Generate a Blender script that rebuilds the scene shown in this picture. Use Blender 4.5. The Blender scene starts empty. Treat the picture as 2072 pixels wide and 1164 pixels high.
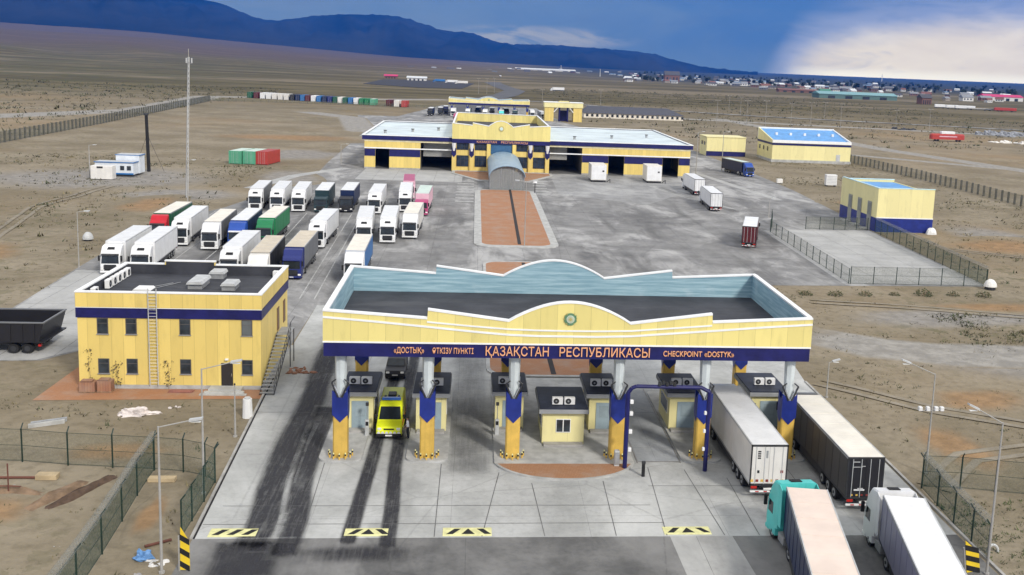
import bpy, math, random
from mathutils import Vector, Matrix, noise
random.seed(7)
R_ = math.radians
scene = bpy.context.scene
COL = scene.collection

# ------------------------------------------------------------------ camera
CF, CPITCH, CROLL, CYAW, CH, CCX, CCY = 2115.37, 0.1609, 0.04067, 0.10373, 29.745, 1174.13, 475.31
_F = Vector((math.sin(CYAW)*math.cos(CPITCH), math.cos(CYAW)*math.cos(CPITCH), -math.sin(CPITCH)))
_R0 = Vector((math.cos(CYAW), -math.sin(CYAW), 0)); _U0 = _R0.cross(_F)
_R = _R0*math.cos(CROLL)+_U0*math.sin(CROLL); _U = -_R0*math.sin(CROLL)+_U0*math.cos(CROLL)
cd = bpy.data.cameras.new('camera'); cam = bpy.data.objects.new('camera', cd); COL.objects.link(cam)
m3 = Matrix((_R, _U, -_F)).transposed()
cam.matrix_world = Matrix.Translation((0, 0, CH)) @ m3.to_4x4()
cd.sensor_width = 36; cd.lens = CF/2072*36
cd.shift_x = (1036-CCX)/2072; cd.shift_y = (CCY-582)/2072
cd.clip_start = 1; cd.clip_end = 90000
scene.camera = cam

# ------------------------------------------------------------------ sun, view
SUN_EL, SUN_AZ = R_(35), R_(150)      # azimuth clockwise from +y: behind the camera, to its right
sd = bpy.data.lights.new('sun', 'SUN'); sun = bpy.data.objects.new('sun', sd); COL.objects.link(sun)
sd.energy = 2.4; sd.angle = R_(8); sd.color = (1.0, 0.95, 0.87)
_sv = Vector((math.sin(SUN_AZ)*math.cos(SUN_EL), math.cos(SUN_AZ)*math.cos(SUN_EL), math.sin(SUN_EL)))
sun.rotation_euler = _sv.to_track_quat('Z', 'Y').to_euler()
scene.view_settings.view_transform = 'Standard'; scene.view_settings.look = 'None'
scene.view_settings.exposure = 0.31; scene.view_settings.gamma = 1.0
scene.view_settings.use_curve_mapping = False
scene.cycles.volume_bounces = 0; scene.cycles.max_bounces = 5
scene.cycles.diffuse_bounces = 2; scene.cycles.glossy_bounces = 2; scene.cycles.transparent_max_bounces = 12
scene.cycles.use_denoising = True

# ------------------------------------------------------------------ node helper
class NT:
    def __init__(s, tree): s.t = tree; s.n = tree.nodes; s.l = tree.links
    def node(s, typ, **kw):
        n = s.n.new(typ)
        for k, v in kw.items(): setattr(n, k, v)
        return n
    def put(s, sock, v):
        if isinstance(v, bpy.types.NodeSocket): s.l.new(v, sock)
        elif v is not None: sock.default_value = v
    def math(s, op, a, b=None, c=None, clamp=False):
        n = s.node('ShaderNodeMath', operation=op); n.use_clamp = clamp
        s.put(n.inputs[0], a); s.put(n.inputs[1], b)
        if c is not None: s.put(n.inputs[2], c)
        return n.outputs[0]
    def mix(s, f, a, b, blend='MIX'):
        n = s.node('ShaderNodeMix', data_type='RGBA', blend_type=blend)
        s.put(n.inputs[0], f)
        s.put(n.inputs[6], a if isinstance(a, bpy.types.NodeSocket) else (*a[:3], 1))
        s.put(n.inputs[7], b if isinstance(b, bpy.types.NodeSocket) else (*b[:3], 1))
        return n.outputs[2]
    def smooth(s, v, a, b, lo=0.0, hi=1.0):
        n = s.node('ShaderNodeMapRange', interpolation_type='SMOOTHSTEP')
        s.put(n.inputs[0], v); s.put(n.inputs[1], a); s.put(n.inputs[2], b); s.put(n.inputs[3], lo); s.put(n.inputs[4], hi)
        return n.outputs[0]
    def noise(s, vec, scale, detail=3, rough=0.55, dist=0.0):
        n = s.node('ShaderNodeTexNoise'); s.put(n.inputs['Vector'], vec)
        n.inputs['Scale'].default_value = scale; n.inputs['Detail'].default_value = detail
        n.inputs['Roughness'].default_value = rough; n.inputs['Distortion'].default_value = dist
        return n.outputs[0]
    def scaled(s, vec, x, y, z):
        n = s.node('ShaderNodeMapping'); s.put(n.inputs[0], vec); n.inputs[3].default_value = (x, y, z)
        return n.outputs[0]
    def sep(s, vec):
        n = s.node('ShaderNodeSeparateXYZ'); s.put(n.inputs[0], vec); return n.outputs

# ------------------------------------------------------------------ world: stormy sky
world = bpy.data.worlds.new('World'); scene.world = world; world.use_nodes = True
W = NT(world.node_tree); W.n.clear()
wout = W.node('ShaderNodeOutputWorld'); bg = W.node('ShaderNodeBackground'); W.l.new(bg.outputs[0], wout.inputs[0])
SKYS = 0.1
bg.inputs[1].default_value = SKYS
sky = W.node('ShaderNodeTexSky', sky_type='NISHITA'); sky.sun_disc = False
sky.sun_elevation = SUN_EL; sky.sun_rotation = SUN_AZ
gen = W.node('ShaderNodeTexCoord').outputs['Generated']
sx, sy, sz = W.sep(gen)
az = W.math('ARCTAN2', sx, sy)
n1 = W.noise(W.scaled(gen, 5, 5, 16), 1.0, 5, 0.6, 0.4)
n2 = W.noise(W.scaled(gen, 16, 16, 60), 1.0, 4, 0.6, 0.6)
# heavy blue storm cloud, a little lighter towards the left
storm = W.mix(W.smooth(az, 0.28, -0.22), (0.085, 0.165, 0.40), (0.165, 0.235, 0.375))
storm = W.mix(W.smooth(n1, 0.40, 0.70, 0, 0.45), storm, (0.24, 0.30, 0.43))
storm = W.mix(W.smooth(n2, 0.50, 0.75, 0, 0.25), storm, (0.09, 0.13, 0.26))
storm = W.mix(W.math('MULTIPLY', W.smooth(sz, 0.032, 0.0, 0, 0.55), W.smooth(az, 0.05, 0.20)), storm, (0.20, 0.27, 0.40))
storm = W.mix(W.math('MULTIPLY', W.smooth(az, 0.05, -0.25), W.smooth(n2, 0.35, 0.6, 0.15, 0.6)), storm, (0.23, 0.28, 0.40))
# bright broken patch low over the ridge
da = W.math('DIVIDE', W.math('SUBTRACT', az, 0.055), 0.085)
de = W.math('DIVIDE', W.math('SUBTRACT', sz, 0.024), 0.010)
gp = W.math('ADD', W.math('MULTIPLY', da, da), W.math('MULTIPLY', de, de))
patch = W.math('MULTIPLY', W.smooth(gp, 1.6, 0.1), W.smooth(n2, 0.36, 0.62))
storm = W.mix(W.math('MULTIPLY', patch, 0.75), storm, (0.58, 0.52, 0.52))
# cream clear-up to the right, below a slanting cloud edge
t = W.math('DIVIDE', W.math('SUBTRACT', az, 0.262), 0.165, clamp=True)
eb = W.math('ADD', W.math('MULTIPLY', t, 0.034), W.smooth(t, 0.0, 0.22, 0.0, 0.021))
eb = W.math('ADD', eb, W.math('MULTIPLY', W.math('SUBTRACT', n1, 0.5), 0.030))
eb = W.math('ADD', eb, W.math('MULTIPLY', W.math('SUBTRACT', n2, 0.5), 0.012))
eb = W.math('SUBTRACT', eb, W.smooth(az, 0.325, 0.235, 0, 0.050))
dd = W.math('SUBTRACT', sz, eb)
creamf = W.math('MULTIPLY', W.smooth(dd, 0.010, -0.020), W.smooth(az, 0.245, 0.345))
veil = W.math('MULTIPLY', W.smooth(dd, 0.046, -0.006, 0, 0.9), W.smooth(n2, 0.25, 0.6, 0.6, 1.0))
cream = W.mix(W.smooth(n1, 0.35, 0.7), (0.70, 0.63, 0.52), (0.84, 0.79, 0.70))
cream = W.mix(W.smooth(n2, 0.55, 0.72, 0, 0.55), cream, (0.44, 0.44, 0.47))
cream = W.mix(W.smooth(sz, 0.010, 0.0), cream, (0.93, 0.92, 0.90))
low = W.mix(creamf, W.mix(veil, W.mix(1.0, storm, (1.06,1.06,0.60), 'MULTIPLY'), (0.56,0.56,0.50)), W.mix(1.0, cream, (1.78,1.60,0.98), 'MULTIPLY'))
# the rest of the sky: bright overcast
over = W.mix(W.smooth(n1, 0.3, 0.7), (0.74, 0.75, 0.76), (1.02, 1.01, 0.99))
cloud = W.mix(W.smooth(sz, 0.10, 0.30), low, over)
back = W.smooth(W.math('ABSOLUTE', az), 0.75, 1.3)
cloud = W.mix(back, cloud, over)
cloud10 = W.mix(1.0, cloud, (1/SKYS, 1/SKYS, 1/SKYS), 'MULTIPLY')
W.l.new(W.mix(0.93, sky.outputs[0], cloud10), bg.inputs[0])

# ------------------------------------------------------------------ pixel rays -> places (same pose as the camera above)
def ray(u, v): return _F*CF + _R*(u-CCX) - _U*(v-CCY)
def G(u, v, z=0.0):
    d = ray(u, v); k = (z-CH)/d.z; return (d.x*k, d.y*k)
def V(u, v, Y):
    d = ray(u, v); k = Y/d.y; return (d.x*k, CH+d.z*k)

# ------------------------------------------------------------------ materials
MATS = {}
def new_mat(name):
    m = bpy.data.materials.new(name); m.use_nodes = True; MATS[name] = m
    k = NT(m.node_tree); b = k.n['Principled BSDF']; return m, k, b
def pm(name, c, rough=0.6, var=0.12, scale=0.8, metal=0.0, streak=0.0, spec=0.4, dirt=None, coat=0.0):
    """plain paint / plaster / metal with uneven tone, optional vertical streaks and dirt"""
    if name in MATS: return MATS[name]
    m, k, b = new_mat(name)
    co = k.node('ShaderNodeTexCoord').outputs['Object']
    oi = k.node('ShaderNodeObjectInfo').outputs['Random']
    off = k.node('ShaderNodeVectorMath', operation='ADD'); k.put(off.inputs[0], co)
    cx = k.node('ShaderNodeCombineXYZ'); k.put(cx.inputs[0], k.math('MULTIPLY', oi, 57.0)); k.put(off.inputs[1], cx.outputs[0])
    co = off.outputs[0]
    n = k.noise(co, scale, 5, 0.6)
    lo = [x*(1-var) for x in c]; hi = [min(1, x*(1+var)) for x in c]
    col = k.mix(k.smooth(n, 0.3, 0.7), lo, hi)
    col = k.mix(k.math('MULTIPLY', oi, 0.22 if streak else 0.0), col, [x*0.55 for x in c])
    if streak:
        st = k.noise(k.scaled(co, 2.2, 2.2, 0.12), 1.0, 4, 0.65)
        d = dirt or [x*0.45 for x in c]
        col = k.mix(k.smooth(st, 0.5, 0.8, 0, streak), col, d)
    k.put(b.inputs['Base Color'], col)
    b.inputs['Roughness'].default_value = rough; b.inputs['Metallic'].default_value = metal
    b.inputs['Specular IOR Level'].default_value = spec; b.inputs['Coat Weight'].default_value = coat
    return m
def panel_mat(name, c, w=1.25, axis=0, seam=0.025, var=0.12):
    """cladding: panels of slightly different tone with seams between"""
    if name in MATS: return MATS[name]
    m, k, b = new_mat(name)
    co = k.node('ShaderNodeNewGeometry').outputs['Position']
    s = k.sep(co); q = k.math('DIVIDE', k.math('ADD', s[0], s[1]) if axis == 2 else s[axis], w)
    fr = k.math('FRACT', q); fl = k.math('FLOOR', q)
    wn = k.node('ShaderNodeTexWhiteNoise', noise_dimensions='1D'); k.put(wn.inputs['W'], fl)
    col = k.mix(wn.outputs['Value'], [x*(1-var) for x in c], [min(1, x*(1+var*0.6)) for x in c])
    n = k.noise(k.scaled(co, 1.4, 1.4, 0.35), 1.0, 5, 0.62)
    col = k.mix(k.smooth(n, 0.48, 0.8, 0, 0.4), col, [x*0.62 for x in c])
    col = k.mix(k.smooth(fr, seam, seam*0.3), col, [x*0.5 for x in c])
    k.put(b.inputs['Base Color'], col); b.inputs['Roughness'].default_value = 0.5
    return m
def stuff_alpha(name, c, a, rough=0.7):
    """woven wire: part see-through"""
    if name in MATS: return MATS[name]
    m, k, b = new_mat(name)
    b.inputs['Base Color'].default_value = (*c, 1); b.inputs['Roughness'].default_value = rough
    tr = k.node('ShaderNodeBsdfTransparent'); mx = k.node('ShaderNodeMixShader')
    n = k.noise(k.node('ShaderNodeNewGeometry').outputs['Position'], 6.0, 3)
    k.put(mx.inputs[0], k.smooth(n, 0.2, 0.8, a*0.6, a*1.4))
    k.l.new(tr.outputs[0], mx.inputs[1]); k.l.new(b.outputs[0], mx.inputs[2])
    k.l.new(mx.outputs[0], k.n['Material Output'].inputs[0]); return m
def ground_color(k):
    p = k.node('ShaderNodeNewGeometry').outputs['Position']
    x, y, z = k.sep(p)
    big = k.noise(p, 0.006, 5, 0.6); mid = k.noise(p, 0.05, 5, 0.62); fine = k.noise(p, 0.9, 4, 0.6)
    flow = k.noise(k.scaled(p, 0.004, 0.03, 0.01), 1.0, 5, 0.62, 0.8)
    c = k.mix(k.smooth(mid, 0.35, 0.68), (0.198, 0.165, 0.112), (0.290, 0.248, 0.182))
    c = k.mix(k.smooth(fine, 0.42, 0.72, 0, 0.45), c, (0.125, 0.104, 0.070))
    c = k.mix(k.smooth(big, 0.48, 0.66, 0, 0.55), c, (0.30, 0.21, 0.118))
    gv = k.math('GREATER_THAN', k.noise(p, 0.35, 4, 0.7), 0.56)
    gz = k.smooth(k.noise(p, 0.02, 4, 0.6), 0.45, 0.62)
    c = k.mix(k.math('MULTIPLY', k.math('MULTIPLY', gv, gz), 0.5), c, (0.115, 0.112, 0.058))
    # far steppe: streaked scrub and bare pale soil
    far = k.smooth(y, 420, 900)
    st = k.mix(k.smooth(flow, 0.36, 0.66), (0.070, 0.058, 0.028), (0.150, 0.124, 0.066))
    st = k.mix(k.smooth(k.noise(k.scaled(p, 0.0012, 0.006, 0.01), 1.0, 4, 0.6, 0.5), 0.50, 0.62, 0, 0.7), st, (0.225, 0.185, 0.125))
    st = k.mix(k.smooth(k.noise(p, 0.045, 4, 0.7), 0.5, 0.7, 0, 0.6), st, (0.056, 0.056, 0.026))
    left = k.smooth(x, -100, -420)
    st = k.mix(k.math('MULTIPLY', left, k.smooth(k.noise(p, 0.011, 4, 0.65), 0.38, 0.6, 0, 0.6)), st, (0.070, 0.072, 0.032))
    c = k.mix(far, c, st)
    # open plain far off, darker with distance towards the right
    c = k.mix(k.math('MULTIPLY', k.smooth(y, 1700, 2900), k.smooth(k.math('ADD', x, k.math('MULTIPLY', y, -0.03)), 0, 500)), c, (0.035, 0.042, 0.040))
    # the alluvial slope under the mountains: bare dusky violet-brown rock
    c = k.mix(k.math('MULTIPLY', k.smooth(y, 1500, 3600), k.smooth(x, 300, -300, 0, 0.75)), c, (0.100, 0.066, 0.046))
    return c, fine, p
def ground_finish(k, b, c, fine, p):
    k.put(b.inputs['Base Color'], c); b.inputs['Roughness'].default_value = 0.95
    b.inputs['Specular IOR Level'].default_value = 0.1
    bp = k.node('ShaderNodeBump'); bp.inputs['Strength'].default_value = 0.55; bp.inputs['Distance'].default_value = 0.25
    k.put(bp.inputs['Height'], k.math('ADD', fine, k.noise(p, 0.25, 4, 0.65))); k.l.new(bp.outputs[0], b.inputs['Normal'])
def ground_mat():
    m, k, b = new_mat('ground'); c, fine, p = ground_color(k); ground_finish(k, b, c, fine, p); return m
def dust_mat(name, col, a=0.9, sc=0.06, lo=0.25, hi=0.9, stretch=0.8):
    """bare soil that thins out into the surrounding ground (attribute 'edge')"""
    m, k, b = new_mat(name); c, fine, p = ground_color(k)
    at = k.node('ShaderNodeAttribute', attribute_name='edge').outputs['Fac']
    n = k.noise(k.scaled(p, sc, sc*stretch, sc), 1.0, 6, 0.68, 0.4)
    v = k.math('MULTIPLY', k.smooth(k.math('ADD', k.math('MULTIPLY', at, 0.75), k.math('MULTIPLY', n, 0.6)), lo+0.2, hi), k.smooth(at, 0.0, 0.6))
    tone = k.mix(k.smooth(k.noise(p, 0.5, 5, 0.65), 0.35, 0.68), [q*0.8 for q in col], [min(1, q*1.15) for q in col])
    ground_finish(k, b, k.mix(k.math('MULTIPLY', v, a), c, tone), fine, p); return m
def paving_mat(name, lo, hi, crackc, slab=(6.0, 6.0), joint=0.012, streaky=0.0, scale=1.0, stain=None, staina=0.5):
    m, k, b = new_mat(name)
    p = k.node('ShaderNodeNewGeometry').outputs['Position']
    x, y, z = k.sep(p)
    n = k.noise(p, 0.22*scale, 6, 0.65); f = k.noise(p, 2.2, 4, 0.7)
    c = k.mix(k.smooth(n, 0.3, 0.7), lo, hi)
    c = k.mix(k.smooth(f, 0.45, 0.75, 0, 0.35), c, [q*0.7 for q in lo])
    if streaky:
        s = k.noise(k.scaled(p, 0.10, 0.05, 1), 1.0, 6, 0.66, 0.7)
        c = k.mix(k.smooth(s, 0.47, 0.66, 0, streaky), c, [min(1, q*1.7) for q in hi])
        s2 = k.noise(k.scaled(p, 0.22, 0.035, 1), 1.0, 5, 0.6, 0.3)
        c = k.mix(k.smooth(s2, 0.5, 0.75, 0, streaky), c, [q*0.5 for q in lo])
    if stain:
        s3 = k.noise(k.scaled(p, 0.7, 0.06, 1), 1.0, 4, 0.6, 0.2)
        c = k.mix(k.smooth(s3, 0.5, 0.72, 0, staina), c, stain)
    jx = k.math('FRACT', k.math('DIVIDE', k.math('ADD', x, 1000), slab[0])); jy = k.math('FRACT', k.math('DIVIDE', k.math('ADD', y, 1001.5), slab[1]))
    j = k.math('MAXIMUM', k.math('LESS_THAN', jx, joint), k.math('LESS_THAN', jy, joint))
    wob = k.noise(p, 0.5, 3)
    c = k.mix(k.math('MULTIPLY', j, k.smooth(wob, 0.3, 0.6, 0.15, 0.8)), c, crackc)
    vc = k.node('ShaderNodeTexVoronoi', feature='DISTANCE_TO_EDGE'); k.put(vc.inputs['Vector'], p); vc.inputs['Scale'].default_value = 0.07
    wv = k.math('ADD', vc.outputs['Distance'], k.math('MULTIPLY', k.math('SUBTRACT', f, 0.5), 0.03))
    c = k.mix(k.smooth(wv, 0.005, 0.001, 0, 0.25), c, crackc)
    k.put(b.inputs['Base Color'], c); b.inputs['Roughness'].default_value = 0.85; b.inputs['Specular IOR Level'].default_value = 0.25
    bp = k.node('ShaderNodeBump'); bp.inputs['Strength'].default_value = 0.25; bp.inputs['Distance'].default_value = 0.05
    k.put(bp.inputs['Height'], f); k.l.new(bp.outputs[0], b.inputs['Normal'])
    return m
def fade_mat(name, c, a=0.9, nscale=1.2, stretch=0.12, lo=0.30, hi=0.62):
    """a stain on the paving: attribute 'edge' (0 rim .. 1 middle) thins it out"""
    m, k, b = new_mat(name)
    at = k.node('ShaderNodeAttribute', attribute_name='edge').outputs['Fac']
    p = k.node('ShaderNodeNewGeometry').outputs['Position']
    n = k.noise(k.scaled(p, nscale, nscale*stretch, 1), 1.0, 5, 0.68, 0.3)
    n2 = k.noise(p, 2.6, 4, 0.7)
    v = k.math('MULTIPLY', k.smooth(k.math('ADD', k.math('MULTIPLY', at, 0.75), k.math('MULTIPLY', n, 0.6)), lo+0.2, hi+0.35), k.smooth(at, 0.0, 0.85))
    v = k.math('MULTIPLY', v, k.smooth(n2, 0.2, 0.6, 0.75, 1.0))
    b.inputs['Base Color'].default_value = (*c, 1); b.inputs['Roughness'].default_value = 0.8
    tr = k.node('ShaderNodeBsdfTransparent'); mx = k.node('ShaderNodeMixShader')
    v = k.math('MULTIPLY', v, k.smooth(k.noise(k.scaled(p, 5.5, 0.22, 1), 1.0, 4, 0.7), 0.30, 0.58, 0.66, 1.0))
    v = k.math('MULTIPLY', v, k.smooth(k.noise(k.scaled(p, 0.5, 0.16, 1), 1.0, 4, 0.7), 0.28, 0.55, 0.62, 1.0))
    k.put(mx.inputs[0], k.math('MULTIPLY', v, a))
    k.l.new(tr.outputs[0], mx.inputs[1]); k.l.new(b.outputs[0], mx.inputs[2])
    k.l.new(mx.outputs[0], k.n['Material Output'].inputs[0]); return m
def brick_mat(name, c1, c2):
    m, k, b = new_mat(name)
    p = k.node('ShaderNodeNewGeometry').outputs['Position']
    br = k.node('ShaderNodeTexBrick'); k.put(br.inputs['Vector'], p); br.inputs['Scale'].default_value = 2.2
    br.inputs['Color1'].default_value = (*c1, 1); br.inputs['Color2'].default_value = (*c2, 1); br.inputs['Mortar'].default_value = (*[x*0.6 for x in c1], 1)
    br.inputs['Mortar Size'].default_value = 0.03
    n = k.noise(p, 0.35, 5, 0.65)
    c = k.mix(k.smooth(n, 0.42, 0.75, 0, 0.55), br.outputs['Color'], (0.34, 0.28, 0.23))
    k.put(b.inputs['Base Color'], c); b.inputs['Roughness'].default_value = 0.9; return m
def glass_mat(name, c=(0.02, 0.025, 0.03), rough=0.12):
    m, k, b = new_mat(name)
    n = k.noise(k.node('ShaderNodeTexCoord').outputs['Object'], 0.9, 3)
    k.put(b.inputs['Base Color'], k.mix(k.smooth(n, 0.35, 0.65), c, [x*2.2 for x in c]))
    b.inputs['Roughness'].default_value = rough; b.inputs['Specular IOR Level'].default_value = 0.5; return m
def rock_mat():
    m, k, b = new_mat('mountain_rock')
    p = k.node('ShaderNodeNewGeometry').outputs['Position']
    n = k.noise(k.scaled(p, 0.0009, 0.0004, 0.002), 1.0, 7, 0.62, 0.4)
    c = k.mix(k.smooth(n, 0.35, 0.65), (0.014, 0.017, 0.020), (0.034, 0.036, 0.036))
    k.put(b.inputs['Base Color'], c); b.inputs['Roughness'].default_value = 1.0; b.inputs['Specular IOR Level'].default_value = 0.0; return m

YEL = panel_mat('yellow_panels', (0.78, 0.665, 0.245), 1.25, 2, 0.02, 0.09)
YELW = panel_mat('yellow_wall', (0.76, 0.58, 0.175), 1.0, 2, 0.03, 0.09)
YELP = panel_mat('pale_yellow_wall', (0.80, 0.725, 0.36), 2.4, 2, 0.01, 0.05)
AMB = pm('amber_paint', (0.66, 0.43, 0.09), 0.5, 0.12, 1.2, streak=0.35)
NAVY = pm('navy_paint', (0.010, 0.011, 0.095), 0.45, 0.25, 0.7)
BLUE = pm('blue_paint', (0.014, 0.028, 0.20), 0.4, 0.2, 0.8)
WHITE = pm('white_paint', (0.80, 0.80, 0.79), 0.5, 0.06, 0.9, streak=0.25, dirt=(0.5, 0.48, 0.44))
TRIM = pm('white_trim', (0.82, 0.83, 0.83), 0.5, 0.06, 0.7)
LBLUE = None
def deck_mat():
    m, k, b = new_mat('roof_felt'); p = k.node('ShaderNodeNewGeometry').outputs['Position']; x, y, z = k.sep(p)
    c = k.mix(k.smooth(k.noise(p, 0.35, 6, 0.65), 0.3, 0.7), (0.020, 0.022, 0.029), (0.046, 0.049, 0.060))
    c = k.mix(k.smooth(k.noise(k.scaled(p, 0.12, 0.5, 1), 1.0, 5, 0.65, 0.6), 0.52, 0.72, 0, 0.6), c, (0.085, 0.086, 0.092))
    sm = k.math('LESS_THAN', k.math('FRACT', k.math('DIVIDE', k.math('ADD', y, 500), 1.05)), 0.05)
    c = k.mix(k.math('MULTIPLY', sm, 0.6), c, (0.012, 0.012, 0.015))
    k.put(b.inputs['Base Color'], c); b.inputs['Roughness'].default_value = 0.75; return m
DECK = deck_mat()
SOFFIT = pm('soffit', (0.55, 0.55, 0.54), 0.7)
GREYM = pm('grey_metal', (0.36, 0.37, 0.38), 0.45, 0.12, 1.5, 0.4)
PALEM = pm('pale_metal', (0.48, 0.49, 0.49), 0.5, 0.12, 1.2)
BLACK = pm('black_rubber', (0.014, 0.014, 0.015), 0.8, 0.3, 2)
DARK = pm('dark_metal', (0.030, 0.031, 0.034), 0.5, 0.3, 1.5)
GREEN = pm('green_post', (0.016, 0.035, 0.026), 0.5, 0.2)
GLASS = glass_mat('window_glass')
def _blinds_reflection():  # blind slats on some panes; also window reflection put into the colour
    k = NT(GLASS.node_tree); b = k.n['Principled BSDF']; old = b.inputs['Base Color'].links[0].from_socket
    r = k.node('ShaderNodeObjectInfo').outputs['Random']
    z = k.sep(k.node('ShaderNodeNewGeometry').outputs['Position'])[2]
    sl = k.smooth(k.math('FRACT', k.math('MULTIPLY', z, 9.0)), 0.2, 0.5, 0.6, 1.0)
    k.put(b.inputs['Base Color'], k.mix(k.math('MULTIPLY', k.smooth(r, 0.80, 1.0, 0, 0.5), sl), old, (0.26,0.28,0.28)))
_blinds_reflection()
CABGL = glass_mat('windscreen_glass', (0.010, 0.014, 0.017), 0.15)
CAPM = pm('pale_capital', (0.58,0.63,0.64), 0.4, 0.1, 1)
CONC = pm('kerb_concrete', (0.41, 0.41, 0.395), 0.85, 0.18, 0.9)
CONCD = pm('old_concrete', (0.36, 0.35, 0.33), 0.9, 0.2, 0.8)
ORANGE = pm('orange_letters', (0.85, 0.42, 0.22), 0.4, 0.04)
BRICKP = brick_mat('brick_paving', (0.36, 0.18, 0.09), (0.41, 0.215, 0.115))
BRICKO = brick_mat('orange_paving', (0.41, 0.20, 0.10), (0.37, 0.175, 0.085))
CHROME = pm('bright_metal', (0.7, 0.7, 0.7), 0.25, 0.1, 2, 0.9)
REDL = pm('red_lens', (0.45, 0.02, 0.015), 0.3)
LAMPL = pm('lamp_lens', (0.75, 0.75, 0.72), 0.2)
PIPE = pm('steel_pipe', (0.22, 0.21, 0.20), 0.5, 0.2)
WOOD = pm('weathered_wood', (0.30, 0.20, 0.13), 0.85, 0.3, 3)
SKYBL = pm('skyblue_roof', (0.10, 0.30, 0.62), 0.5, 0.15, 0.5)
POLE = pm('galvanised_pole', (0.34, 0.33, 0.31), 0.5, 0.1, 1.5)
YSTR = pm('road_yellow', (0.66, 0.64, 0.32), 0.8, 0.15, 2)
WLINE = pm('line_paint', (0.40, 0.40, 0.39), 0.85, 0.25, 0.8)
COILM = pm('coil_steel', (0.17,0.175,0.165), 0.5)
WIRE = stuff_alpha('fence_wire', (0.035, 0.085, 0.062), 0.50)
WIREY = stuff_alpha('dry_fence_wire', (0.12, 0.13, 0.09), 0.30)
RAZOR = stuff_alpha('razor_wire', (0.30, 0.32, 0.30), 0.16)
def corr_mat():
    m, k, b = new_mat('pale_blue_sheeting')
    p = k.node('ShaderNodeNewGeometry').outputs['Position']
    n = k.noise(k.scaled(p, 0.25, 0.25, 5.0), 1.0, 5, 0.65); n2 = k.noise(p, 0.5, 4)
    c = k.mix(k.smooth(n, 0.35, 0.68), (0.19, 0.33, 0.40), (0.36, 0.52, 0.58))
    c = k.mix(k.smooth(n2, 0.55, 0.8, 0, 0.4), c, (0.55, 0.63, 0.66))
    k.put(b.inputs['Base Color'], c); b.inputs['Roughness'].default_value = 0.5; return m
LBLUE = corr_mat()
WHROOF = pm('pale_sheet_roof', (0.60, 0.68, 0.70), 0.45, 0.16, 0.12)

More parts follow.
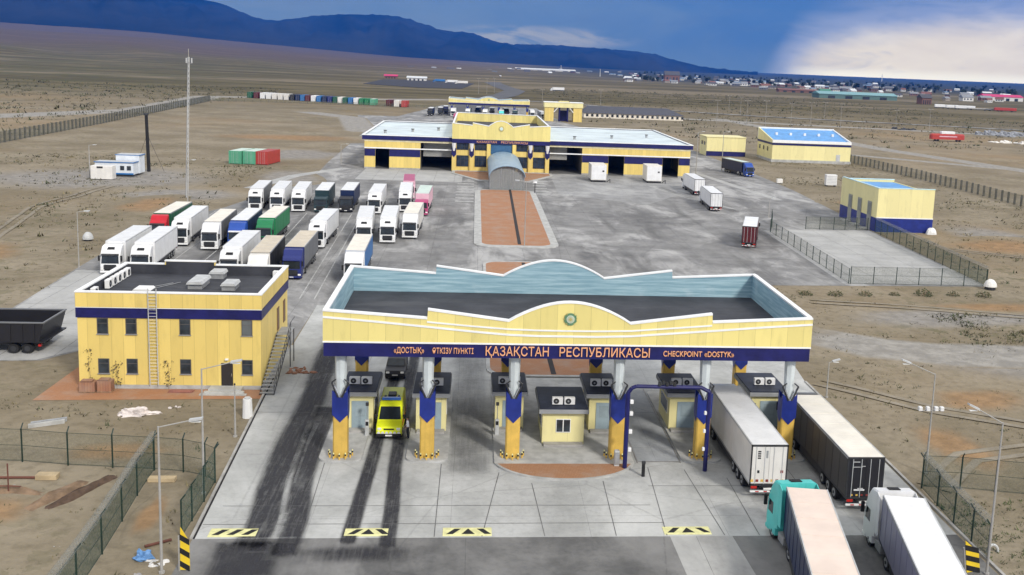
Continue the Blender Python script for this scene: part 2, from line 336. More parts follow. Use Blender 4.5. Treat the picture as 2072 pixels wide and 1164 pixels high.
# ------------------------------------------------------------------ mesh building
OFF = {}
class MB:
    def __init__(s): s.v = []; s.f = []; s.m = []; s.mats = []; s.attr = None
    def mi(s, mat):
        if mat not in s.mats: s.mats.append(mat)
        return s.mats.index(mat)
    def add(s, vs, fs, mat):
        o = len(s.v); i = s.mi(mat)
        s.v += [tuple(p) for p in vs]
        for f in fs: s.f.append(tuple(o+q for q in f)); s.m.append(i)
        return s
    def box(s, x0, x1, y0, y1, z0, z1, mat):
        return s.add([(x0,y0,z0),(x1,y0,z0),(x1,y1,z0),(x0,y1,z0),(x0,y0,z1),(x1,y0,z1),(x1,y1,z1),(x0,y1,z1)],
                     [(0,3,2,1),(4,5,6,7),(0,1,5,4),(1,2,6,5),(2,3,7,6),(3,0,4,7)], mat)
    def bbox(s, x0, x1, y0, y1, z0, z1, mat, c=0.05):
        """box with chamfered vertical and top edges"""
        p = lambda d, z: [(x0+c+d,y0+d,z),(x1-c-d,y0+d,z),(x1-d,y0+c+d,z),(x1-d,y1-c-d,z),(x1-c-d,y1-d,z),(x0+c+d,y1-d,z),(x0+d,y1-c-d,z),(x0+d,y0+c+d,z)]
        vs = p(0, z0)+p(0, z1-c)+p(c*0.9, z1)
        fs = [tuple(range(7,-1,-1)), tuple(range(16,24))]
        for r in (0, 8):
            for i in range(8): j = (i+1) % 8; fs.append((r+i, r+j, r+8+j, r+8+i))
        return s.add(vs, fs, mat)
    def prism(s, poly, a, b, mat, axis='y', capmat=None):
        """poly in the plane across axis, pushed from a to b (axis y: (x,z); x: (y,z); z: (x,y))"""
        f = {'y': lambda p, t: (p[0], t, p[1]), 'x': lambda p, t: (t, p[0], p[1]), 'z': lambda p, t: (p[0], p[1], t)}[axis]
        n = len(poly); vs = [f(p, a) for p in poly]+[f(p, b) for p in poly]
        s.add(vs, [(i, (i+1) % n, n+(i+1) % n, n+i) for i in range(n)], mat)
        s.add(vs, [tuple(range(n-1,-1,-1)), tuple(range(n, 2*n))], capmat or mat); return s
    def tube(s, p0, p1, r0, mat, r1=None, n=8, cap=True):
        p0 = Vector(p0); p1 = Vector(p1); r1 = r0 if r1 is None else r1
        d = (p1-p0).normalized(); a = d.orthogonal().normalized(); b = d.cross(a)
        vs = []
        for p, r in ((p0, r0), (p1, r1)):
            for i in range(n):
                t = 2*math.pi*i/n; vs.append(p+a*r*math.cos(t)+b*r*math.sin(t))
        fs = [(i, (i+1) % n, n+(i+1) % n, n+i) for i in range(n)]
        if cap: fs += [tuple(range(n-1,-1,-1)), tuple(range(n, 2*n))]
        return s.add(vs, fs, mat)
    def path(s, pts, r, mat, n=6):
        for a, b in zip(pts, pts[1:]): s.tube(a, b, r, mat, n=n)
        return s
    def quad(s, a, b, c, d, mat): return s.add([a,b,c,d], [(0,1,2,3)], mat)
    def blob(s, c, rx, ry, rz, mat, seed=0, amp=0.3, nu=14, nv=7, dome=True):
        vs = []; fs = []
        for j in range(nv+1):
            t = (math.pi/2 if dome else math.pi)*j/nv
            for i in range(nu):
                a = 2*math.pi*i/nu; d = Vector((math.sin(t)*math.cos(a), math.sin(t)*math.sin(a), math.cos(t)))
                k = 1+amp*noise.noise(d*1.9+Vector((seed*3.1, seed*1.7, 0)))+amp*0.5*noise.noise(d*4.5+Vector((seed, 0, 9)))
                vs.append((c[0]+d.x*rx*k, c[1]+d.y*ry*k, c[2]+d.z*rz*k))
        for j in range(nv):
            for i in range(nu): fs.append((j*nu+i, (j+1)*nu+i, (j+1)*nu+(i+1) % nu, j*nu+(i+1) % nu))
        return s.add(vs, fs, mat)
    def mesh(s, name, off=(0,0,0)):
        me = bpy.data.meshes.new(name)
        o = Vector(off); me.from_pydata([tuple(Vector(p)-o) for p in s.v], [], s.f)
        for mt in s.mats: me.materials.append(mt)
        me.polygons.foreach_set('material_index', s.m)
        if s.attr:
            at = me.attributes.new('edge', 'FLOAT', 'POINT'); at.data.foreach_set('value', s.attr)
        me.update(); return me
    def build(s, name, parent=None, smooth=False):
        off = OFF.get(parent.name, (0,0,0)) if parent else (0,0,0)
        me = s.mesh(name, off)
        if smooth: me.polygons.foreach_set('use_smooth', [True]*len(me.polygons))
        o = bpy.data.objects.new(name, me); COL.objects.link(o)
        if parent: o.parent = parent; OFF[o.name] = off
        return o
def tag(o, label, cat, group=None):
    o['label'] = label; o['category'] = cat
    if group: o['group'] = group
    return o
def T(name, label, cat, loc=(0,0,0), rotz=0.0, group=None, local=False):
    """a thing: an Empty at its base that parents its parts. local=True: the parts are given in its own frame"""
    o = bpy.data.objects.new(name, None); COL.objects.link(o); o.empty_display_size = 0.3
    o.location = loc; o.rotation_euler = (0,0,rotz)
    OFF[o.name] = (0,0,0) if (local or rotz) else tuple(loc)
    return tag(o, label, cat, group)
def S(name, mb, kind='structure', smooth=False):
    o = mb.build(name, None, smooth); o['kind'] = kind; return o
CACHE = {}
def part(key, name, parent, fn, loc=(0,0,0), rot=(0,0,0), smooth=False):
    """a part whose mesh is shared by all with the same key (given in its own frame)"""
    if key not in CACHE:
        mb = MB(); fn(mb); me = mb.mesh(name)
        if smooth: me.polygons.foreach_set('use_smooth', [True]*len(me.polygons))
        CACHE[key] = me
    o = bpy.data.objects.new(name, CACHE[key]); COL.objects.link(o); o.parent = parent
    o.location = loc; o.rotation_euler = rot; OFF[o.name] = (0,0,0); return o
def copy_tree(o, loc=None, rotz=None, label=None, parent=None):
    c = o.copy(); COL.objects.link(c)
    if parent: c.parent = parent
    OFF[c.name] = OFF.get(o.name, (0,0,0))
    if loc is not None: c.location = loc
    if rotz is not None: c.rotation_euler = (0,0,rotz)
    if label: c['label'] = label
    for ch in [q for q in KIDS(o)]: copy_tree(ch, parent=c)
    return c
def KIDS(o): return list(o.children)
def sheet(name, pts, z, mat, kind='structure'):
    return S(name, MB().add([(p[0], p[1], z) for p in pts], [tuple(range(len(pts)))], mat), kind)
def strip_mesh(mb, pts, widths, z, mat):
    """a ribbon along pts with attribute edge 0 at the rims, 1 in the middle"""
    if mb.attr is None: mb.attr = []
    n = len(pts); rows = []
    for i, (x, y) in enumerate(pts):
        a = pts[max(0, i-1)]; b = pts[min(n-1, i+1)]
        d = Vector((b[0]-a[0], b[1]-a[1], 0)).normalized(); q = Vector((-d.y, d.x, 0)); w = widths[i] if isinstance(widths, list) else widths
        endf = 0.0 if i in (0, n-1) else 1.0
        for t, e in ((-1,0),(-0.5,0.8),(0,1),(0.5,0.8),(1,0)):
            rows.append((x+q.x*w*t/2, y+q.y*w*t/2, z if e*endf > 0 or not mat.name.startswith(('dust','dirt')) else -0.02)); mb.attr.append(e*endf)
    fs = []
    for i in range(n-1):
        for j in range(4): fs.append((i*5+j, i*5+j+1, (i+1)*5+j+1, (i+1)*5+j))
    mb.add(rows, fs, mat)
def patch_mesh(mb, cx, cy, rx, ry, rot, z, mat, seed=0):
    """a soft-rimmed round patch: attribute edge 1 in the middle, 0 at the wavy rim"""
    if mb.attr is None: mb.attr = []
    vs = [(cx, cy, z)]; at = [1.0]; n = 40; K = 6; c, q = math.cos(rot), math.sin(rot)
    for j in range(1, K+1):
        for i in range(n):
            a = 2*math.pi*i/n; k = j/K*(1+0.28*noise.noise(Vector((math.cos(a)*1.3, math.sin(a)*1.3, seed))))
            x, y = rx*k*math.cos(a), ry*k*math.sin(a); vs.append((cx+x*c-y*q, cy+x*q+y*c, z if j < K or not mat.name.startswith(('dust','dirt')) else -0.02)); at.append(1-j/K)
    fs = [(0, 1+i, 1+(i+1) % n) for i in range(n)]
    for j in range(K-1):
        for i in range(n): a, b = 1+j*n+i, 1+j*n+(i+1) % n; fs.append((a, a+n, b+n, b))
    mb.add(vs, fs, mat); mb.attr += at
def subdiv(pts, step):
    out = [pts[0]]
    for a, b in zip(pts, pts[1:]):
        L = math.hypot(b[0]-a[0], b[1]-a[1]); k = max(1, int(L/step))
        for i in range(1, k+1): out.append((a[0]+(b[0]-a[0])*i/k, a[1]+(b[1]-a[1])*i/k))
    return out
def interp(tab, x):
    if x <= tab[0][0]: return tab[0][1]
    for (a, b), (c, d) in zip(tab, tab[1:]):
        if x <= c: return b+(d-b)*(x-a)/(c-a)
    return tab[-1][1]
AZ = lambda u: math.atan((u-1174)/2115)+CYAW
HOR = lambda u: 84+0.0407*u

# ------------------------------------------------------------------ terrain
FAN = [(-1.2,0.030),(AZ(0),0.0235),(AZ(300),0.0185),(AZ(560),0.0105),(AZ(800),0.0052),(AZ(1000),0.0024),(AZ(1200),0.0008),(AZ(1450),0.0),(3.2,0.0)]
def fan_z(a, r):
    if r < 1300: return 0.0
    t = min(1, (r-1300)/7700); f = interp(FAN, a); up = 22*max(0, (r-5000)/9200)**1.5
    return up+f*9000*(t**1.25)+ (f*9000*0.10*(noise.noise(Vector((a*9, r/1300, 3)))) if r > 2000 else 0)
def make_ground():
    mb = MB(); mt = ground_mat()
    rs = [0.5]; r = 25.0
    while r < 14200: rs.append(r); r *= 1.07
    rs.append(14200)
    azs = []; a = -math.pi
    while a < math.pi-1e-6:
        azs.append(a); a += R_(0.75) if -0.62 < a < 0.6 else R_(5)
    n = len(azs); vs = []
    for r in rs:
        for a in azs: vs.append((r*math.sin(a), r*math.cos(a), fan_z(a, r) if abs(a) < 1.5 else 0.0))
    fs = []
    for i in range(len(rs)-1):
        for j in range(n): k = (j+1) % n; fs.append((i*n+j, i*n+k, (i+1)*n+k, (i+1)*n+j))
    mb.add(vs, [f[::-1] for f in fs], mt); S('ground', mb, smooth=True)
make_ground()
RIDGE_PX = [(-500,-120),(-200,-75),(0,-48),(150,-30),(250,-15),(320,-5),(345,1),(375,12),(420,14),(450,20),(480,32),(515,44),(550,48),(600,42),(640,37),(700,34),(780,35),(810,40),(850,52),(880,62),(900,65),(940,67),(970,78),(1000,87),(1030,90),(1100,91),(1200,98),(1260,103),(1310,110),(1350,122),(1400,134),(1470,142),(1520,146)]
def make_mountains():
    mb = MB(); mt = rock_mat(); RD = 10800.0
    tab = [(AZ(u), (HOR(u)-v)/2115*1.0) for u, v in RIDGE_PX]
    azs = [AZ(-480)+(AZ(1515)-AZ(-480))*i/240 for i in range(241)]
    rs = [6600+ (RD-6600)*j/16 for j in range(17)]+[11500, 12500, 13800]
    vs = []
    for j, r in enumerate(rs):
        for a in azs:
            zr = CH+interp(tab, a)*RD/math.cos(a-CYAW)*0.985
            base = fan_z(a, min(r, 9000))-40
            t = (r-6600)/(RD-6600)
            if t <= 1:
                gul = noise.fractal(Vector((a*55, r/2600, 1)), 1.0, 2.0, 4)
                z = base+(zr-base)*max(0, (t**1.15)*(1+0.30*gul*(1-t)*4*t*1.3))
                z = min(z, (CH+interp(tab, a)*r*0.97) if t < 1 else zr)
            else: z = zr-(r-RD)*0.12
            if t >= 0.999 and t <= 1.001: z = zr+14*noise.noise(Vector((a*170, 0, 5)))
            vs.append((r*math.sin(a), r*math.cos(a), z))
    n = len(azs); fs = []
    for i in range(len(rs)-1):
        for j in range(n-1): fs.append((i*n+j, (i+1)*n+j, (i+1)*n+j+1, i*n+j+1))
    mb.add(vs, fs, mt); S('mountains', mb, smooth=True)
make_mountains()

# ------------------------------------------------------------------ paving
LOT = paving_mat('lot_paving', (0.170, 0.168, 0.166), (0.275, 0.272, 0.266), (0.06, 0.06, 0.06), (7.2, 12.0), 0.006, 0.75)
APRON = paving_mat('apron_concrete', (0.32, 0.325, 0.315), (0.46, 0.465, 0.455), (0.16, 0.16, 0.16), (9.0, 11.0), 0.0025, 0.25)
PAD = paving_mat('pad_concrete', (0.34, 0.34, 0.33), (0.43, 0.43, 0.42), (0.16, 0.16, 0.155), (5.0, 9.0), 0.02, 0.12)
TARMAC = paving_mat('worn_tarmac', (0.095, 0.095, 0.095), (0.19, 0.188, 0.183), (0.05, 0.05, 0.05), (50, 50), 0.0005, 0.45)
GRAVEL = paving_mat('gravel_ground', (0.225, 0.205, 0.18), (0.31, 0.285, 0.25), (0.18, 0.16, 0.13), (500, 500), 0.0, 0.15)
TRACKD = paving_mat('dirt_track', (0.27, 0.25, 0.225), (0.36, 0.335, 0.30), (0.22, 0.2, 0.17), (500, 500), 0.0, 0.2)
sheet('road_tarmac', [(-16.7,40),(32.6,40),(32.4,62.4),(-16.7,62.4)], 0.020, TARMAC)
sheet('apron', [(-16.7,62.4),(32.4,62.4),(32.7,96),(34.5,112),(37,125),(-18.4,125),(-18.1,96)], 0.024, APRON)
sheet('lorry_park', [(-53,99.5),(-40.5,100.5),(-36.2,107.0),(-18.4,107.0),(-18.4,125),(37,125),(42,141.7),(75.5,143.8),(77.5,196.5),(79.2,214),(82,260),(82.5,305),(80,420),(64,420),(62,308),(-30,308),(-33,420),(-44,420),(-41,300),(-39,258),(-44.5,225),(-47.5,205),(-54.5,180),(-53,145),(-51.5,118)], 0.016, LOT)
sheet('fenced_pad', [(55.0,192.5),(53.6,144.2),(75.0,144.2),(77.0,195.5)], 0.030, PAD)
sheet('terminal_apron', [(-29,284.5),(-29,258),(-3,258),(-3,284.5)], 0.028, PAD)
sheet('terminal_forecourt', [(20.5,284.5),(19.5,240),(38,225),(46,240),(60,262),(61,284.5)], 0.028, paving_mat('pale_lot', (0.22,0.22,0.22), (0.33,0.33,0.325), (0.09,0.09,0.09), (7,12), 0.006, 0.35))
DUST = dust_mat('dust_grey', (0.265,0.248,0.225), 0.95, 0.05, 0.02, 0.62); DROAD = dust_mat('dirt_track_soft', (0.30,0.285,0.26), 0.95, 0.25, 0.1, 0.6); DUSTO = dust_mat('dust_orange', (0.30,0.185,0.095), 0.8, 0.07)
mb = MB()
for i, (x, y, rx, ry, ro) in enumerate(((-84,246,36,26,0.3),(-60,222,16,12,0),(-52,318,18,22,0),(72,101,34,10,-0.12),(62,124,20,7,0.1),(104,180,14,34,0.2),(-44,258,10,20,0.2),(64,86,16,9,0))): patch_mesh(mb, x, y, rx, ry, ro, 0.005+0.003*i, DUST, i)
S('gravel_yard', mb)
mb = MB()
for i, (x, y, rx, ry, ro) in enumerate(((-66,382,44,24,0),(48,91,9,5,0.3),(-26,77,7,3,0.1),(98,180,22,12,0.2),(92,238,12,9,0),(70,130,16,4,0),(-20.2,66,1.3,5,0),(-31,66,6,4,0.4),(40,78,4,9,0.1),(56,73,9,6,0),(-70,150,9,22,0.1),(-62,205,8,18,0))): patch_mesh(mb, x, y, rx, ry, ro, 0.030+0.003*i, DUSTO, 20+i)
S('bare_soil', mb)
mb = MB()
for pts, w in (([(-44,420),(-60,520),(-90,560)], 9), ([(37,118),(45,109),(52,106.5),(64,106),(110,100)], 6.5), ([(-240,330),(-160,520),(-172,700),(-60,760),(-20,800)], 14), ([(150,650),(170,420),(190,330),(260,210)], 7), ([(140,390),(200,330),(330,260)], 5), ([(60,650),(320,560),(700,500)], 10)):
    strip_mesh(mb, subdiv(pts, 8), w*1.8, 0.070+0.004*w, DROAD)
S('dirt_road', mb)
# the far highway bending away to the town
mb = MB(); strip_mesh(mb, subdiv([(-6,600),(-2,700),(6,820),(26,950),(40,1100),(30,1290),(22,1500),(60,1900),(90,2600)], 25), 22, 0.30, pm('highway_asphalt', (0.085,0.085,0.088), 0.85, 0.2, 0.05)); mb.attr = None; S('highway', mb)
mb = MB(); strip_mesh(mb, subdiv([(34,830),(70,800),(110,760),(190,700),(420,600)], 25), 9, 0.28, LOT); mb.attr = None; S('side_road', mb)
sheet('office_road', [(-53,99.7),(-41,100.7),(-36.4,107.0),(-42,128),(-48,143),(-52.6,143),(-51.2,118)], 0.020, PAD)
sheet('hard_standing', [(-60,545),(45,545),(62,430),(64,420),(-33,420),(-44,420)], 0.014, LOT)
sheet('far_apron', [(-40,545),(45,545),(40,700),(-22,700)], 0.018, LOT)
mb = MB()
for pts, w in (([(-34,284),(-44,262),(-49,235)], 3.2), ([(64,300),(68,268),(72,240)], 2.2), ([(45,262),(50,240),(56,222)], 2.0)): strip_mesh(mb, subdiv(pts, 4), w, 0.034, PAD)
mb.attr = None; S('pale_path', mb)
# tyre soot on the lanes, oil on the lorry park
SOOT = fade_mat('tyre_soot', (0.024, 0.024, 0.030), 0.92, 2.2, 0.08, 0.14, 0.62)
mb = MB()
for pts, w in (([(-13.2,60.5),(-12.9,64),(-13.4,70),(-13.7,78),(-13.5,88),(-14.0,100),(-14.4,112)], 3.0), ([(-10.9,59.5),(-10.9,65),(-11.6,72),(-11.9,80),(-12.0,88)], 2.3),
               ([(-7.3,61),(-7.2,66),(-7.1,74),(-7.0,84),(-7.0,95),(-7.2,110)], 1.5), ([(-4.8,60.5),(-4.9,66),(-5.3,74),(-5.4,84),(-5.5,95),(-5.6,110)], 1.5),
               ([(-13.2,62.5),(-12.9,57)], 5.5)):
    strip_mesh(mb, subdiv(pts, 0.9), w, 0.036, SOOT)
patch_mesh(mb, -6.5, 60.3, 7, 1.9, 0.0, 0.0375, SOOT, 77); S('tyre_marks', mb)
mb = MB(); strip_mesh(mb, subdiv([(0.1,71),(0.1,76),(0.1,90),(0.0,108)], 2), 5.0, 0.033, fade_mat('lane_grime', (0.06,0.06,0.062), 0.42, 0.5, 0.4, 0.3, 0.9)); strip_mesh(mb, subdiv([(-13,72),(-13,90),(-14,112)], 2), 6.5, 0.031, MATS['lane_grime']); S('lane_stain', mb)
GRIME = fade_mat('grime', (0.06, 0.06, 0.064), 0.5, 0.16, 0.5, 0.42, 0.95)
mb = MB()
for i, (pts, w) in enumerate((([(21.2,62),(21,75),(21,95)], 4.2), ([(27.6,60),(27.4,75),(27.2,95)], 4.4), ([(-16,126),(-17,140),(-18,165),(-20,200)], 6), ([(-28,130),(-29,160),(-31,200)], 5), ([(-37,135),(-38,165),(-40,200)], 5), ([(46,262),(50,240),(57,215)], 4))): strip_mesh(mb, subdiv(pts, 3), w, 0.029+0.0015*i, GRIME)
for i, (x, y, rx, ry) in enumerate(((34,205,24,34),(54,190,9,28),(-5,195,6,50),(18,165,5,20),(-20,248,14,22),(2,122,20,7),(28,126,12,7),(30,160,14,16),(62,235,8,30))): patch_mesh(mb, x, y, rx, ry, 0, 0.040+0.0015*i, GRIME, 50+i)
S('oil_stains', mb)
# bay lines of the lorry park and slab joints of the lanes
mb = MB()
for x in (-46.0,-41.6,-37.4,-33.8,-29.3,-21.0,-19.2): mb.quad((x-0.08,128,0.038),(x+0.08,128,0.038),(x-2.0+0.08,200,0.038),(x-2.0-0.08,200,0.038), WLINE)
for x, y0, y1 in ((-9.9,98,112),(20.6,95,118),(26.7,92,118)): mb.quad((x,y0,0.038),(x+0.14,y0,0.038),(x+0.14,y1,0.038),(x,y1,0.038), WLINE)
S('bay_lines', mb)
mb = MB(); JT = pm('tar_joint', (0.13,0.13,0.13), 0.8, 0.3)
for x, y0, y1, dx in ((-10.2,62.5,74.8,-0.3),(-2.0,62.5,74.6,0.05),(1.0,62.5,73,1.3),(5.0,62.5,71,-0.4),(9.6,62.5,71.4,0.2),(12.9,62.5,74,0.6),(16.7,62.5,73.6,-0.5),(19.0,62.5,72,0.1),(24.2,62.5,74,0)):
    mb.quad((x,y0,0.040),(x+0.05,y0,0.040),(x+dx+0.05,y1,0.040),(x+dx,y1,0.040), JT)
for y, x0, x1 in ((67.2,-16,12.6),(70.5,13,20),(64.4,-16.6,13),(86,-17.6,-10.6),(95.5,-2,2)):
    mb.quad((x0,y,0.041),(x1,y,0.041),(x1,y+0.05,0.041),(x0,y+0.05,0.041), JT)
S('slab_joints', mb)
# the lighter slab edge between apron and tarmac
mb = MB(); mb.prism([(-16.88,62.4),(-16.70,62.4),(-18.1,96),(-18.28,96)],-0.1,0.13,CONCD,'z'); mb.prism([(-16.70,62.4),(-16.58,62.4),(-17.98,96),(-18.1,96)],0.02,0.032,BLACK,'z'); mb.box(32.62,32.82,44,96,-0.1,0.13, CONCD); S('kerb', mb)

def arc(cx, cy, rx, ry, a0, a1, n=10): return [(cx+rx*math.cos(R_(a0+(a1-a0)*i/n)), cy+ry*math.sin(R_(a0+(a1-a0)*i/n))) for i in range(n+1)]
def island(poly, top, topmat, name='kerbed_island'):
    mb = MB(); mb.prism(poly, -0.05, top, CONC, 'z', topmat); return S(name, mb)
def rrect(x0, x1, y0, y1, r): return arc(x0+r,y0+r,r,r,180,270,5)+arc(x1-r,y0+r,r,r,270,360,5)+arc(x1-r,y1-r,r,r,0,90,5)+arc(x0+r,y1-r,r,r,90,180,5)
def inset_island(outer, inner, z=0.16, mat=BRICKP):
    island(outer, z, CONC); sheet('paved_top', inner, z+0.004, mat)
# median: brick nose south of the canopy, brick north of it
nose = arc(7.3,75.4,5.4,4.0,180,360,16)
inset_island([(2.0,96),(2.0,75.4)]+nose[1:-1]+[(12.6,75.4),(12.6,96)], [(2.25,74.4)]+arc(7.3,75.2,5.1,3.6,194,346,14)[1:-1]+[(12.3,74.4)])
inset_island(rrect(1.6,13.0,92.5+4,155,2.5), rrect(2.0,12.6,97,154.4,2.2), 0.17, BRICKO)
inset_island(rrect(0.2,14.2,167.2,244,3.2), rrect(1.5,12.9,169,243.5,2.2), 0.16, BRICKO)
inset_island([(-6,284),(-6,278),(1,262),(14,262),(21,278),(21,284)], [(-5.2,284),(-5.2,278.5),(1.4,264),(13.6,264),(20.2,278.5),(20.2,284)], 0.17, BRICKP)
# lane islands
for x in (-9.47,-3.06,17.9,24.56): island(rrect(x-1.55,x+1.6,74.9,92.5,0.8), 0.17, CONC)
# a narrow dark strip runs up the median
mb = MB(); DKSTRIP = pm('dark_strip', (0.022,0.018,0.017), 0.8, 0.3)
for (a, b, w) in (((8.1,97.2),(7.6,154),0.5),((7.7,170),(8.4,243),0.55),((8.4,243),(8.9,283.5),0.5)):
    mb.prism([(a[0]-w/2,a[1]),(a[0]+w/2,a[1]),(b[0]+w/2,b[1]),(b[0]-w/2,b[1])], 0.1, 0.19, DKSTRIP, 'z')
S('median_strip', mb)
WEIGH = paving_mat('weighbridge_plate', (0.27,0.285,0.30), (0.36,0.375,0.39), (0.10,0.10,0.10), (3.2,8.5), 0.006, 0.3)
sheet('weighbridge', [(12.95,75.2),(16.15,75.2),(16.15,93),(12.95,93)], 0.045, WEIGH)
mb = MB(); mb.box(12.85,12.93,74.9,93.2,0,0.06,PIPE); mb.box(16.17,16.25,74.9,93.2,0,0.06,PIPE); mb.box(12.931,16.169,75.06,75.18,0,0.055,PIPE); S('weighbridge_edge', mb)
sheet('road_slab', [(13.1,62.4),(17.2,62.4),(17.9,40),(13.4,40)], 0.026, paving_mat('slab_concrete', (0.23,0.23,0.225), (0.33,0.33,0.32), (0.1,0.1,0.1), (4.3,7.5), 0.008, 0.5))
RUT = dust_mat('rut_soil', (0.30,0.275,0.235), 0.5, 0.3, 0.15, 0.8); mb = MB(); zz = 0
for pts in ([(34,96),(42,88),(52,82),(70,80),(110,84)], [(34,70),(40,76),(50,79),(64,76),(100,60)], [(-60,128),(-72,160),(-80,200),(-78,232)], [(84,176),(100,165),(112,150),(118,120)], [(45,132),(62,128),(90,118)]):
    for o_ in (-0.9, 0.9):
        P2 = subdiv(pts, 1.5); Q = []
        for i, (x, y) in enumerate(P2):
            a, b = P2[max(0,i-1)], P2[min(len(P2)-1,i+1)]; L_ = math.hypot(b[0]-a[0],b[1]-a[1]) or 1
            Q.append((x-(b[1]-a[1])/L_*o_+0.5*noise.noise(Vector((x*0.1,y*0.1,1))), y+(b[0]-a[0])/L_*o_+0.5*noise.noise(Vector((x*0.1,y*0.1,7)))))
        strip_mesh(mb, Q, 0.8, 0.150+0.003*zz, RUT); zz += 1
mb.v = [(x, y, z if z < 0 else z*0.25+0.045) for x, y, z in mb.v]; S('wheel_ruts', mb)
# painted speed-hump markings
def hump(x0, x1, y0, y1, mode):
    mb = MB(); mb.prism([(y0-0.15,0.02),(y0+0.1,0.055),(y1-0.1,0.055),(y1+0.15,0.02)], x0-0.1, x1+0.1, YSTR, 'x')
    n = 3; w = (x1-x0)/n
    for i in range(n):
        a = x0+w*(i+0.12); s = 0.55 if (mode == 'r' or i == 0) else (-0.55 if i == n-1 else 0.0)
        if s: q = [(a+(0 if s > 0 else 0.5),y0+0.12),(a+0.42+(0 if s > 0 else 0.5),y0+0.12),(a+0.42+(0.5 if s > 0 else 0),y1-0.12),(a+(0.5 if s > 0 else 0),y1-0.12)]
        else: q = [(a,y0+0.12),(a+0.85,y0+0.12),(a+0.44,y1-0.12),(a+0.40,y1-0.12)]
        mb.prism(q, 0.05, 0.060, BLACK, 'z')
    S('speed_hump', mb)
hump(-15.8,-13.1,62.75,63.75,'r'); hump(-7.5,-5.0,62.75,63.7,'m'); hump(-1.35,1.55,62.7,63.7,'m'); hump(12.9,15.8,62.75,63.7,'m')

# ------------------------------------------------------------------ lettering
def letters(text, x0, x1, z0, z1, y, mat, parent, name='lettering', axis='y'):
    c = bpy.data.curves.new('lettering', 'FONT'); c.body = text; c.extrude = 0.06; c.offset = 0.0
    o = bpy.data.objects.new('lettering', c); COL.objects.link(o)
    dg = bpy.context.evaluated_depsgraph_get(); me = bpy.data.meshes.new_from_object(o.evaluated_get(dg))
    bpy.data.objects.remove(o)
    xs = [v.co.x for v in me.vertices]; ys = [v.co.y for v in me.vertices]
    a, b = min(xs), max(xs); ref = 0.0, 0.70
    for v in me.vertices:
        x = x0+(v.co.x-a)/(b-a)*(x1-x0); z = z0+(v.co.y-ref[0])/(ref[1]-ref[0])*(z1-z0)
        v.co = (x, y-v.co.z, z)
    off = OFF.get(parent.name, (0,0,0))
    for v in me.vertices: v.co -= Vector(off)
    me.materials.clear(); me.materials.append(mat)
    o = bpy.data.objects.new(name, me); COL.objects.link(o); o.parent = parent; OFF[o.name] = off
    return o

# ------------------------------------------------------------------ the checkpoint canopy
def smooth_arch(p, q, top, n=18):
    """a cupola outline from p over top to q"""
    out = []
    for i in range(1, n):
        t = i/n; x = p[0]+(q[0]-p[0])*t
        h = math.sin(math.pi*t)**0.9
        base = p[1]+(q[1]-p[1])*t
        out.append((x, base+(top-base)*h))
    return out
def fascia_outline(x0, x1, zb, s=1.0):
    L = x1-x0; X = lambda t: x0+L*t
    p = (X(.369), zb+2.77); q = (X(.618), zb+2.70)
    return [(X(0), zb+3.36), (X(.2055), zb+2.87), (X(.2065), zb+3.53), p]+smooth_arch(p, q, zb+4.24)+[q, (X(.787), zb+3.52), (X(.788), zb+2.90), (X(1), zb+3.30)]
def top_trim(mb, outline, y0, y1, mat, h=0.13):
    for a, b in zip(outline, outline[1:]):
        if abs(a[0]-b[0]) < 0.08: continue
        mb.prism([a, b, (b[0], b[1]+h), (a[0], a[1]+h)], y0, y1, mat, 'y')
def column(parent, x, y, z1, w=0.53, lod=0):
    mb = MB(); mb.bbox(x-w, x+w, y-w, y+w, 0.17, 3.75, AMB, 0.10); c = mb.build('column', parent)
    k = w+0.045
    mb = MB()
    for (sx_, sy_) in ((0,-1),(0,1),(1,0),(-1,0)):
        pts = [(-k,3.55),(0,2.95),(k,3.55),(k,5.45),(0,4.85),(-k,5.45)]
        for g_ in (pts[:3]+[(k,4.2),(-k,4.2)], [(-k,4.2),(k,4.2),(k,5.45),(0,4.85)], [(-k,4.2),(0,4.85),(-k,5.45)]):
            if sx_ == 0: vs = [(x+a, y+sy_*k, z) for a, z in g_]
            else: vs = [(x+sx_*k, y+a, z) for a, z in g_]
            mb.add(vs, [tuple(range(len(vs)))], BLUE)
    mb.build('blue_cladding', c)
    mb = MB(); mb.tube((x,y,3.7),(x,y,z1), w*0.62, CAPM, w*0.86, 8); mb.tube((x,y-w*0.55,4.75),(x,y-w*0.35,6.2),0.03,CAPM,w*0.42,6); mb.build('capital', c)
    mb = MB()
    for s in (-1, 1):
        for a, b, r in (((0.12,-1.0,4.9),(0.62,-0.95,6.0),0.10),((0.62,-0.95,6.0),(0.30,-0.9,6.25),0.07)):
            mb.tube((x+s*a[0]*w/0.53, y+a[1]*w*1.05, a[2]), (x+s*b[0]*w/0.53, y+b[1]*w*1.05, b[2]), r, DARK, r*0.7, 6)
        mb.tube((x+s*0.05, y-w*1.06, 4.9), (x+s*0.40, y-w*1.04, 5.75), 0.05, CHROME, n=6)
    mb.build('lily_ornament', c)
    return c
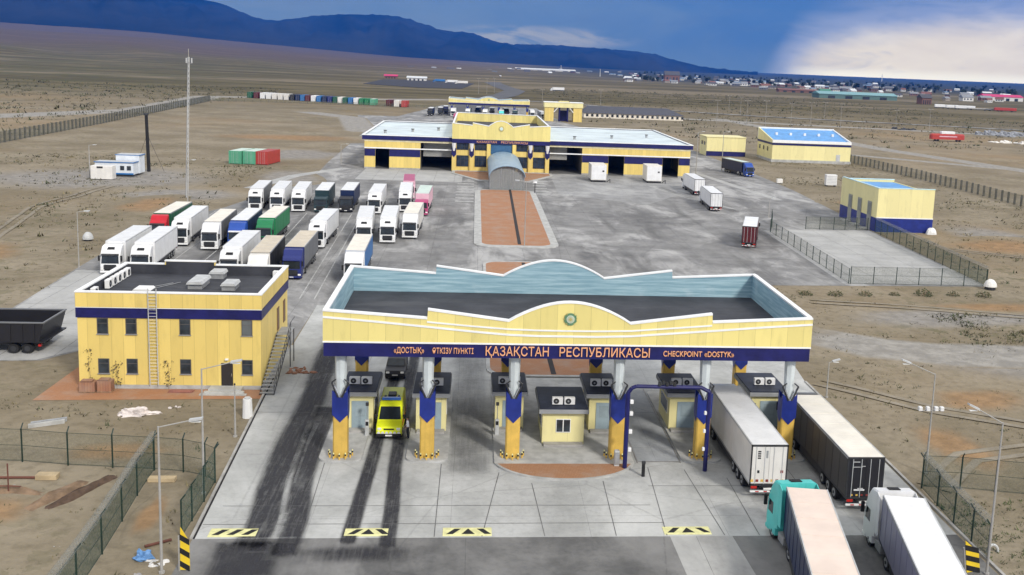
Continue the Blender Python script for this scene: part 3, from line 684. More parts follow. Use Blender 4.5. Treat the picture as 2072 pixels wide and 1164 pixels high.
def canopy(name, label, x0, x1, yf, yb, zb, cols, yc, texts, group=None, full=True):
    t = T(name, label, 'canopy', ((x0+x1)/2, yf, 0), group=group)
    fo = fascia_outline(x0, x1, zb)
    mb = MB(); mb.prism([(x0, zb+1.06), ]+fo+[(x1, zb+1.06)], yf, yf+0.16, YEL, 'y'); mb.build('front_fascia', t)
    fi = [(min(max(x, x0+0.17), x1-0.17), z) for x, z in fo]
    mb = MB(); mb.prism([(x0+0.17, zb+1.06)]+fi+[(x1-0.17, zb+1.06)], yf+0.163, yf+0.33, LBLUE, 'y')
    mb.prism([(x0+0.17, zb+1.06)]+fi+[(x1-0.17, zb+1.06)], yb-0.33, yb-0.163, LBLUE, 'y')
    mb.box(x0+0.17, x0+0.33, yf+0.33, yb-0.33, zb+1.06, zb+3.30, LBLUE); mb.box(x1-0.33, x1-0.17, yf+0.33, yb-0.33, zb+1.06, zb+3.26, LBLUE); mb.build('inner_parapet', t)
    mb = MB(); mb.prism([(x0, zb+1.06)]+fo+[(x1, zb+1.06)], yb-0.16, yb, YEL, 'y'); mb.build('rear_fascia', t)
    for a, b in ((x0, x0+0.165), (x1-0.165, x1)): mb = MB(); mb.box(a, b, yf+0.163, yb-0.163, zb+1.06, zb+3.3, YEL); mb.build('side_fascia', t)
    mb = MB(); top_trim(mb, fo, yf-0.05, yf+0.38, TRIM); top_trim(mb, fo, yb-0.38, yb+0.05, TRIM)
    for a, b in ((x0-0.04, x0+0.36), (x1-0.36, x1+0.04)): mb.box(a, b, yf+0.385, yb-0.385, zb+3.31, zb+3.44, TRIM)
    mb.build('coping', t)
    mb = MB(); mb.box(x0+0.05, x1-0.05, yf+0.04, yf+0.3, zb, zb+1.055, NAVY); mb.box(x0+0.05, x1-0.05, yb-0.3, yb-0.04, zb, zb+1.055, NAVY)
    mb.box(x0+0.05, x0+0.3, yf+0.305, yb-0.305, zb, zb+1.055, NAVY); mb.box(x1-0.3, x1-0.05, yf+0.305, yb-0.305, zb, zb+1.055, NAVY); mb.build('navy_band', t)
    mb = MB(); mb.box(x0-0.01, x1+0.01, yf-0.03, yf+0.03, zb+1.03, zb+1.15, TRIM); mb.build('cream_moulding', t)
    mb = MB(); mb.box(x0+0.34, x1-0.34, yf+0.34, yb-0.34, zb+1.0, zb+1.24, DECK); mb.build('roof_deck', t)
    mb = MB(); mb.box(x0+0.31, x1-0.31, yf+0.31, yb-0.31, zb+0.15, zb+0.3, SOFFIT); mb.build('soffit', t)
    L = x1-x0; X = lambda q: x0+L*q
    mb = MB()
    for A, h in (([(0,2.86),(.10,2.58),(.205,2.24),(.30,1.92),(.37,1.72),(.43,1.66),(.49,1.66),(.55,1.66),(.62,1.74),(.69,1.95),(.79,2.24),(.90,2.58),(1,2.84)],0.15), ([(.205,2.62),(.29,2.36),(.37,2.16),(.43,2.10),(.49,2.09),(.55,2.10),(.62,2.16),(.70,2.40),(.787,2.66)],0.12)):
        for a, b in zip(A, A[1:]): mb.prism([(X(a[0]), zb+a[1]), (X(b[0]), zb+b[1]), (X(b[0]), zb+b[1]+h), (X(a[0]), zb+a[1]+h)], yf-0.045, yf-0.002, TRIM, 'y')
    mb.build('swoosh_trim', t)
    # round state emblem: green-gold wreath, rays and a pale middle
    cx, cz = X(.4935), zb+3.05
    mb = MB(); GO = pm('emblem_gold', (0.50, 0.42, 0.16), 0.4); GR = pm('emblem_green', (0.12, 0.25, 0.14), 0.5); PB = pm('emblem_pale', (0.60, 0.74, 0.70), 0.4)
    mb.tube((cx,yf+0.01,cz),(cx,yf-0.07,cz),0.46,GR,n=24); mb.tube((cx,yf-0.071,cz),(cx,yf-0.10,cz),0.30,PB,n=20); mb.tube((cx,yf-0.101,cz),(cx,yf-0.13,cz),0.12,GO,n=12)
    for i in range(16):
        a = 2*math.pi*i/16; mb.tube((cx+0.14*math.cos(a),yf-0.115,cz+0.14*math.sin(a)),(cx+0.29*math.cos(a),yf-0.115,cz+0.29*math.sin(a)),0.018,GO,n=4)
    for s in (-1, 1):
        for i in range(6):
            a = math.radians(-80+i*26); px_, pz_ = cx+s*0.43*math.cos(a), cz+0.43*math.sin(a)
            mb.tube((px_, yf-0.09, pz_),(px_+s*0.10*math.cos(a+0.9), yf-0.12, pz_+0.13*math.sin(a+0.9)+0.05),0.04,GO if i % 2 else GR,0.015,5)
    mb.build('emblem', t)
    for s, a, b, c_, d in texts: letters(s, a, b, c_, d, yf-0.01, ORANGE, t)
    for y in yc:
        for x in cols: column(t, x, y, zb+0.16)
    return t
COLS = (-9.45, -3.06, 3.36, 11.3, 17.95, 24.58)
canopy('checkpoint_canopy', 'big yellow and navy road canopy with an arched parapet, lettered in orange over the lanes', -10.63, 25.75, 74.9, 91.7, 8.14, COLS, (75.95, 90.6),
       [('«ДОСТЫҚ»', -5.53, -3.35, 8.47, 8.88), ('ӨТКІЗУ ПУНКТІ', -2.74, 0.25, 8.46, 8.87), ('ҚАЗАҚСТАН', 1.15, 5.8, 8.34, 9.02), ('РЕСПУБЛИКАСЫ', 6.61, 13.38, 8.34, 9.02), ('CHECKPOINT', 14.42, 17.36, 8.45, 8.86), ('«DOSTYK»', 17.55, 19.82, 8.45, 8.86)])

# crash posts round the column feet
def crash_posts(x, y, who):
    t = T('crash_guard', f'yellow-black crash posts at the {who}', 'crash guard', (x, y, 0.17), group='crash posts round the column feet')
    for i in range(7):
        a = R_(180+30*i); px_, py_ = x+0.86*math.cos(a), y+0.86*math.sin(a)
        mb = MB(); mb.tube((px_,py_,0.17),(px_,py_,0.42),0.06,AMB,n=8); mb.tube((px_,py_,0.42),(px_,py_,0.56),0.064,BLACK,n=8); mb.tube((px_,py_,0.56),(px_,py_,0.66),0.06,YSTR,0.04,n=8); mb.build('post', t)
for x, w in zip(COLS, ('canopy column beside the open outer lane', 'canopy column beside the yellow van', 'canopy column at the brick median corner', 'canopy column between lone cabin and blue portal', 'canopy column by the blue portal leg', 'canopy column between the two long trailers')): crash_posts(x, 75.95, w)

# ------------------------------------------------------------------ air conditioners, booths
def ac_unit(mb, x, y, z, w=0.85, d=0.36, h=0.62, face=-1):
    mb.bbox(x-w/2, x+w/2, y-d/2, y+d/2, z+0.06, z+h, WHITE, 0.03)
    mb.box(x-w/2+0.05, x-w/2+0.12, y-d/2, y+d/2, z, z+0.06, DARK); mb.box(x+w/2-0.12, x+w/2-0.05, y-d/2, y+d/2, z, z+0.06, DARK)
    mb.tube((x-0.10, y+face*(d/2+0.012), z+h*0.53), (x-0.10, y+face*(d/2-0.02), z+h*0.53), h*0.37, DARK, n=14)
    mb.tube((x-0.10, y+face*(d/2+0.022), z+h*0.53), (x-0.10, y+face*(d/2+0.013), z+h*0.53), h*0.12, GREYM, n=10)
DOORBL = pm('grey_blue_door', (0.30, 0.38, 0.42), 0.4, 0.1)
ROOFN = pm('dark_booth_roof', (0.022, 0.028, 0.050), 0.55, 0.4, 0.8)
EDGE = pm('grey_roof_edge', (0.30, 0.31, 0.32), 0.6, 0.1)
def booth(xc, y0, y1, w, label, name='control_booth', front='door', zroof=3.05, group='control booths on the lane islands'):
    t = T(name, label, 'booth', (xc, y0, 0.17), group=group)
    x0, x1 = xc-w/2, xc+w/2
    mb = MB(); mb.box(x0, x1, y0, y1, 0.17, zroof, YELP); mb.build('wall', t)
    mb = MB(); mb.bbox(x0-0.32, x1+0.32, y0-0.4, y1+0.32, zroof, zroof+0.32, EDGE, 0.03); r = mb.build('roof', t)
    mb = MB(); mb.box(x0-0.24, x1+0.24, y0-0.32, y1+0.24, zroof+0.324, zroof+0.42, ROOFN); mb.build('roof_sheet', r)
    if front == 'door':
        mb = MB(); mb.box(xc-w*0.24, xc+w*0.34, y0-0.05, y0-0.003, 0.3, 2.55, DOORBL); d = mb.build('door', t)
        mb = MB(); mb.box(xc-w*0.12, xc+w*0.22, y0-0.07, y0-0.052, 1.3, 2.3, pm('pale_glass', (0.30,0.37,0.40), 0.15)); mb.build('pane', d)
    else:
        mb = MB(); mb.box(xc-0.58, xc+0.58, y0-0.05, y0-0.003, 1.1, 2.2, WHITE); wn = mb.build('window', t)
        mb = MB(); mb.box(xc-0.53, xc-0.05, y0-0.062, y0-0.052, 1.16, 2.14, GLASS); mb.box(xc+0.03, xc+0.53, y0-0.062, y0-0.052, 1.16, 2.14, GLASS); mb.build('pane', wn)
    for s, xx in ((-1, x0), (1, x1)):
        mb = MB(); mb.box(*((xx-0.05, xx-0.003) if s < 0 else (xx+0.003, xx+0.05)), y0+0.8, y1-1.0, 1.25, 2.4, WHITE); wn = mb.build('window', t)
        mb = MB(); mb.box(*((xx-0.064, xx-0.052) if s < 0 else (xx+0.052, xx+0.064)), y0+0.9, y1-1.1, 1.33, 2.32, GLASS); mb.build('pane', wn)
    for k in (-0.48, 0.48):
        mb = MB(); ac_unit(mb, xc+k, y0+0.62 if front == 'window' else y0+1.5, zroof+0.42); mb.build('air_conditioner', t)
    mb = MB(); mb.box(x0+0.1, x1-0.1, y0-0.75, y0-0.06, 0.17, 0.34, CONCD); mb.build('step', t)
    return t
booth(-8.75, 81.6, 86.4, 2.3, 'yellow lane booth behind the first canopy column, beside the open outer lane')
booth(-3.0, 81.4, 86.4, 2.4, 'yellow lane booth next to the yellow van, behind the second canopy column')
booth(3.3, 82.0, 86.6, 2.3, 'yellow lane booth at the median, behind the third canopy column')
booth(10.9, 81.6, 86.6, 2.2, 'yellow lane booth just past the lone cabin, behind the fourth canopy column')
booth(17.8, 82.0, 86.8, 2.5, 'yellow lane booth seen through the blue portal, beside the white refrigerated trailer')
booth(25.0, 82.4, 87.2, 2.8, 'yellow lane booth between the white trailer and the dark curtain trailer')
booth(7.45, 78.6, 83.6, 3.3, 'small pale yellow cabin with a two-pane window standing alone on the median', 'guard_cabin', 'window', 2.75, None)

for x, y, w_ in ((-7.95,80.3,'outer booth, beside the van lane'),(-3.95,82.2,'second booth, behind the white-shirted person'),(2.3,80.6,'median booth, facing the empty lane'),(12.2,80.6,'booth past the lone cabin, by the weighbridge'),(19.4,80.8,'booth beside the white trailer'),(23.4,80.9,'booth between the two long trailers')):
    t = T('lane_pillar', 'slim grey reader pillar with a dark screen at the '+w_, 'pillar', (x,y,0.17), group='reader pillars at the booths')
    mb = MB(); mb.bbox(x-0.16,x+0.16,y-0.14,y+0.14,0.17,1.45,PALEM,0.03); mb.build('body', t)
    mb = MB(); mb.box(x-0.11,x+0.11,y-0.155,y-0.143,1.0,1.32,BLACK); mb.build('screen', t)
    mb = MB(); mb.tube((x,y,1.45),(x,y,2.6),0.035,GREYM,n=6); mb.bbox(x-0.12,x+0.12,y-0.1,y+0.1,2.6,2.85,DARK,0.03); mb.build('signal', t)
# ------------------------------------------------------------------ blue portal frame, posts, cabinets at the lanes
t = T('height_portal', 'dark blue tubular portal frame across one lane, fitted with small white sensors', 'portal', (14.6, 73.4, 0))
mb = MB(); P_ = [(11.7,73.6,0.05),(11.7,73.6,6.0),(11.95,73.6,6.35),(12.3,73.6,6.5),(17.2,73.4,6.5)]
mb.path(P_[:2], 0.17, NAVY, 8); mb.path(P_[1:], 0.15, NAVY, 8); mb.build('frame', t)
mb = MB(); mb.tube((17.75,73.3,0.05),(17.75,73.3,6.2),0.17,NAVY,n=8); mb.tube((17.75,73.3,6.2),(17.15,73.4,6.5),0.15,NAVY,n=8); mb.build('post', t)
for z in (1.5, 2.9, 4.3, 5.2):
    mb = MB(); mb.bbox(11.86, 12.12, 73.42, 73.68, z, z+0.28, WHITE, 0.03); mb.build('sensor', t)
    if z < 5: mb = MB(); mb.bbox(17.42, 17.60, 73.1, 73.32, z+0.2, z+0.45, WHITE, 0.03); mb.build('sensor', t)
mb = MB()
for i in range(5): mb.box(13.9+i*0.28, 14.1+i*0.28, 73.3, 73.6, 6.62+0.1*(i % 2), 6.85+0.12*(i % 2), DARK)
mb.build('camera_cluster', t)
mb = MB(); mb.bbox(10.95,11.35,73.9,74.3,0.17,1.35,PALEM,0.04); mb.bbox(10.98,11.32,73.86,73.899,0.3,1.2,GREYM,0.02); tag(mb.build('electric_cabinet'), 'grey electric cabinet standing at the foot of the blue portal', 'cabinet')
t = T('barrier_post', 'short black barrier post at the tip of the brick median', 'post', (12.9,72.3,0)); mb = MB(); mb.tube((12.9,72.3,0),(12.9,72.3,1.0),0.13,BLACK,n=8); mb.build('post', t); mb = MB(); mb.bbox(12.76,13.04,72.2,72.4,1.0,1.2,DARK,0.03); mb.build('cap', t)
# striped end boards either side of the road
def end_board(x, y, h, label, w=0.42):
    t = T('striped_end_board', label, 'marker board', (x, y, 0))
    mb = MB(); mb.prism([(x-w,0.1),(x+w,0.1),(x+w,h-0.9),(x-w+0.05,h)], y-0.03, y+0.03, pm('signal_yellow', (0.78,0.55,0.03), 0.5, 0.1), 'y'); mb.build('board', t)
    mb = MB()
    for k in range(3):
        z = h*(0.12+0.30*k); mb.prism([(x-w,z),(x+w,z-0.35),(x+w,z-0.35+0.36),(x-w,z+0.36)], y-0.036, y-0.031, BLACK, 'y')
    mb.build('stripe', t)
    mb = MB(); mb.tube((x-w-0.06,y+0.03,0),(x-w-0.06,y+0.03,h*0.8),0.06,POLE,n=6); mb.build('post', t)
    return t
o = end_board(-16.05, 58.3, 2.7, 'yellow and black striped end board beside the tarmac, below the sagging litter', 0.27)
o = end_board(31.0, 57.2, 2.2, 'yellow and black striped end board past the white-roofed trailer, leaning slightly', 0.42); o.rotation_euler = (0, R_(-9), 0)

# ------------------------------------------------------------------ two-storey yellow office
def window(parent, x0, x1, z0, z1, y, glass=GLASS, frame=None):
    mb = MB(); fr = frame or pm('window_frame', (0.10,0.09,0.085), 0.5)
    mb.box(x0, x1, y-0.04, y-0.002, z0, z1, fr); w = mb.build('window', parent)
    m_ = (z0+z1)/2+0.25
    mb = MB(); mb.box(x0+0.07, x1-0.07, y-0.052, y-0.042, z0+0.07, m_-0.03, glass); mb.box(x0+0.07, x1-0.07, y-0.052, y-0.042, m_+0.03, z1-0.06, glass); mb.build('pane', w)
    mb = MB(); mb.box(x0-0.05, x1+0.05, y-0.12, y-0.001, z0-0.07, z0-0.005, GREYM); mb.build('sill', w)
    return w
def office():
    x0, x1, y0, y1, zt = -34.0, -18.45, 92.2, 105.3, 8.62
    t = T('office_building', 'two-storey yellow office block with a navy belt, dark flat roof and outside stair', 'building', ((x0+x1)/2, y0, 0))
    mb = MB(); mb.box(x0, x1, y0, y1, 0.35, 7.5, YELW); mb.build('wall', t)
    mb = MB(); mb.box(x0-0.06, x1+0.06, y0-0.06, y1+0.06, -0.1, 0.345, CONC); mb.build('plinth', t)
    mb = MB(); mb.box(x0-0.10, x1+0.10, y0-0.10, y1+0.10, 6.40, 7.28, NAVY); mb.build('navy_belt', t)
    mb = MB()
    mb.box(x0-0.10, x1+0.10, y0-0.10, y0+0.24, 7.34, zt, YELW); mb.box(x1-0.24, x1+0.10, y0+0.243, y1-0.243, 7.34, zt, YELW); mb.box(x0-0.10, x0+0.24, y0+0.243, y1-0.243, 7.34, zt, YELW)
    mb.box(x0-0.10, x1+0.10, y1-0.24, y1+0.10, 7.34, zt, YELW); mb.box(-30.2, -25.4, y1-0.235, y1+0.095, zt+0.003, zt+0.33, YELW); mb.build('parapet', t)
    mb = MB(); IN = DECK
    mb.box(x0+0.245, x1-0.245, y1-0.30, y1-0.245, 7.7, zt-0.02, IN); mb.box(x0+0.245, x0+0.30, y0+0.3, y1-0.31, 7.7, zt-0.02, IN); mb.box(x1-0.30, x1-0.245, y0+0.3, y1-0.31, 7.7, zt-0.02, IN); mb.box(-30.1,-25.5,y1-0.29,y1-0.24,zt-0.015,zt+0.30,IN); mb.build('parapet_lining', t)
    mb = MB()
    mb.box(x0-0.10, x1+0.10, y0-0.10, y0+0.1, 7.285, 7.335, TRIM)
    mb.box(x0-0.14, x1+0.14, y0-0.14, y0+0.30, zt+0.004, zt+0.12, TRIM); mb.box(x0-0.14, x0+0.30, y0+0.303, y1-0.303, zt+0.004, zt+0.12, TRIM); mb.box(x1-0.30, x1+0.14, y0+0.303, y1-0.303, zt+0.004, zt+0.12, TRIM)
    mb.box(x0-0.14, -30.25, y1-0.30, y1+0.14, zt+0.004, zt+0.12, TRIM); mb.box(-25.35, x1+0.14, y1-0.30, y1+0.14, zt+0.004, zt+0.12, TRIM); mb.box(-30.24,-25.36, y1-0.30, y1+0.14, zt+0.334, zt+0.45, TRIM); mb.build('coping', t)
    mb = MB(); mb.box(x0+0.245, x1-0.245, y0+0.245, y1-0.245, 7.505, 7.72, DECK); mb.build('roof_deck', t)
    for x in (-31.9,-29.5,-24.95,-19.65):
        window(t, x-0.47, x+0.47, 4.95, 6.35, y0); window(t, x-0.47, x+0.47, 1.38, 2.72, y0)
    mb = MB(); mb.box(-21.9,-20.9,y0-0.05,y0-0.002,0.36,2.42,pm('dark_door',(0.03,0.025,0.024),0.5)); d = mb.build('door', t)
    mb = MB(); mb.tube((-21.02,y0-0.09,1.2),(-21.02,y0-0.09,1.5),0.025,CHROME,n=6); mb.build('handle', d)
    mb = MB(); mb.box(-22.8,-20.0,y0-1.1,y0-0.07,-0.05,0.34,CONC); mb.box(-23.1,-19.7,y0-1.5,y0-1.103,-0.05,0.22,CONC); mb.box(-23.4,-19.4,y0-1.9,y0-1.503,-0.05,0.11,CONC); mb.build('entrance_step', t)
    mb = MB(); mb.bbox(-21.55,-21.25,y0-0.25,y0-0.003,2.72,2.86,LAMPL,0.03); mb.build('door_lamp', t)
    mb = MB()
    for x in (-27.95,-27.25): mb.box(x-0.03,x+0.03,y0-0.30,y0-0.24,0.4,9.1,PALEM)
    for i in range(28): mb.box(-27.92,-27.28,y0-0.285,y0-0.255,0.6+i*0.3,0.64+i*0.3,PALEM)
    for z in (1.5,4,6,8):
        for x in (-27.95,-27.25): mb.box(x-0.02,x+0.02,y0-0.24,y0-0.003 if z < 6 else y0-0.102,z,z+0.04,PALEM)
    mb.build('roof_ladder', t)
    # side stair up to the first floor
    sx0, sx1 = x1+0.15, x1+1.35
    mb = MB(); n = 17
    for i in range(n):
        y = 90.6+i*0.50; z = 0.2*(i+1); mb.box(sx0, sx1, y, y+0.34, z-0.05, z, GREYM)
    for xx in (sx0-0.03, sx1+0.005): mb.prism([(90.5,0.05),(90.75,0.0),(99.2,3.3),(99.2,3.55)], xx, xx+0.04, DARK, 'x')
    mb.box(sx0,sx1,99.12,101.4,3.35,3.42,GREYM)
    for y in (99.3,101.3): mb.tube((sx1-0.05,y,0),(sx1-0.05,y,3.35),0.05,DARK,n=6)
    st = mb.build('outside_stair', t)
    mb = MB()
    for xx in (sx1+0.03,):
        mb.tube((xx,90.6,1.1),(xx,99.2,4.45),0.03,DARK,n=6); mb.tube((xx,90.6,0.6),(xx,99.2,3.95),0.02,DARK,n=6)
        for i in range(9): mb.tube((xx,90.7+i*1.06,0.12+i*0.41),(xx,90.7+i*1.06,1.12+i*0.41),0.022,DARK,n=5)
        mb.tube((xx,99.2,4.45),(xx,101.4,4.45),0.03,DARK,n=6)
    mb.build('handrail', st)
    for y, z in ((100.2,3.45),(103.4,3.45)):
        mb = MB(); mb.box(x1+0.003,x1+0.06,y-0.5,y+0.5,z,z+2.2,pm('brown_door',(0.16,0.09,0.04),0.5)); mb.build('side_door', t)
    # roof lights and vents
    for x, y, sx_, sy_, h, mt in ((-29.7,96.6,0.8,0.8,0.45,WHITE),(-25.6,99.6,0.75,1.7,0.75,PALEM),(-24.75,103.6,0.75,0.85,0.75,PALEM),(-22.5,98.7,0.7,1.1,0.7,PALEM)):
        mb = MB(); mb.box(x-sx_*0.85,x+sx_*0.85,y-sy_*0.85,y+sy_*0.85,7.724,7.72+h*0.65,GREYM)
        mb.prism([(x-sx_,7.725+h*0.65),(x+sx_,7.725+h*0.65),(x+sx_*0.8,7.72+h),(x-sx_*0.8,7.72+h)], y-sy_, y+sy_, mt, 'y'); mb.build('roof_vent', t)
    mb = MB(); mb.path([(-30,98,7.78),(-28.2,100.5,7.78)],0.03,GREYM); mb.path([(-29.2,98,7.78),(-27.6,100.9,7.78)],0.03,GREYM); mb.build('roof_pipe', t)
    mb = MB(); mb.box(-19.6,-19.1,103.9,104.6,7.725,8.35,WHITE); mb.build('roof_box', t)
office()
for i, y in enumerate((94.4, 98.0, 99.3, 100.6, 101.9, 103.2)):
    mb = MB(); ac_unit(mb, 0, 0, 0, 0.95, 0.42, 0.85)
    o = mb.build('air_conditioner'); o.location = (-33.25, y, 7.73); o.rotation_euler = (0,0,R_(90))
    lab = ('white air conditioner alone at the near corner of the office roof', 'air conditioner at the near end of the row of five on the office roof', 'second air conditioner from the near end of the row of five on the office roof',
           'middle air conditioner of the row of five on the office roof', 'air conditioner second from the far end of the row of five on the office roof', 'air conditioner at the far end of the row of five on the office roof')[i]
    tag(o, lab, 'air conditioner', 'air conditioners along the office parapet')
sheet('office_walk', [(-36.6,88.7),(-17.6,89.6),(-17.6,92.1),(-34.1,92.1),(-34.1,106),(-36.2,106)], 0.020, BRICKO)
sheet('concrete_path', [(-17.6,89.6),(-17.4,96),(-18.0,107),(-18.4,107),(-18.4,92)], 0.022, PAD)
# things stacked along the office wall
PAV = brick_mat('stacked_bricks', (0.30,0.14,0.085), (0.36,0.18,0.10))
def stack(x, y, w, d, h, label):
    t = T('brick_stack', label, 'stack', (x, y, 0.02)); mb = MB()
    mb.box(x-w/2,x+w/2,y-d/2,y+d/2,0.14,h,PAV); mb.box(x-w/2+0.1,x+w/2-0.25,y-d/2+0.05,y+d/2-0.1,h+0.003,h+0.12,PAV); mb.build('brick_layer', t)
    mb = MB()
    for k in (-0.4,0,0.4): mb.box(x-w/2,x+w/2,y+k*d-0.05,y+k*d+0.05,0.02,0.10,WOOD)
    mb.box(x-w/2-0.02,x+w/2+0.02,y-d/2-0.02,y+d/2+0.02,0.104,0.138,WOOD); mb.build('pallet', t)
stack(-32.9,91.2,1.3,0.9,0.95,'pallet of red brown pavers at the office corner'); stack(-31.5,91.3,1.2,0.9,1.05,'pallet of dark brown pavers under the ground-floor window, beside another pallet')
t = T('plank_pile','pile of reddish planks lying against the office wall left of the door steps','plank pile',(-25.2,91.3,0))
for i in range(7):
    mb = MB(); mb.box(-26.2+0.1*(i%3),-24.2+0.12*(i%2),91.0+0.17*(i%4),91.14+0.17*(i%4),0.03+0.09*(i//4),0.11+0.09*(i//4),pm('red_plank',(0.30,0.13,0.10),0.8,0.25)); mb.build('plank', t)
def debris(name, label, cat, x, y, n, r, mat, seed, z=0.0):
    rnd = random.Random(seed); t = MB()
    for i in range(n):
        a = rnd.uniform(0,6.28); d = r*math.sqrt(rnd.random()); t.blob((x+d*math.cos(a)*1.6,y+d*math.sin(a),z-0.02),rnd.uniform(.15,.5)*r,rnd.uniform(.15,.4)*r,rnd.uniform(.08,.28)*r,mat,i+seed,0.55,9,4)
    return tag(t.build(name), label, cat)
TARP = pm('dirty_white_sheet',(0.62,0.56,0.53),0.7,0.2,2)
def tarp(x, y, label):
    mb = MB(); mb.blob((x,y,-0.02),1.25,0.62,0.42,TARP,9,0.85,22,7); mb.blob((x+1.1,y+0.15,-0.02),1.0,0.3,0.22,TARP,4,0.8,18,5); mb.blob((x-0.7,y-0.3,-0.02),0.6,0.3,0.3,TARP,6,0.8,14,5)
    tag(mb.build('plastic_sheet'), label, 'plastic sheet')
tarp(-27.2, 85.4, 'crumpled dirty white plastic sheet lying on the bare ground in front of the office')
(lambda *a: None)('plastic_sheet','crumpled dirty white plastic sheet lying on the bare ground in front of the office','plastic sheet',-27.0,85.4,14,0.95,TARP,3)
debris('cement_bag','torn pale sack on the ground by the orange walk','sack',-24.4,87.3,4,0.5,TARP,5)
t = T('pipe_section','pair of pale concrete gutter lengths lying side by side on the ground','concrete channel',(-33.3,82.4,0))
for k, (dy, mt) in enumerate(((0,CONC),(0.5,GREYM))):
    mb = MB(); mb.prism([(-34.2,81.9+dy),(-31.9,83.1+dy),(-32.0,83.4+dy),(-34.3,82.2+dy)],0.0,0.28,mt,'z'); mb.build('channel', t)
debris('rubble_heap','orange brick rubble heap beside the outside stair','rubble',-15.9,97.2,12,0.8,PAV,11,0.03)
debris('sand_heap','small reddish heap dumped at the foot of the outside stair railing','rubble',-16.2,98.6,8,0.6,pm('red_soil',(0.30,0.14,0.08),0.95,0.2),12,0.03)

# ------------------------------------------------------------------ vehicles
def paint(name, c, **k): return pm('paint_'+name, c, 0.4, 0.07, 0.7, streak=k.pop('streak', 0.3), **k)
PW = paint('white', (0.78,0.785,0.79), dirt=(0.42,0.40,0.36)); PWW = paint('warm_white', (0.74,0.72,0.68), dirt=(0.45,0.42,0.38)); PR = paint('red', (0.52,0.012,0.025)); PB_ = paint('blue', (0.02,0.075,0.36)); PN = paint('navy', (0.018,0.028,0.16))
PG = paint('green', (0.015,0.20,0.075)); PDG = paint('dark_green', (0.012,0.10,0.05)); PBK = paint('black', (0.018,0.018,0.022)); PT = paint('turquoise', (0.10,0.62,0.58)); PGR = paint('grey', (0.16,0.165,0.175)); PDT = paint('dark_teal', (0.02,0.045,0.055)); PMG = paint('magenta', (0.42,0.06,0.17)); PPK = paint('pink', (0.74,0.47,0.55)); PMR = paint('maroon', (0.10,0.012,0.016))
PCG = paint('charcoal', (0.05,0.046,0.044)); PLV = paint('lavender_grey', (0.25,0.25,0.34)); PDN = paint('dark_navy', (0.010,0.022,0.075)); PLB = paint('bright_blue', (0.03,0.16,0.42)); PBG = pm('roof_beige', (0.60,0.53,0.42), 0.6, 0.10, 0.5, streak=0.2); PCR = pm('roof_cream', (0.74,0.70,0.62), 0.6, 0.08, 0.5); PMT = pm('roof_mint', (0.56,0.66,0.60), 0.6, 0.08, 0.5); PPC = pm('roof_peach', (0.72,0.60,0.52), 0.6, 0.07, 0.5)
PYV = paint('lime_yellow', (0.86,0.93,0.02), streak=0.15)
def wheel(mb, r=0.5, w=0.3):
    mb.tube((-w/2,0,0),(w/2,0,0),r,BLACK,n=16)
def wheel_set(t, x, y, r=0.5, w=0.32, rz=0.0, side=None):
    k = ('wheel', r, w); o = part(k, 'wheel', t, lambda m: m.tube((-w/2,0,0),(w/2,0,0),r,BLACK,n=16), (x,y,r), (0,0,rz))
    s = side or (1 if x > 0 else -1)
    part(('rim', r, w, s), 'rim', o, lambda m: (m.tube((s*(w/2-0.02),0,0),(s*(w/2+0.012),0,0),r*0.6,GREYM,n=12), m.tube((s*(w/2+0.012),0,0),(s*(w/2+0.05),0,0),r*0.22,DARK,n=8)))
CABS = {  'tall': [(0.02,0.42),(-0.06,1.15),(-0.02,1.45),(0.16,2.55),(0.30,2.80),(0.55,3.35),(1.10,3.90),(2.05,4.05),(2.10,1.0),(1.75,0.95),(1.75,0.42)],
  # side outline (y, z) from the front bottom, clockwise
    'high': [(0.02,0.42),(-0.06,1.15),(-0.02,1.45),(0.16,2.55),(0.30,2.78),(0.55,3.25),(1.15,3.68),(2.05,3.78),(2.10,1.0),(1.75,0.95),(1.75,0.42)],
    'plain': [(0.02,0.42),(-0.06,1.15),(-0.02,1.45),(0.16,2.60),(0.32,2.86),(0.80,2.98),(2.05,3.00),(2.10,1.0),(1.75,0.95),(1.75,0.42)],
    'spoiler': [(0.02,0.42),(-0.06,1.15),(-0.02,1.45),(0.16,2.60),(0.32,2.90),(0.75,3.15),(1.45,3.82),(2.05,3.92),(2.10,1.0),(1.75,0.95),(1.75,0.42)]}
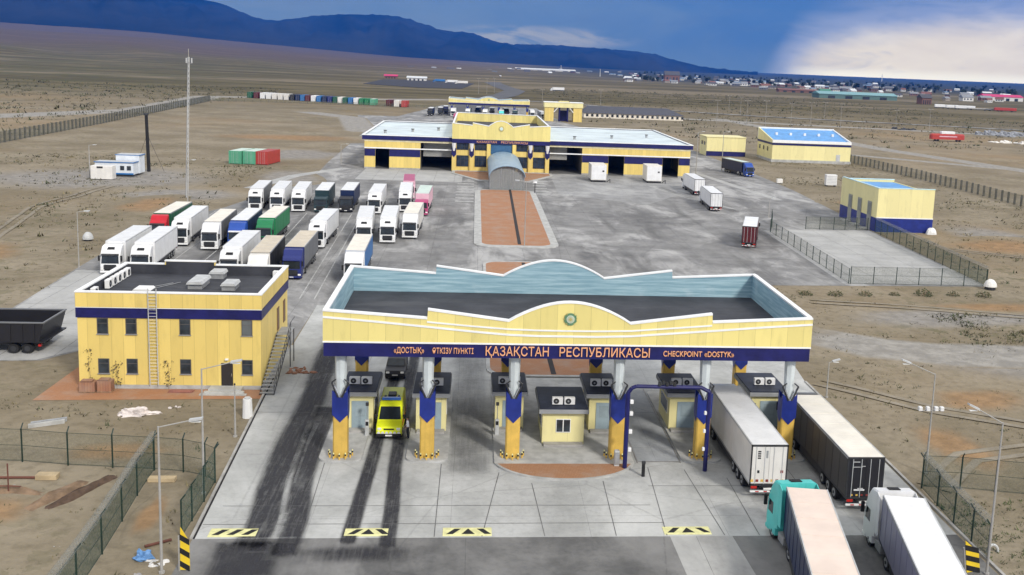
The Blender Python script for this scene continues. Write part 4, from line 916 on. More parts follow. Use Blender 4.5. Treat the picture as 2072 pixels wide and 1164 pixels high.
def cab(t, mat, style='high', grille=None, visor=None, loc=(0,0,0), rot=(0,0,0)):
    """tractor cab in the lorry's own frame, nose at y=0 facing -y"""
    out = CABS[style]; grille = grille or DARK
    def body(m):
        n = len(out); c = 0.09
        ring = lambda x, d: [(x, y+ (d if i in (0,1,2,3,4,5) else 0), z-(d if 4 < i < 8 else 0)) for i, (y, z) in enumerate(out)]
        rs = [ring(-1.24, c), ring(-1.24+c, 0), ring(1.24-c, 0), ring(1.24, c)]
        vs = sum(rs, []); fs = []
        for q in range(3):
            for i in range(n): j = (i+1) % n; fs.append((q*n+i, q*n+j, (q+1)*n+j, (q+1)*n+i))
        fs += [tuple(range(n)), tuple(range(4*n-1, 3*n-1, -1))]
        m.add(vs, fs, mat)
    b = part(('cab', style, mat.name), 'cab', t, body, loc, rot)
    def slant(z): return -0.02+(z-1.45)*0.18/1.12
    def ws(m):
        z0, z1 = 1.50, 2.52; m.add([(-1.10,slant(z0)-0.02,z0),(1.10,slant(z0)-0.02,z0),(1.04,slant(z1)-0.02,z1),(-1.04,slant(z1)-0.02,z1),(-1.10,slant(z0)+0.02,z0),(1.10,slant(z0)+0.02,z0),(1.04,slant(z1)+0.02,z1),(-1.04,slant(z1)+0.02,z1)], [(0,1,2,3),(7,6,5,4),(0,4,5,1),(1,5,6,2),(2,6,7,3),(3,7,4,0)], CABGL)
        for x in (-0.5,0.35): m.tube((x,slant(1.56)-0.04,1.56),(x+0.45,slant(1.9)-0.04,1.85),0.02,BLACK,n=4)
    part('windscreen', 'windscreen', b, ws)
    vm = visor or DARK
    part(('visor', vm.name), 'sun_visor', b, lambda m: m.prism([(0.12,2.54),(-0.16,2.60),(-0.14,2.72),(0.24,2.78)], -1.08, 1.08, vm, 'x'))
    part(('grille', grille.name), 'grille', b, lambda m: [m.box(-0.80,0.80,-0.09,-0.03,0.80+0.14*i,0.90+0.14*i,grille) for i in range(4)]+[m.box(-0.72,0.72,-0.075,-0.0,0.55,1.36,BLACK)])
    part(('bumper', mat.name), 'bumper', b, lambda m: (m.bbox(-1.26,1.26,-0.12,0.5,0.30,0.55,mat,0.06), m.box(-0.26,0.26,-0.135,-0.122,0.36,0.47,WHITE)))
    for s in (-1, 1):
        part(('headlight', s), 'headlight', b, lambda m: m.bbox(s*1.0-0.20,s*1.0+0.20,-0.10,0.02,0.62,0.84,LAMPL,0.04))
        part(('mirror', s), 'mirror', b, lambda m: (m.bbox(s*1.40-0.11,s*1.40+0.11,0.02,0.2,1.85,2.55,BLACK,0.04), m.tube((s*1.2,0.2,2.45),(s*1.4,0.12,2.45),0.03,BLACK,n=5)))
        part(('sidewin', s), 'side_window', b, lambda m: m.prism([(0.30,1.62),(1.15,1.62),(1.15,2.40),(0.42,2.40)], s*1.238, s*1.256, CABGL, 'x'))
    if style in ('high','tall'): part('hatch', 'roof_hatch', b, lambda m: m.add([(-0.48,0.55-0.03,3.29),(0.48,0.55-0.03,3.29),(0.42,0.92,3.56),(-0.42,0.92,3.56)], [(0,1,2,3)], BLACK))
    if style == 'tall': part('tophatch', 'roof_vent', b, lambda m: (m.prism([(1.22,3.945),(1.75,4.012),(1.75,4.06),(1.22,3.99)],-0.36,0.36,BLACK,'x')))
    if style == 'tall': part(('deflector', mat.name), 'side_deflector', b, lambda m: [m.prism([(2.06,1.3),(2.62,1.3),(2.55,3.8),(2.06,4.0)], s*1.19, s*1.23, mat, 'x') for s in (-1,1)])
    part('steps', 'step', b, lambda m: [m.box(s*1.0-0.2,s*1.0+0.2,0.55,1.0,0.36,0.44,DARK) for s in (-1,1)])
def lorry(label, x, y, d, cabm, side, roof, style='high', kind='reefer', art=0.0, away=False, front=None, L=13.6, H=4.0, Wd=2.56, group=None, name='articulated_lorry', visor=None, notail=False, nocab=False):
    """(x, y) = middle of the trailer's front edge on the ground; d = direction towards its tail, degrees clockwise from +y"""
    t = T(name, label, 'lorry', (x, y, 0.02), -R_(d), group, local=True)
    w = Wd/2; f0 = -2.75; A_ = R_(art)
    AP = lambda px, py, pz=0.0: (px*math.cos(A_)-(py-1.3)*math.sin(A_), 1.3+px*math.sin(A_)+(py-1.3)*math.cos(A_), pz)
    if not nocab:
        part('tractor_chassis', 'tractor_chassis', t, lambda m: (m.box(-0.45,0.45,0.3,5.6,0.55,0.85,DARK), m.box(-1.2,-0.6,2.3,3.3,0.45,0.95,GREYM), m.box(0.6,1.2,2.3,3.3,0.45,0.95,GREYM), m.box(-1.18,-0.62,3.95,5.05,1.02,1.08,BLACK), m.box(0.62,1.18,3.95,5.05,1.02,1.08,BLACK)), AP(0, f0), (0,0,A_))
        cab(t, cabm, style, visor=visor, loc=AP(0, f0), rot=(0,0,A_))
        for s in (-1, 1): wheel_set(t, *AP(s*1.05, f0+1.15)[:2], 0.5, 0.30, A_, s)
        for s in (-1, 1): wheel_set(t, *AP(s*0.98, f0+4.5)[:2], 0.5, 0.55, A_, s)
    fm = front or side
    tb = part(('box', kind, side.name, fm.name, L, H, Wd), 'trailer_body', t, lambda m: box_body(m, w, L, H, side, fm, kind))
    part(('roof', roof.name, L, H, Wd, kind), 'trailer_roof', tb, lambda m: roof_sheet(m, w, L, H, roof, kind))
    part(('frame', L, Wd), 'chassis', t, lambda m: (m.box(-0.5,0.5,1.2,L-0.1,0.85,1.08,DARK), m.box(-w+0.1,-w+0.4,3.6,L-5.6,0.55,1.02,DARK), m.box(w-0.4,w-0.1,3.6,L-5.6,0.55,1.02,DARK), m.box(-w+0.05,-w+0.12,3.2,L-5.2,0.5,0.95,DARK), m.box(w-0.12,w-0.05,3.2,L-5.2,0.5,0.95,DARK), m.box(-0.35,-0.25,2.9,3.0,0.1,0.9,DARK), m.box(0.25,0.35,2.9,3.0,0.1,0.9,DARK)))
    part(('underrun', Wd, L), 'underrun_bar', t, lambda m: (m.box(-w+0.08,w-0.08,L-0.14,L-0.02,0.50,0.62,WHITE), *[m.box(-w+0.1+k*0.6,-w+0.35+k*0.6,L-0.02,L-0.012,0.52,0.60,REDL) for k in range(4)]))
    for s in (-1, 1): part(('taillight', s, Wd, L), 'tail_light', t, lambda m: m.bbox(s*(w-0.32)-0.22,s*(w-0.32)+0.22,L-0.03,L+0.02,0.80,0.98,REDL,0.02))
    part(('plate', L), 'number_plate', t, lambda m: m.box(-0.28,0.28,L+0.0,L+0.015,0.70,0.83,LAMPL))
    for s in (-1, 1):
        for yy in (L-5.0, L-3.7, L-2.4): wheel_set(t, s*1.02, yy, 0.5, 0.42)
    if kind == 'reefer': part('fridge', 'fridge_unit', tb, lambda m: (m.bbox(-0.98,0.98,-0.42,-0.005,2.05,3.88,PW,0.06), m.box(-0.55,0.55,-0.432,-0.422,3.35,3.72,BLACK), m.box(-0.8,0.8,-0.432,-0.422,2.2,2.9,GREYM)))
    if kind != 'container' or True:
        dm = side if kind != 'curtain' else (front or PBK)
        part(('doors', kind, dm.name, L, H, Wd), 'rear_door', tb, lambda m: rear_doors(m, w, L, H, dm, kind))
    return t
def box_body(m, w, L, H, side, fm, kind):
    c = 0.03; b = 1.10
    m.box(-w,w,0,L,b,H,side)
    m.box(-w+0.02,w-0.02,-0.012,-0.002,b+0.1,H-0.05,fm)
    m.box(-w-0.012,w+0.012,0.02,L-0.02,b-0.08,b+0.06,GREYM if kind == 'reefer' else DARK)
    if kind == 'curtain':
        n = 9
        for i in range(n+1):
            y = 0.15+(L-0.3)*i/n
            for s in (-1,1): m.box(*(( -w-0.02,-w-0.003) if s < 0 else (w+0.003,w+0.02)), y-0.03,y+0.03,b+0.1,H-0.16,side)
        for s in (-1,1): m.box(*((-w-0.025,-w-0.004) if s < 0 else (w+0.004,w+0.025)), 0.02,L-0.02,H-0.14,H-0.02,GREYM)
    else:
        for s in (-1,1): m.box(*((-w-0.016,-w-0.003) if s < 0 else (w+0.003,w+0.016)), 0.02,L-0.02,H-0.12,H-0.01,PALEM)
    if kind == 'container':
        n = 40
        for i in range(n):
            y = 0.15+(L-0.3)*i/n
            for s in (-1,1): m.box(*((-w-0.03,-w-0.002) if s < 0 else (w+0.002,w+0.03)), y,y+0.16,b+0.12,H-0.14,side)
def roof_sheet(m, w, L, H, roof, kind):
    m.box(-w+0.03,w-0.03,0.03,L-0.03,H+0.003,H+0.025,roof)
    if kind == 'curtain':
        for i in range(1,6): m.box(-w+0.04,w-0.04,L*i/6-0.04,L*i/6+0.04,H+0.026,H+0.045,roof)
    m.box(-w,-w+0.07,0.0,L,H+0.027,H+0.045,PALEM); m.box(w-0.07,w,0.0,L,H+0.027,H+0.045,PALEM)
def rear_doors(m, w, L, H, dm, kind):
    fr = DARK if dm is not PMR else PWW
    m.box(-w+0.06,-0.012,L+0.003,L+0.035,1.18,H-0.12,dm); m.box(0.012,w-0.06,L+0.003,L+0.035,1.18,H-0.12,dm)
    for x in (-w+0.35,-0.32,0.32,w-0.35): m.tube((x,L+0.05,1.15),(x,L+0.05,H-0.12),0.028,PALEM if dm is not PW else GREYM,n=5)
    for x in (-w+0.02,w-0.02): m.box(x-0.05,x+0.05,L-0.02,L+0.045,1.05,H,DARK)
    m.box(-w-0.03,w+0.03,L-0.02,L+0.045,H-0.115,H+0.02,DARK); m.box(-w-0.03,w+0.03,L-0.02,L+0.045,1.02,1.16,DARK)
GP = 'lorries parked in the lorry park'
lorry('white refrigerated lorry at the outer edge of the park, behind the office roof corner', -47.45,143.0,-2.6,PW,PW,PW,group=GP)
lorry('white refrigerated lorry showing its whole blank right side, second from the outer edge', -43.65,142.8,-3.2,PW,PW,PW,group=GP)
lorry('lorry with a bright red cab and a green curtain trailer under a cream roof', -48.9,169.0,-0.8,PR,PDG,PCR,'spoiler','curtain',group=GP)
lorry('white refrigerated lorry between the red cab and the dark-sided lorry', -44.6,164.8,-3.2,PW,PW,PW,group=GP)
lorry('white-cabbed lorry with dark grey curtain side, in plain view above the office roof', -39.4,161.8,-3.0,PW,PGR,PCR,'spoiler','curtain',front=PW,group=GP)
lorry('lorry with a mid-blue cab and blue curtain trailer, white roof', -35.9,163.7,-2.0,PB_,PDN,PW,'spoiler','curtain',front=PB_,group=GP,visor=PW)
lorry('all-green lorry with a white roof', -32.35,167.0,-0.5,PG,PG,PCR,'spoiler','curtain',group=GP)
lorry('white refrigerated lorry whose front is half hidden by the middle of the office roof edge', -31.8,141.0,-1.4,PW,PW,PW,group=GP)
lorry('white-cabbed lorry with a black curtain side and beige roof behind the office', -27.45,137.0,-2.2,PWW,PBK,PBG,'spoiler','curtain',front=PWW,group=GP)
lorry('navy-cabbed lorry with a grey curtain side and beige roof at the office corner', -23.85,141.9,-0.8,PN,PGR,PBG,'spoiler','curtain',front=PN,group=GP,visor=PN)
lorry('white refrigerated lorry alone behind the navy-cabbed one', -24.1,165.4,0.4,PW,PW,PW,group=GP)
lorry('white-cabbed lorry with a bright blue side, nearest the canopy corner', -15.6,139.9,-1.2,PW,PLB,PCR,'spoiler','curtain',front=PW,group=GP)
lorry('white refrigerated lorry behind the blue-sided one', -17.5,170.0,-3.8,PW,PW,PW,group=GP)
lorry('white refrigerated lorry in the middle of the last three before the open yard', -13.8,171.2,-2.0,PW,PW,PW,group=GP)
lorry('white-cabbed lorry with a pale pink-white trailer, the last before the open yard', -10.45,176.2,0.8,PW,PWW,PCR,'spoiler','curtain',front=PW,group=GP)
lorry('white-cabbed lorry with a dark curtain side, first of the farthest row', -41.3,203.6,-4.0,PW,PGR,PW,group=GP,kind='reefer',front=PW)
lorry('white refrigerated lorry second in the farthest row', -37.3,203.5,-4.0,PW,PW,PW,group=GP)
lorry('white refrigerated lorry third in the farthest row, left of the dark teal cab', -33.3,203.4,-4.0,PW,PW,PW,group=GP)
lorry('dark-teal-cabbed lorry with a white roof in the farthest row', -29.0,203.2,-2.5,PDT,PDT,PW,'plain','curtain',group=GP,visor=PDT)
lorry('black-cabbed lorry with a navy side and white roof in the farthest row', -24.4,204.5,-1.5,PBK,PDN,PW,'plain','curtain',group=GP)
lorry('white refrigerated lorry in the farthest row between the black cab and the magenta one', -18.9,203.2,-1.0,PW,PW,PW,group=GP)
lorry('white lorry nose to tail in front of the magenta-roofed trailer', -13.4,207.0,-2.5,PW,PW,PW,group=GP)
lorry('lorry with a magenta cab and pink trailer under a pale mint roof', -9.9,202.6,0.8,PMG,PPK,PMT,'plain','curtain',group=GP,visor=PMG)
lorry('pink trailer lorry with a magenta roof, the one nearest the terminal', -13.9,226.0,-3.0,PPK,PPK,PMG,'plain','curtain',group=GP,H=3.7)
# lorries on the exit side
lorry('turquoise-cabbed lorry with a navy side and peach roof leaving the tarmac', 21.3,60.6,190.3,PT,PDN,PPC,'tall','curtain',art=13,group='lorries queueing into the lanes')
lorry('white-cabbed lorry with a lavender-grey side and white roof, nearest the camera', 27.1,59.3,191.5,PW,PLV,PW,'tall','curtain',art=9,front=PW,group='lorries queueing into the lanes')
W_REEF = lorry('long white refrigerated trailer entering the lane beside the blue portal', 21.08,81.8,180,PW,PWW,PW,'high','reefer',Wd=2.6,group='lorries queueing into the lanes')
W_CHAR = lorry('charcoal curtain trailer with a cream roof in the outermost lane', 27.2,79.5,180,PGR,PCG,PCR,'spoiler','curtain',front=PBK,group='lorries queueing into the lanes')
def door_marks(t, marks, name):
    mb = MB()
    for x0, x1, z0, z1, m_ in marks: mb.box(x0, x1, 13.638, 13.650, z0, z1, m_)
    o = mb.build(name); o.parent = t
DARKRED = pm('dull_red_tape', (0.22,0.03,0.025), 0.5)
door_marks(W_REEF, [(0.62,0.84,3.0+0.16*i,3.10+0.16*i,PBK) for i in range(4)]+[(0.10,0.24,3.05,3.6,GREYM),(0.66,0.82,1.95,2.15,PBK)]+[(-1.1+0.36*i,-0.9+0.36*i,1.30,1.48,DARKRED if i % 2 else AMB) for i in range(7)]+[(-1.05,-0.85,1.95,2.15,DARKRED)], 'door_marking')
door_marks(W_CHAR, [(0.45,0.92,3.66,3.71,PALEM),(0.25,0.95,3.30,3.34,PALEM),(0.05,0.35,3.36,3.40,PALEM),(-0.35,-0.28,2.3,2.8,PGR),(0.0,0.75,1.62,1.72,PW),(0.1,0.5,1.76,1.80,PW)]+[(-1.0+0.36*i,-0.85+0.36*i,1.24,1.36,AMB if i > 3 else DARKRED) for i in range(6)], 'door_marking')
# yard
lorry('white refrigerated trailer driving towards the terminal, the farther of two in line', 53.7,257.5,180.5,PW,PW,PW,group='white trailers driving to the terminal')
lorry('white refrigerated trailer driving towards the terminal, the nearer of two in line', 52.2,230.2,183.5,PW,PW,PW,group='white trailers driving to the terminal')
lorry('lorry carrying a maroon container with a white roof, alone by the fenced pad', 50.1,183.0,196.5,PGR,PMR,PW,'plain','container',L=12.2,H=3.9,Wd=2.45)
lorry('dark blue lorry with a pale roof parked beside the lane by the small yellow building', 77.9,294.5,-12,PB_,PDN,PMT,'spoiler','curtain')

# inspection cabins at the terminal doors
def insp(x, y, label):
    t = T('inspection_cabin', label, 'cabin', (x,y,0), group='white cabins in front of the terminal doors')
    mb = MB(); mb.bbox(x-2.0,x+2.0,y,y+7,0.55,4.5,PWW,0.06); b = mb.build('body', t)
    mb = MB(); mb.box(x-1.85,x+1.85,y-0.04,y-0.003,0.75,4.3,PW); mb.box(x+0.9,x+1.4,y-0.06,y-0.042,2.7,3.1,DARK); mb.build('front_panel', t)
    mb = MB(); mb.box(x-1.9,x+1.9,y+0.1,y+6.9,0.3,0.545,DARK); mb.build('frame', t)
    for xx in (x-1.7,x+1.7):
        for yy in (y+0.3,y+6.6): mb = MB(); mb.box(xx-0.15,xx+0.15,yy-0.15,yy+0.15,0,0.30,BLACK); mb.build('foot', t)
    mb = MB(); mb.path([(x+2.1,y+0.3,0.05),(x+2.9,y-0.6,0.9),(x+2.9,y-0.6,0.05)],0.09,DARK); mb.build('outrigger', t)
p1 = G(1211,369); p2 = G(1323,371)
insp(p1[0], p1[1], 'white inspection cabin nearest the terminal centre block'); insp(p2[0], p2[1], 'white inspection cabin farther from the centre block, near the two trailers')

# yellow ambulance van
def van():
    t = T('emergency_van', 'lime yellow emergency van with its hazard markings, facing out of the second lane', 'van', (-6.2,79.6,0.03), 0, local=True)
    out = [(0.0,0.35),(-0.03,0.75),(0.10,1.05),(0.95,1.28),(1.75,2.28),(2.1,2.50),(5.6,2.55),(5.75,2.4),(5.8,0.45),(5.6,0.35)]
    mb = MB(); n = len(out); xs = [(-0.99,0.10),(-0.90,0.0),(0.90,0.0),(0.99,0.10)]
    vs = []
    for x, d in xs:
        for i, (y, z) in enumerate(out):
            tw = 1-0.10*max(0,(z-1.2)/1.3)
            vs.append((x*tw, y+(d if i < 5 else -d*(i > 6)), z-(d*0.8 if z > 2.2 else 0)))
    fs = []
    for q in range(3):
        for i in range(n): j = (i+1) % n; fs.append((q*n+i,q*n+j,(q+1)*n+j,(q+1)*n+i))
    fs += [tuple(range(n)), tuple(range(4*n-1,3*n-1,-1))]
    mb.add(vs, fs, PYV); b = mb.build('body', t)
    mb = MB(); f = lambda k: (0.95+0.8*k, 1.28+1.0*k)
    a, c = f(0.06), f(0.90); mb.add([(-0.86,a[0]-0.03,a[1]+0.02),(0.86,a[0]-0.03,a[1]+0.02),(0.76,c[0]-0.03,c[1]+0.02),(-0.76,c[0]-0.03,c[1]+0.02)],[(0,1,2,3)],CABGL); mb.build('windscreen', b)
    mb = MB(); mb.bbox(-0.98,0.98,-0.08,0.3,0.30,0.52,BLACK,0.05); mb.box(-0.26,0.26,-0.10,-0.082,0.34,0.46,WHITE); mb.build('bumper', t)
    mb = MB()
    for i in range(6): mb.prism([(-0.92+0.31*i,0.54),(-0.65+0.31*i,0.54),(-0.72+0.31*i,0.70),(-0.85+0.31*i,0.70)],-0.06,-0.04,WHITE,'y')
    mb.build('chequer_stripe', b)
    mb = MB(); mb.box(-0.45,0.45,-0.02,0.06,0.78,0.98,PYV); mb.box(-0.40,0.40,-0.035,-0.022,0.82,0.94,BLACK); mb.build('grille', b)
    for s in (-1,1):
        mb = MB(); mb.bbox(s*0.74-0.16,s*0.74+0.16,-0.01,0.25,0.76,0.98,LAMPL,0.05); mb.build('headlight', b)
        mb = MB(); mb.bbox(s*1.12-0.1,s*1.12+0.1,1.1,1.25,1.35,1.7,BLACK,0.03); mb.build('mirror', b)
        mb = MB(); mb.prism([(1.25,1.4),(2.3,1.4),(2.3,2.0),(1.75,2.0)],s*0.965,s*0.985,CABGL,'x'); mb.build('side_window', b)
        mb = MB(); mb.box(*((s*0.99-0.012,s*0.99+0.012)),1.2,5.6,0.75,1.05,pm('hazard_red',(0.6,0.05,0.03),0.4)); mb.build('side_stripe', b)
        for y in (1.0,4.6): wheel_set(t, s*0.88, y, 0.36, 0.24)
    mb = MB(); mb.bbox(-0.75,0.75,2.2,2.55,2.54,2.72,pm('beacon_blue',(0.05,0.16,0.55),0.2),0.05); mb.build('light_bar', t)
    mb = MB(); mb.bbox(-0.32,0.32,2.95,3.9,2.545,2.74,DARK,0.04); mb.bbox(-0.62,-0.45,2.9,3.3,2.545,2.62,DARK,0.02); mb.bbox(0.45,0.62,2.9,3.3,2.545,2.62,DARK,0.02); mb.build('roof_vent', t)
van()
def car(name, label, x, y, rot, mat, group=None, suv=True):
    t = T(name, label, 'car', (x,y,0.03), rot, group, local=True)
    h = 1.75 if suv else 1.45
    out = [(0.0,0.35),(-0.04,0.7),(0.15,0.95),(1.15,1.08),(1.75,h-0.08),(2.2,h),(3.9,h-0.02),(4.45,1.05),(4.6,0.95),(4.62,0.4),(4.5,0.32)]
    def body(m):
        n = len(out); vs = []
        for x_, d in ((-0.93,0.09),(-0.84,0),(0.84,0),(0.93,0.09)):
            for i, (y_, z) in enumerate(out): vs.append((x_*(1-0.14*max(0,(z-1.0)/0.7)), y_+(d if i < 4 else 0), z-(d*0.7 if z > h-0.15 else 0)))
        fs = []
        for q in range(3):
            for i in range(n): j = (i+1) % n; fs.append((q*n+i,q*n+j,(q+1)*n+j,(q+1)*n+i))
        m.add(vs, fs+[tuple(range(n)), tuple(range(4*n-1,3*n-1,-1))], mat)
    b = part(('car', suv, mat.name), 'body', t, body)
    k0 = (1.15,1.08); k1 = (1.75,h-0.08); f = lambda k: (k0[0]+(k1[0]-k0[0])*k, k0[1]+(k1[1]-k0[1])*k)
    a, c = f(0.08), f(0.9)
    part(('cws', suv), 'windscreen', b, lambda m: m.add([(-0.78,a[0]-0.025,a[1]+0.02),(0.78,a[0]-0.025,a[1]+0.02),(0.68,c[0]-0.025,c[1]+0.02),(-0.68,c[0]-0.025,c[1]+0.02)],[(0,1,2,3)],CABGL))
    part('cplate', 'number_plate', b, lambda m: m.box(-0.26,0.26,-0.06,-0.045,0.52,0.64,LAMPL))
    for s in (-1,1):
        part(('chl', s), 'headlight', b, lambda m: m.bbox(s*0.66-0.16,s*0.66+0.16,-0.02,0.2,0.72,0.88,LAMPL,0.04))
        for y_ in (0.85,3.65): wheel_set(t, s*0.82, y_, 0.35, 0.22)
    return t
car('parked_car', 'black car standing in the lane behind the yellow van', -6.9, 95.0, 0, PBK)

# open black tipper trailer at the edge of the frame
def tipper():
    t = T('tipper_trailer', 'black open-topped tipper trailer standing on the concrete beside the office', 'trailer', (-45,102.3,0))
    x0, x1, y0, y1 = -49.0, -40.9, 102.4, 108.0
    mb = MB(); k = 0.12
    mb.box(x0,x1,y0,y1,1.2,1.32,PBK); mb.prism([(x0,1.325),(x1-0.5,1.325),(x1,3.1),(x0,3.1)],y0,y0+k,PBK,'y'); mb.prism([(x0,1.325),(x1-0.5,1.325),(x1,3.1),(x0,3.1)],y1-k,y1,PBK,'y')
    mb.prism([(x1-0.62,1.325),(x1-0.5,1.325),(x1,3.1),(x1-0.12,3.1)],y0+k+0.003,y1-k-0.003,PBK,'y'); mb.box(x0,x0+k,y0+k+0.003,y1-k-0.003,1.325,3.1,PBK); b = mb.build('tipper_body', t)
    mb = MB(); mb.box(x0-0.06,x1+0.06,y0-0.08,y0+k+0.04,3.104,3.22,PGR); mb.box(x0-0.06,x1+0.06,y1-k-0.04,y1+0.08,3.104,3.22,PGR); mb.box(x1-k,x1+0.06,y0+k+0.05,y1-k-0.05,3.104,3.22,PGR); mb.build('rim_rail', b)
    mb = MB()
    for i in range(7): mb.prism([(x0+0.6+i*1.1-0.06,1.35),(x0+0.6+i*1.1+0.06,1.35),(x0+0.6+i*1.1+0.06,3.08),(x0+0.6+i*1.1-0.06,3.08)],y0-0.07,y0-0.003,PBK,'y')
    mb.build('side_rib', b)
    mb = MB(); mb.box(x0,x1-0.8,y0+0.8,y1-0.8,0.8,1.195,DARK); mb.build('chassis', t)
    for xx in (-47.6,-43.9,-42.6):
        for yy in (y0+0.6,y1-0.6):
            mb = MB(); mb.tube((xx,yy-0.3,0.52),(xx,yy+0.3,0.52),0.5,BLACK,n=16); w_ = mb.build('wheel', t)
            mb = MB(); s = -1 if yy < 105 else 1; mb.tube((xx,yy+s*0.29,0.52),(xx,yy+s*0.32,0.52),0.28,DARK,n=10); mb.build('rim', w_)
    mb = MB(); mb.bbox(x1-0.7,x1-0.45,y0+0.3,y0+0.7,0.75,1.0,REDL,0.03); mb.build('tail_light', t)
tipper()

# ------------------------------------------------------------------ the officer beside the van
def person():
    bm_v = {}; vs = []; es = []; rad = []
    def v(n, x, y, z, r, r2=None): bm_v[n] = len(vs); vs.append((x,y,z)); rad.append((r, r2 or r))
    def e(*ns):
        for a, b in zip(ns, ns[1:]): es.append((bm_v[a], bm_v[b]))
    v('pelvis',0,0,0.95,0.155,0.115); v('waist',0,0.0,1.10,0.145,0.11); v('chest',0,-0.01,1.32,0.175,0.125); v('neckb',0,-0.01,1.48,0.075); v('neck',0,-0.015,1.54,0.058)
    v('chin',0,-0.035,1.60,0.068,0.075); v('face',0,-0.03,1.67,0.082,0.10); v('crown',0,-0.01,1.76,0.065,0.075); v('nose',0,-0.135,1.655,0.016)
    e('pelvis','waist','chest','neckb','neck','chin','face','crown'); e('face','nose')
    for s, n in ((-1,'L'),(1,'R')):
        v('ear'+n, s*0.088, -0.01, 1.665, 0.016); e('face','ear'+n)
        v('hip'+n, s*0.095,0,0.90,0.10); v('knee'+n, s*0.11,-0.03 if s < 0 else 0.02,0.50,0.066); v('ank'+n, s*0.12,0.02 if s < 0 else 0.05,0.10,0.045); v('heel'+n, s*0.12,0.05 if s < 0 else 0.08,0.045,0.042); v('toe'+n, s*0.135,-0.14 if s < 0 else -0.11,0.04,0.038)
        e('pelvis','hip'+n,'knee'+n,'ank'+n,'heel'+n); e('ank'+n,'toe'+n)
        v('sh'+n, s*0.195,-0.01,1.42,0.068); v('el'+n, s*0.275,0.02,1.14,0.048); v('wr'+n, s*0.24,-0.17,0.98,0.032); v('palm'+n, s*0.225,-0.23,0.95,0.035,0.02)
        e('chest','sh'+n,'el'+n,'wr'+n,'palm'+n)
        for i in range(4):
            dx = (-0.030+0.020*i); l = (0.85,1,0.95,0.75)[i]
            v(f'f{i}a'+n, s*0.222+dx, -0.275, 0.935, 0.009); v(f'f{i}b'+n, s*0.218+dx, -0.275-0.030*l, 0.920-0.02*l, 0.0085); v(f'f{i}c'+n, s*0.214+dx, -0.275-0.038*l, 0.900-0.045*l, 0.0075)
            e('palm'+n, f'f{i}a'+n, f'f{i}b'+n, f'f{i}c'+n)
        v('th1'+n, s*0.185,-0.24,0.945,0.010); v('th2'+n, s*0.172,-0.275,0.93,0.009); e('palm'+n,'th1'+n,'th2'+n)
    me = bpy.data.meshes.new('person'); me.from_pydata(vs, es, []); me.update()
    o = bpy.data.objects.new('person_skin', me); COL.objects.link(o)
    o.modifiers.new('skin','SKIN'); sm = o.modifiers.new('sub','SUBSURF'); sm.levels = 2; sm.render_levels = 2
    for i, d in enumerate(o.data.skin_vertices[0].data): d.radius = rad[i]; d.use_root = (i == 0)
    dg = bpy.context.evaluated_depsgraph_get(); m2 = bpy.data.meshes.new_from_object(o.evaluated_get(dg)); bpy.data.objects.remove(o)
    mats = [pm('shirt_white',(0.84,0.85,0.87),0.8), pm('trousers_dark',(0.016,0.018,0.026),0.8), pm('skin_tone',(0.42,0.25,0.17),0.6), pm('shoe_black',(0.012,0.012,0.012),0.5), pm('hair_black',(0.015,0.012,0.010),0.7)]
    for mt in mats: m2.materials.append(mt)
    for p in m2.polygons:
        c = p.center; p.use_smooth = True
        if c.z < 0.09 and abs(c.y) < 0.3 and abs(c.x) < 0.2: k = 3
        elif c.z < 0.99 and abs(c.x) < 0.185 and c.y > -0.16: k = 1
        elif c.z > 1.70 or (c.z > 1.60 and c.y > 0.02): k = 4
        elif c.z > 1.515: k = 2
        elif abs(c.x) > 0.15 and c.z < 1.06: k = 2
        else: k = 0
        p.material_index = k
    r = bpy.data.objects.new('person', m2); COL.objects.link(r); r.location = (-4.72,79.55,0.19); r.rotation_euler = (0,0,R_(-75)); r.scale = (0.98,0.98,0.98)
    tag(r, 'person in a white shirt and dark trousers standing at the side of the yellow van', 'person')
    for s in (-1,1):
        mb = MB(); mb.blob((s*0.032,-0.122,1.685),0.011,0.006,0.008,pm('eye_dark',(0.02,0.015,0.012),0.3),1,0,6,4,False); q = mb.build('eye'); q.parent = r
    mb = MB(); mb.box(-0.026,0.026,-0.115,-0.108,1.612,1.620,pm('lip',(0.32,0.12,0.10),0.6)); q = mb.build('mouth'); q.parent = r
person()

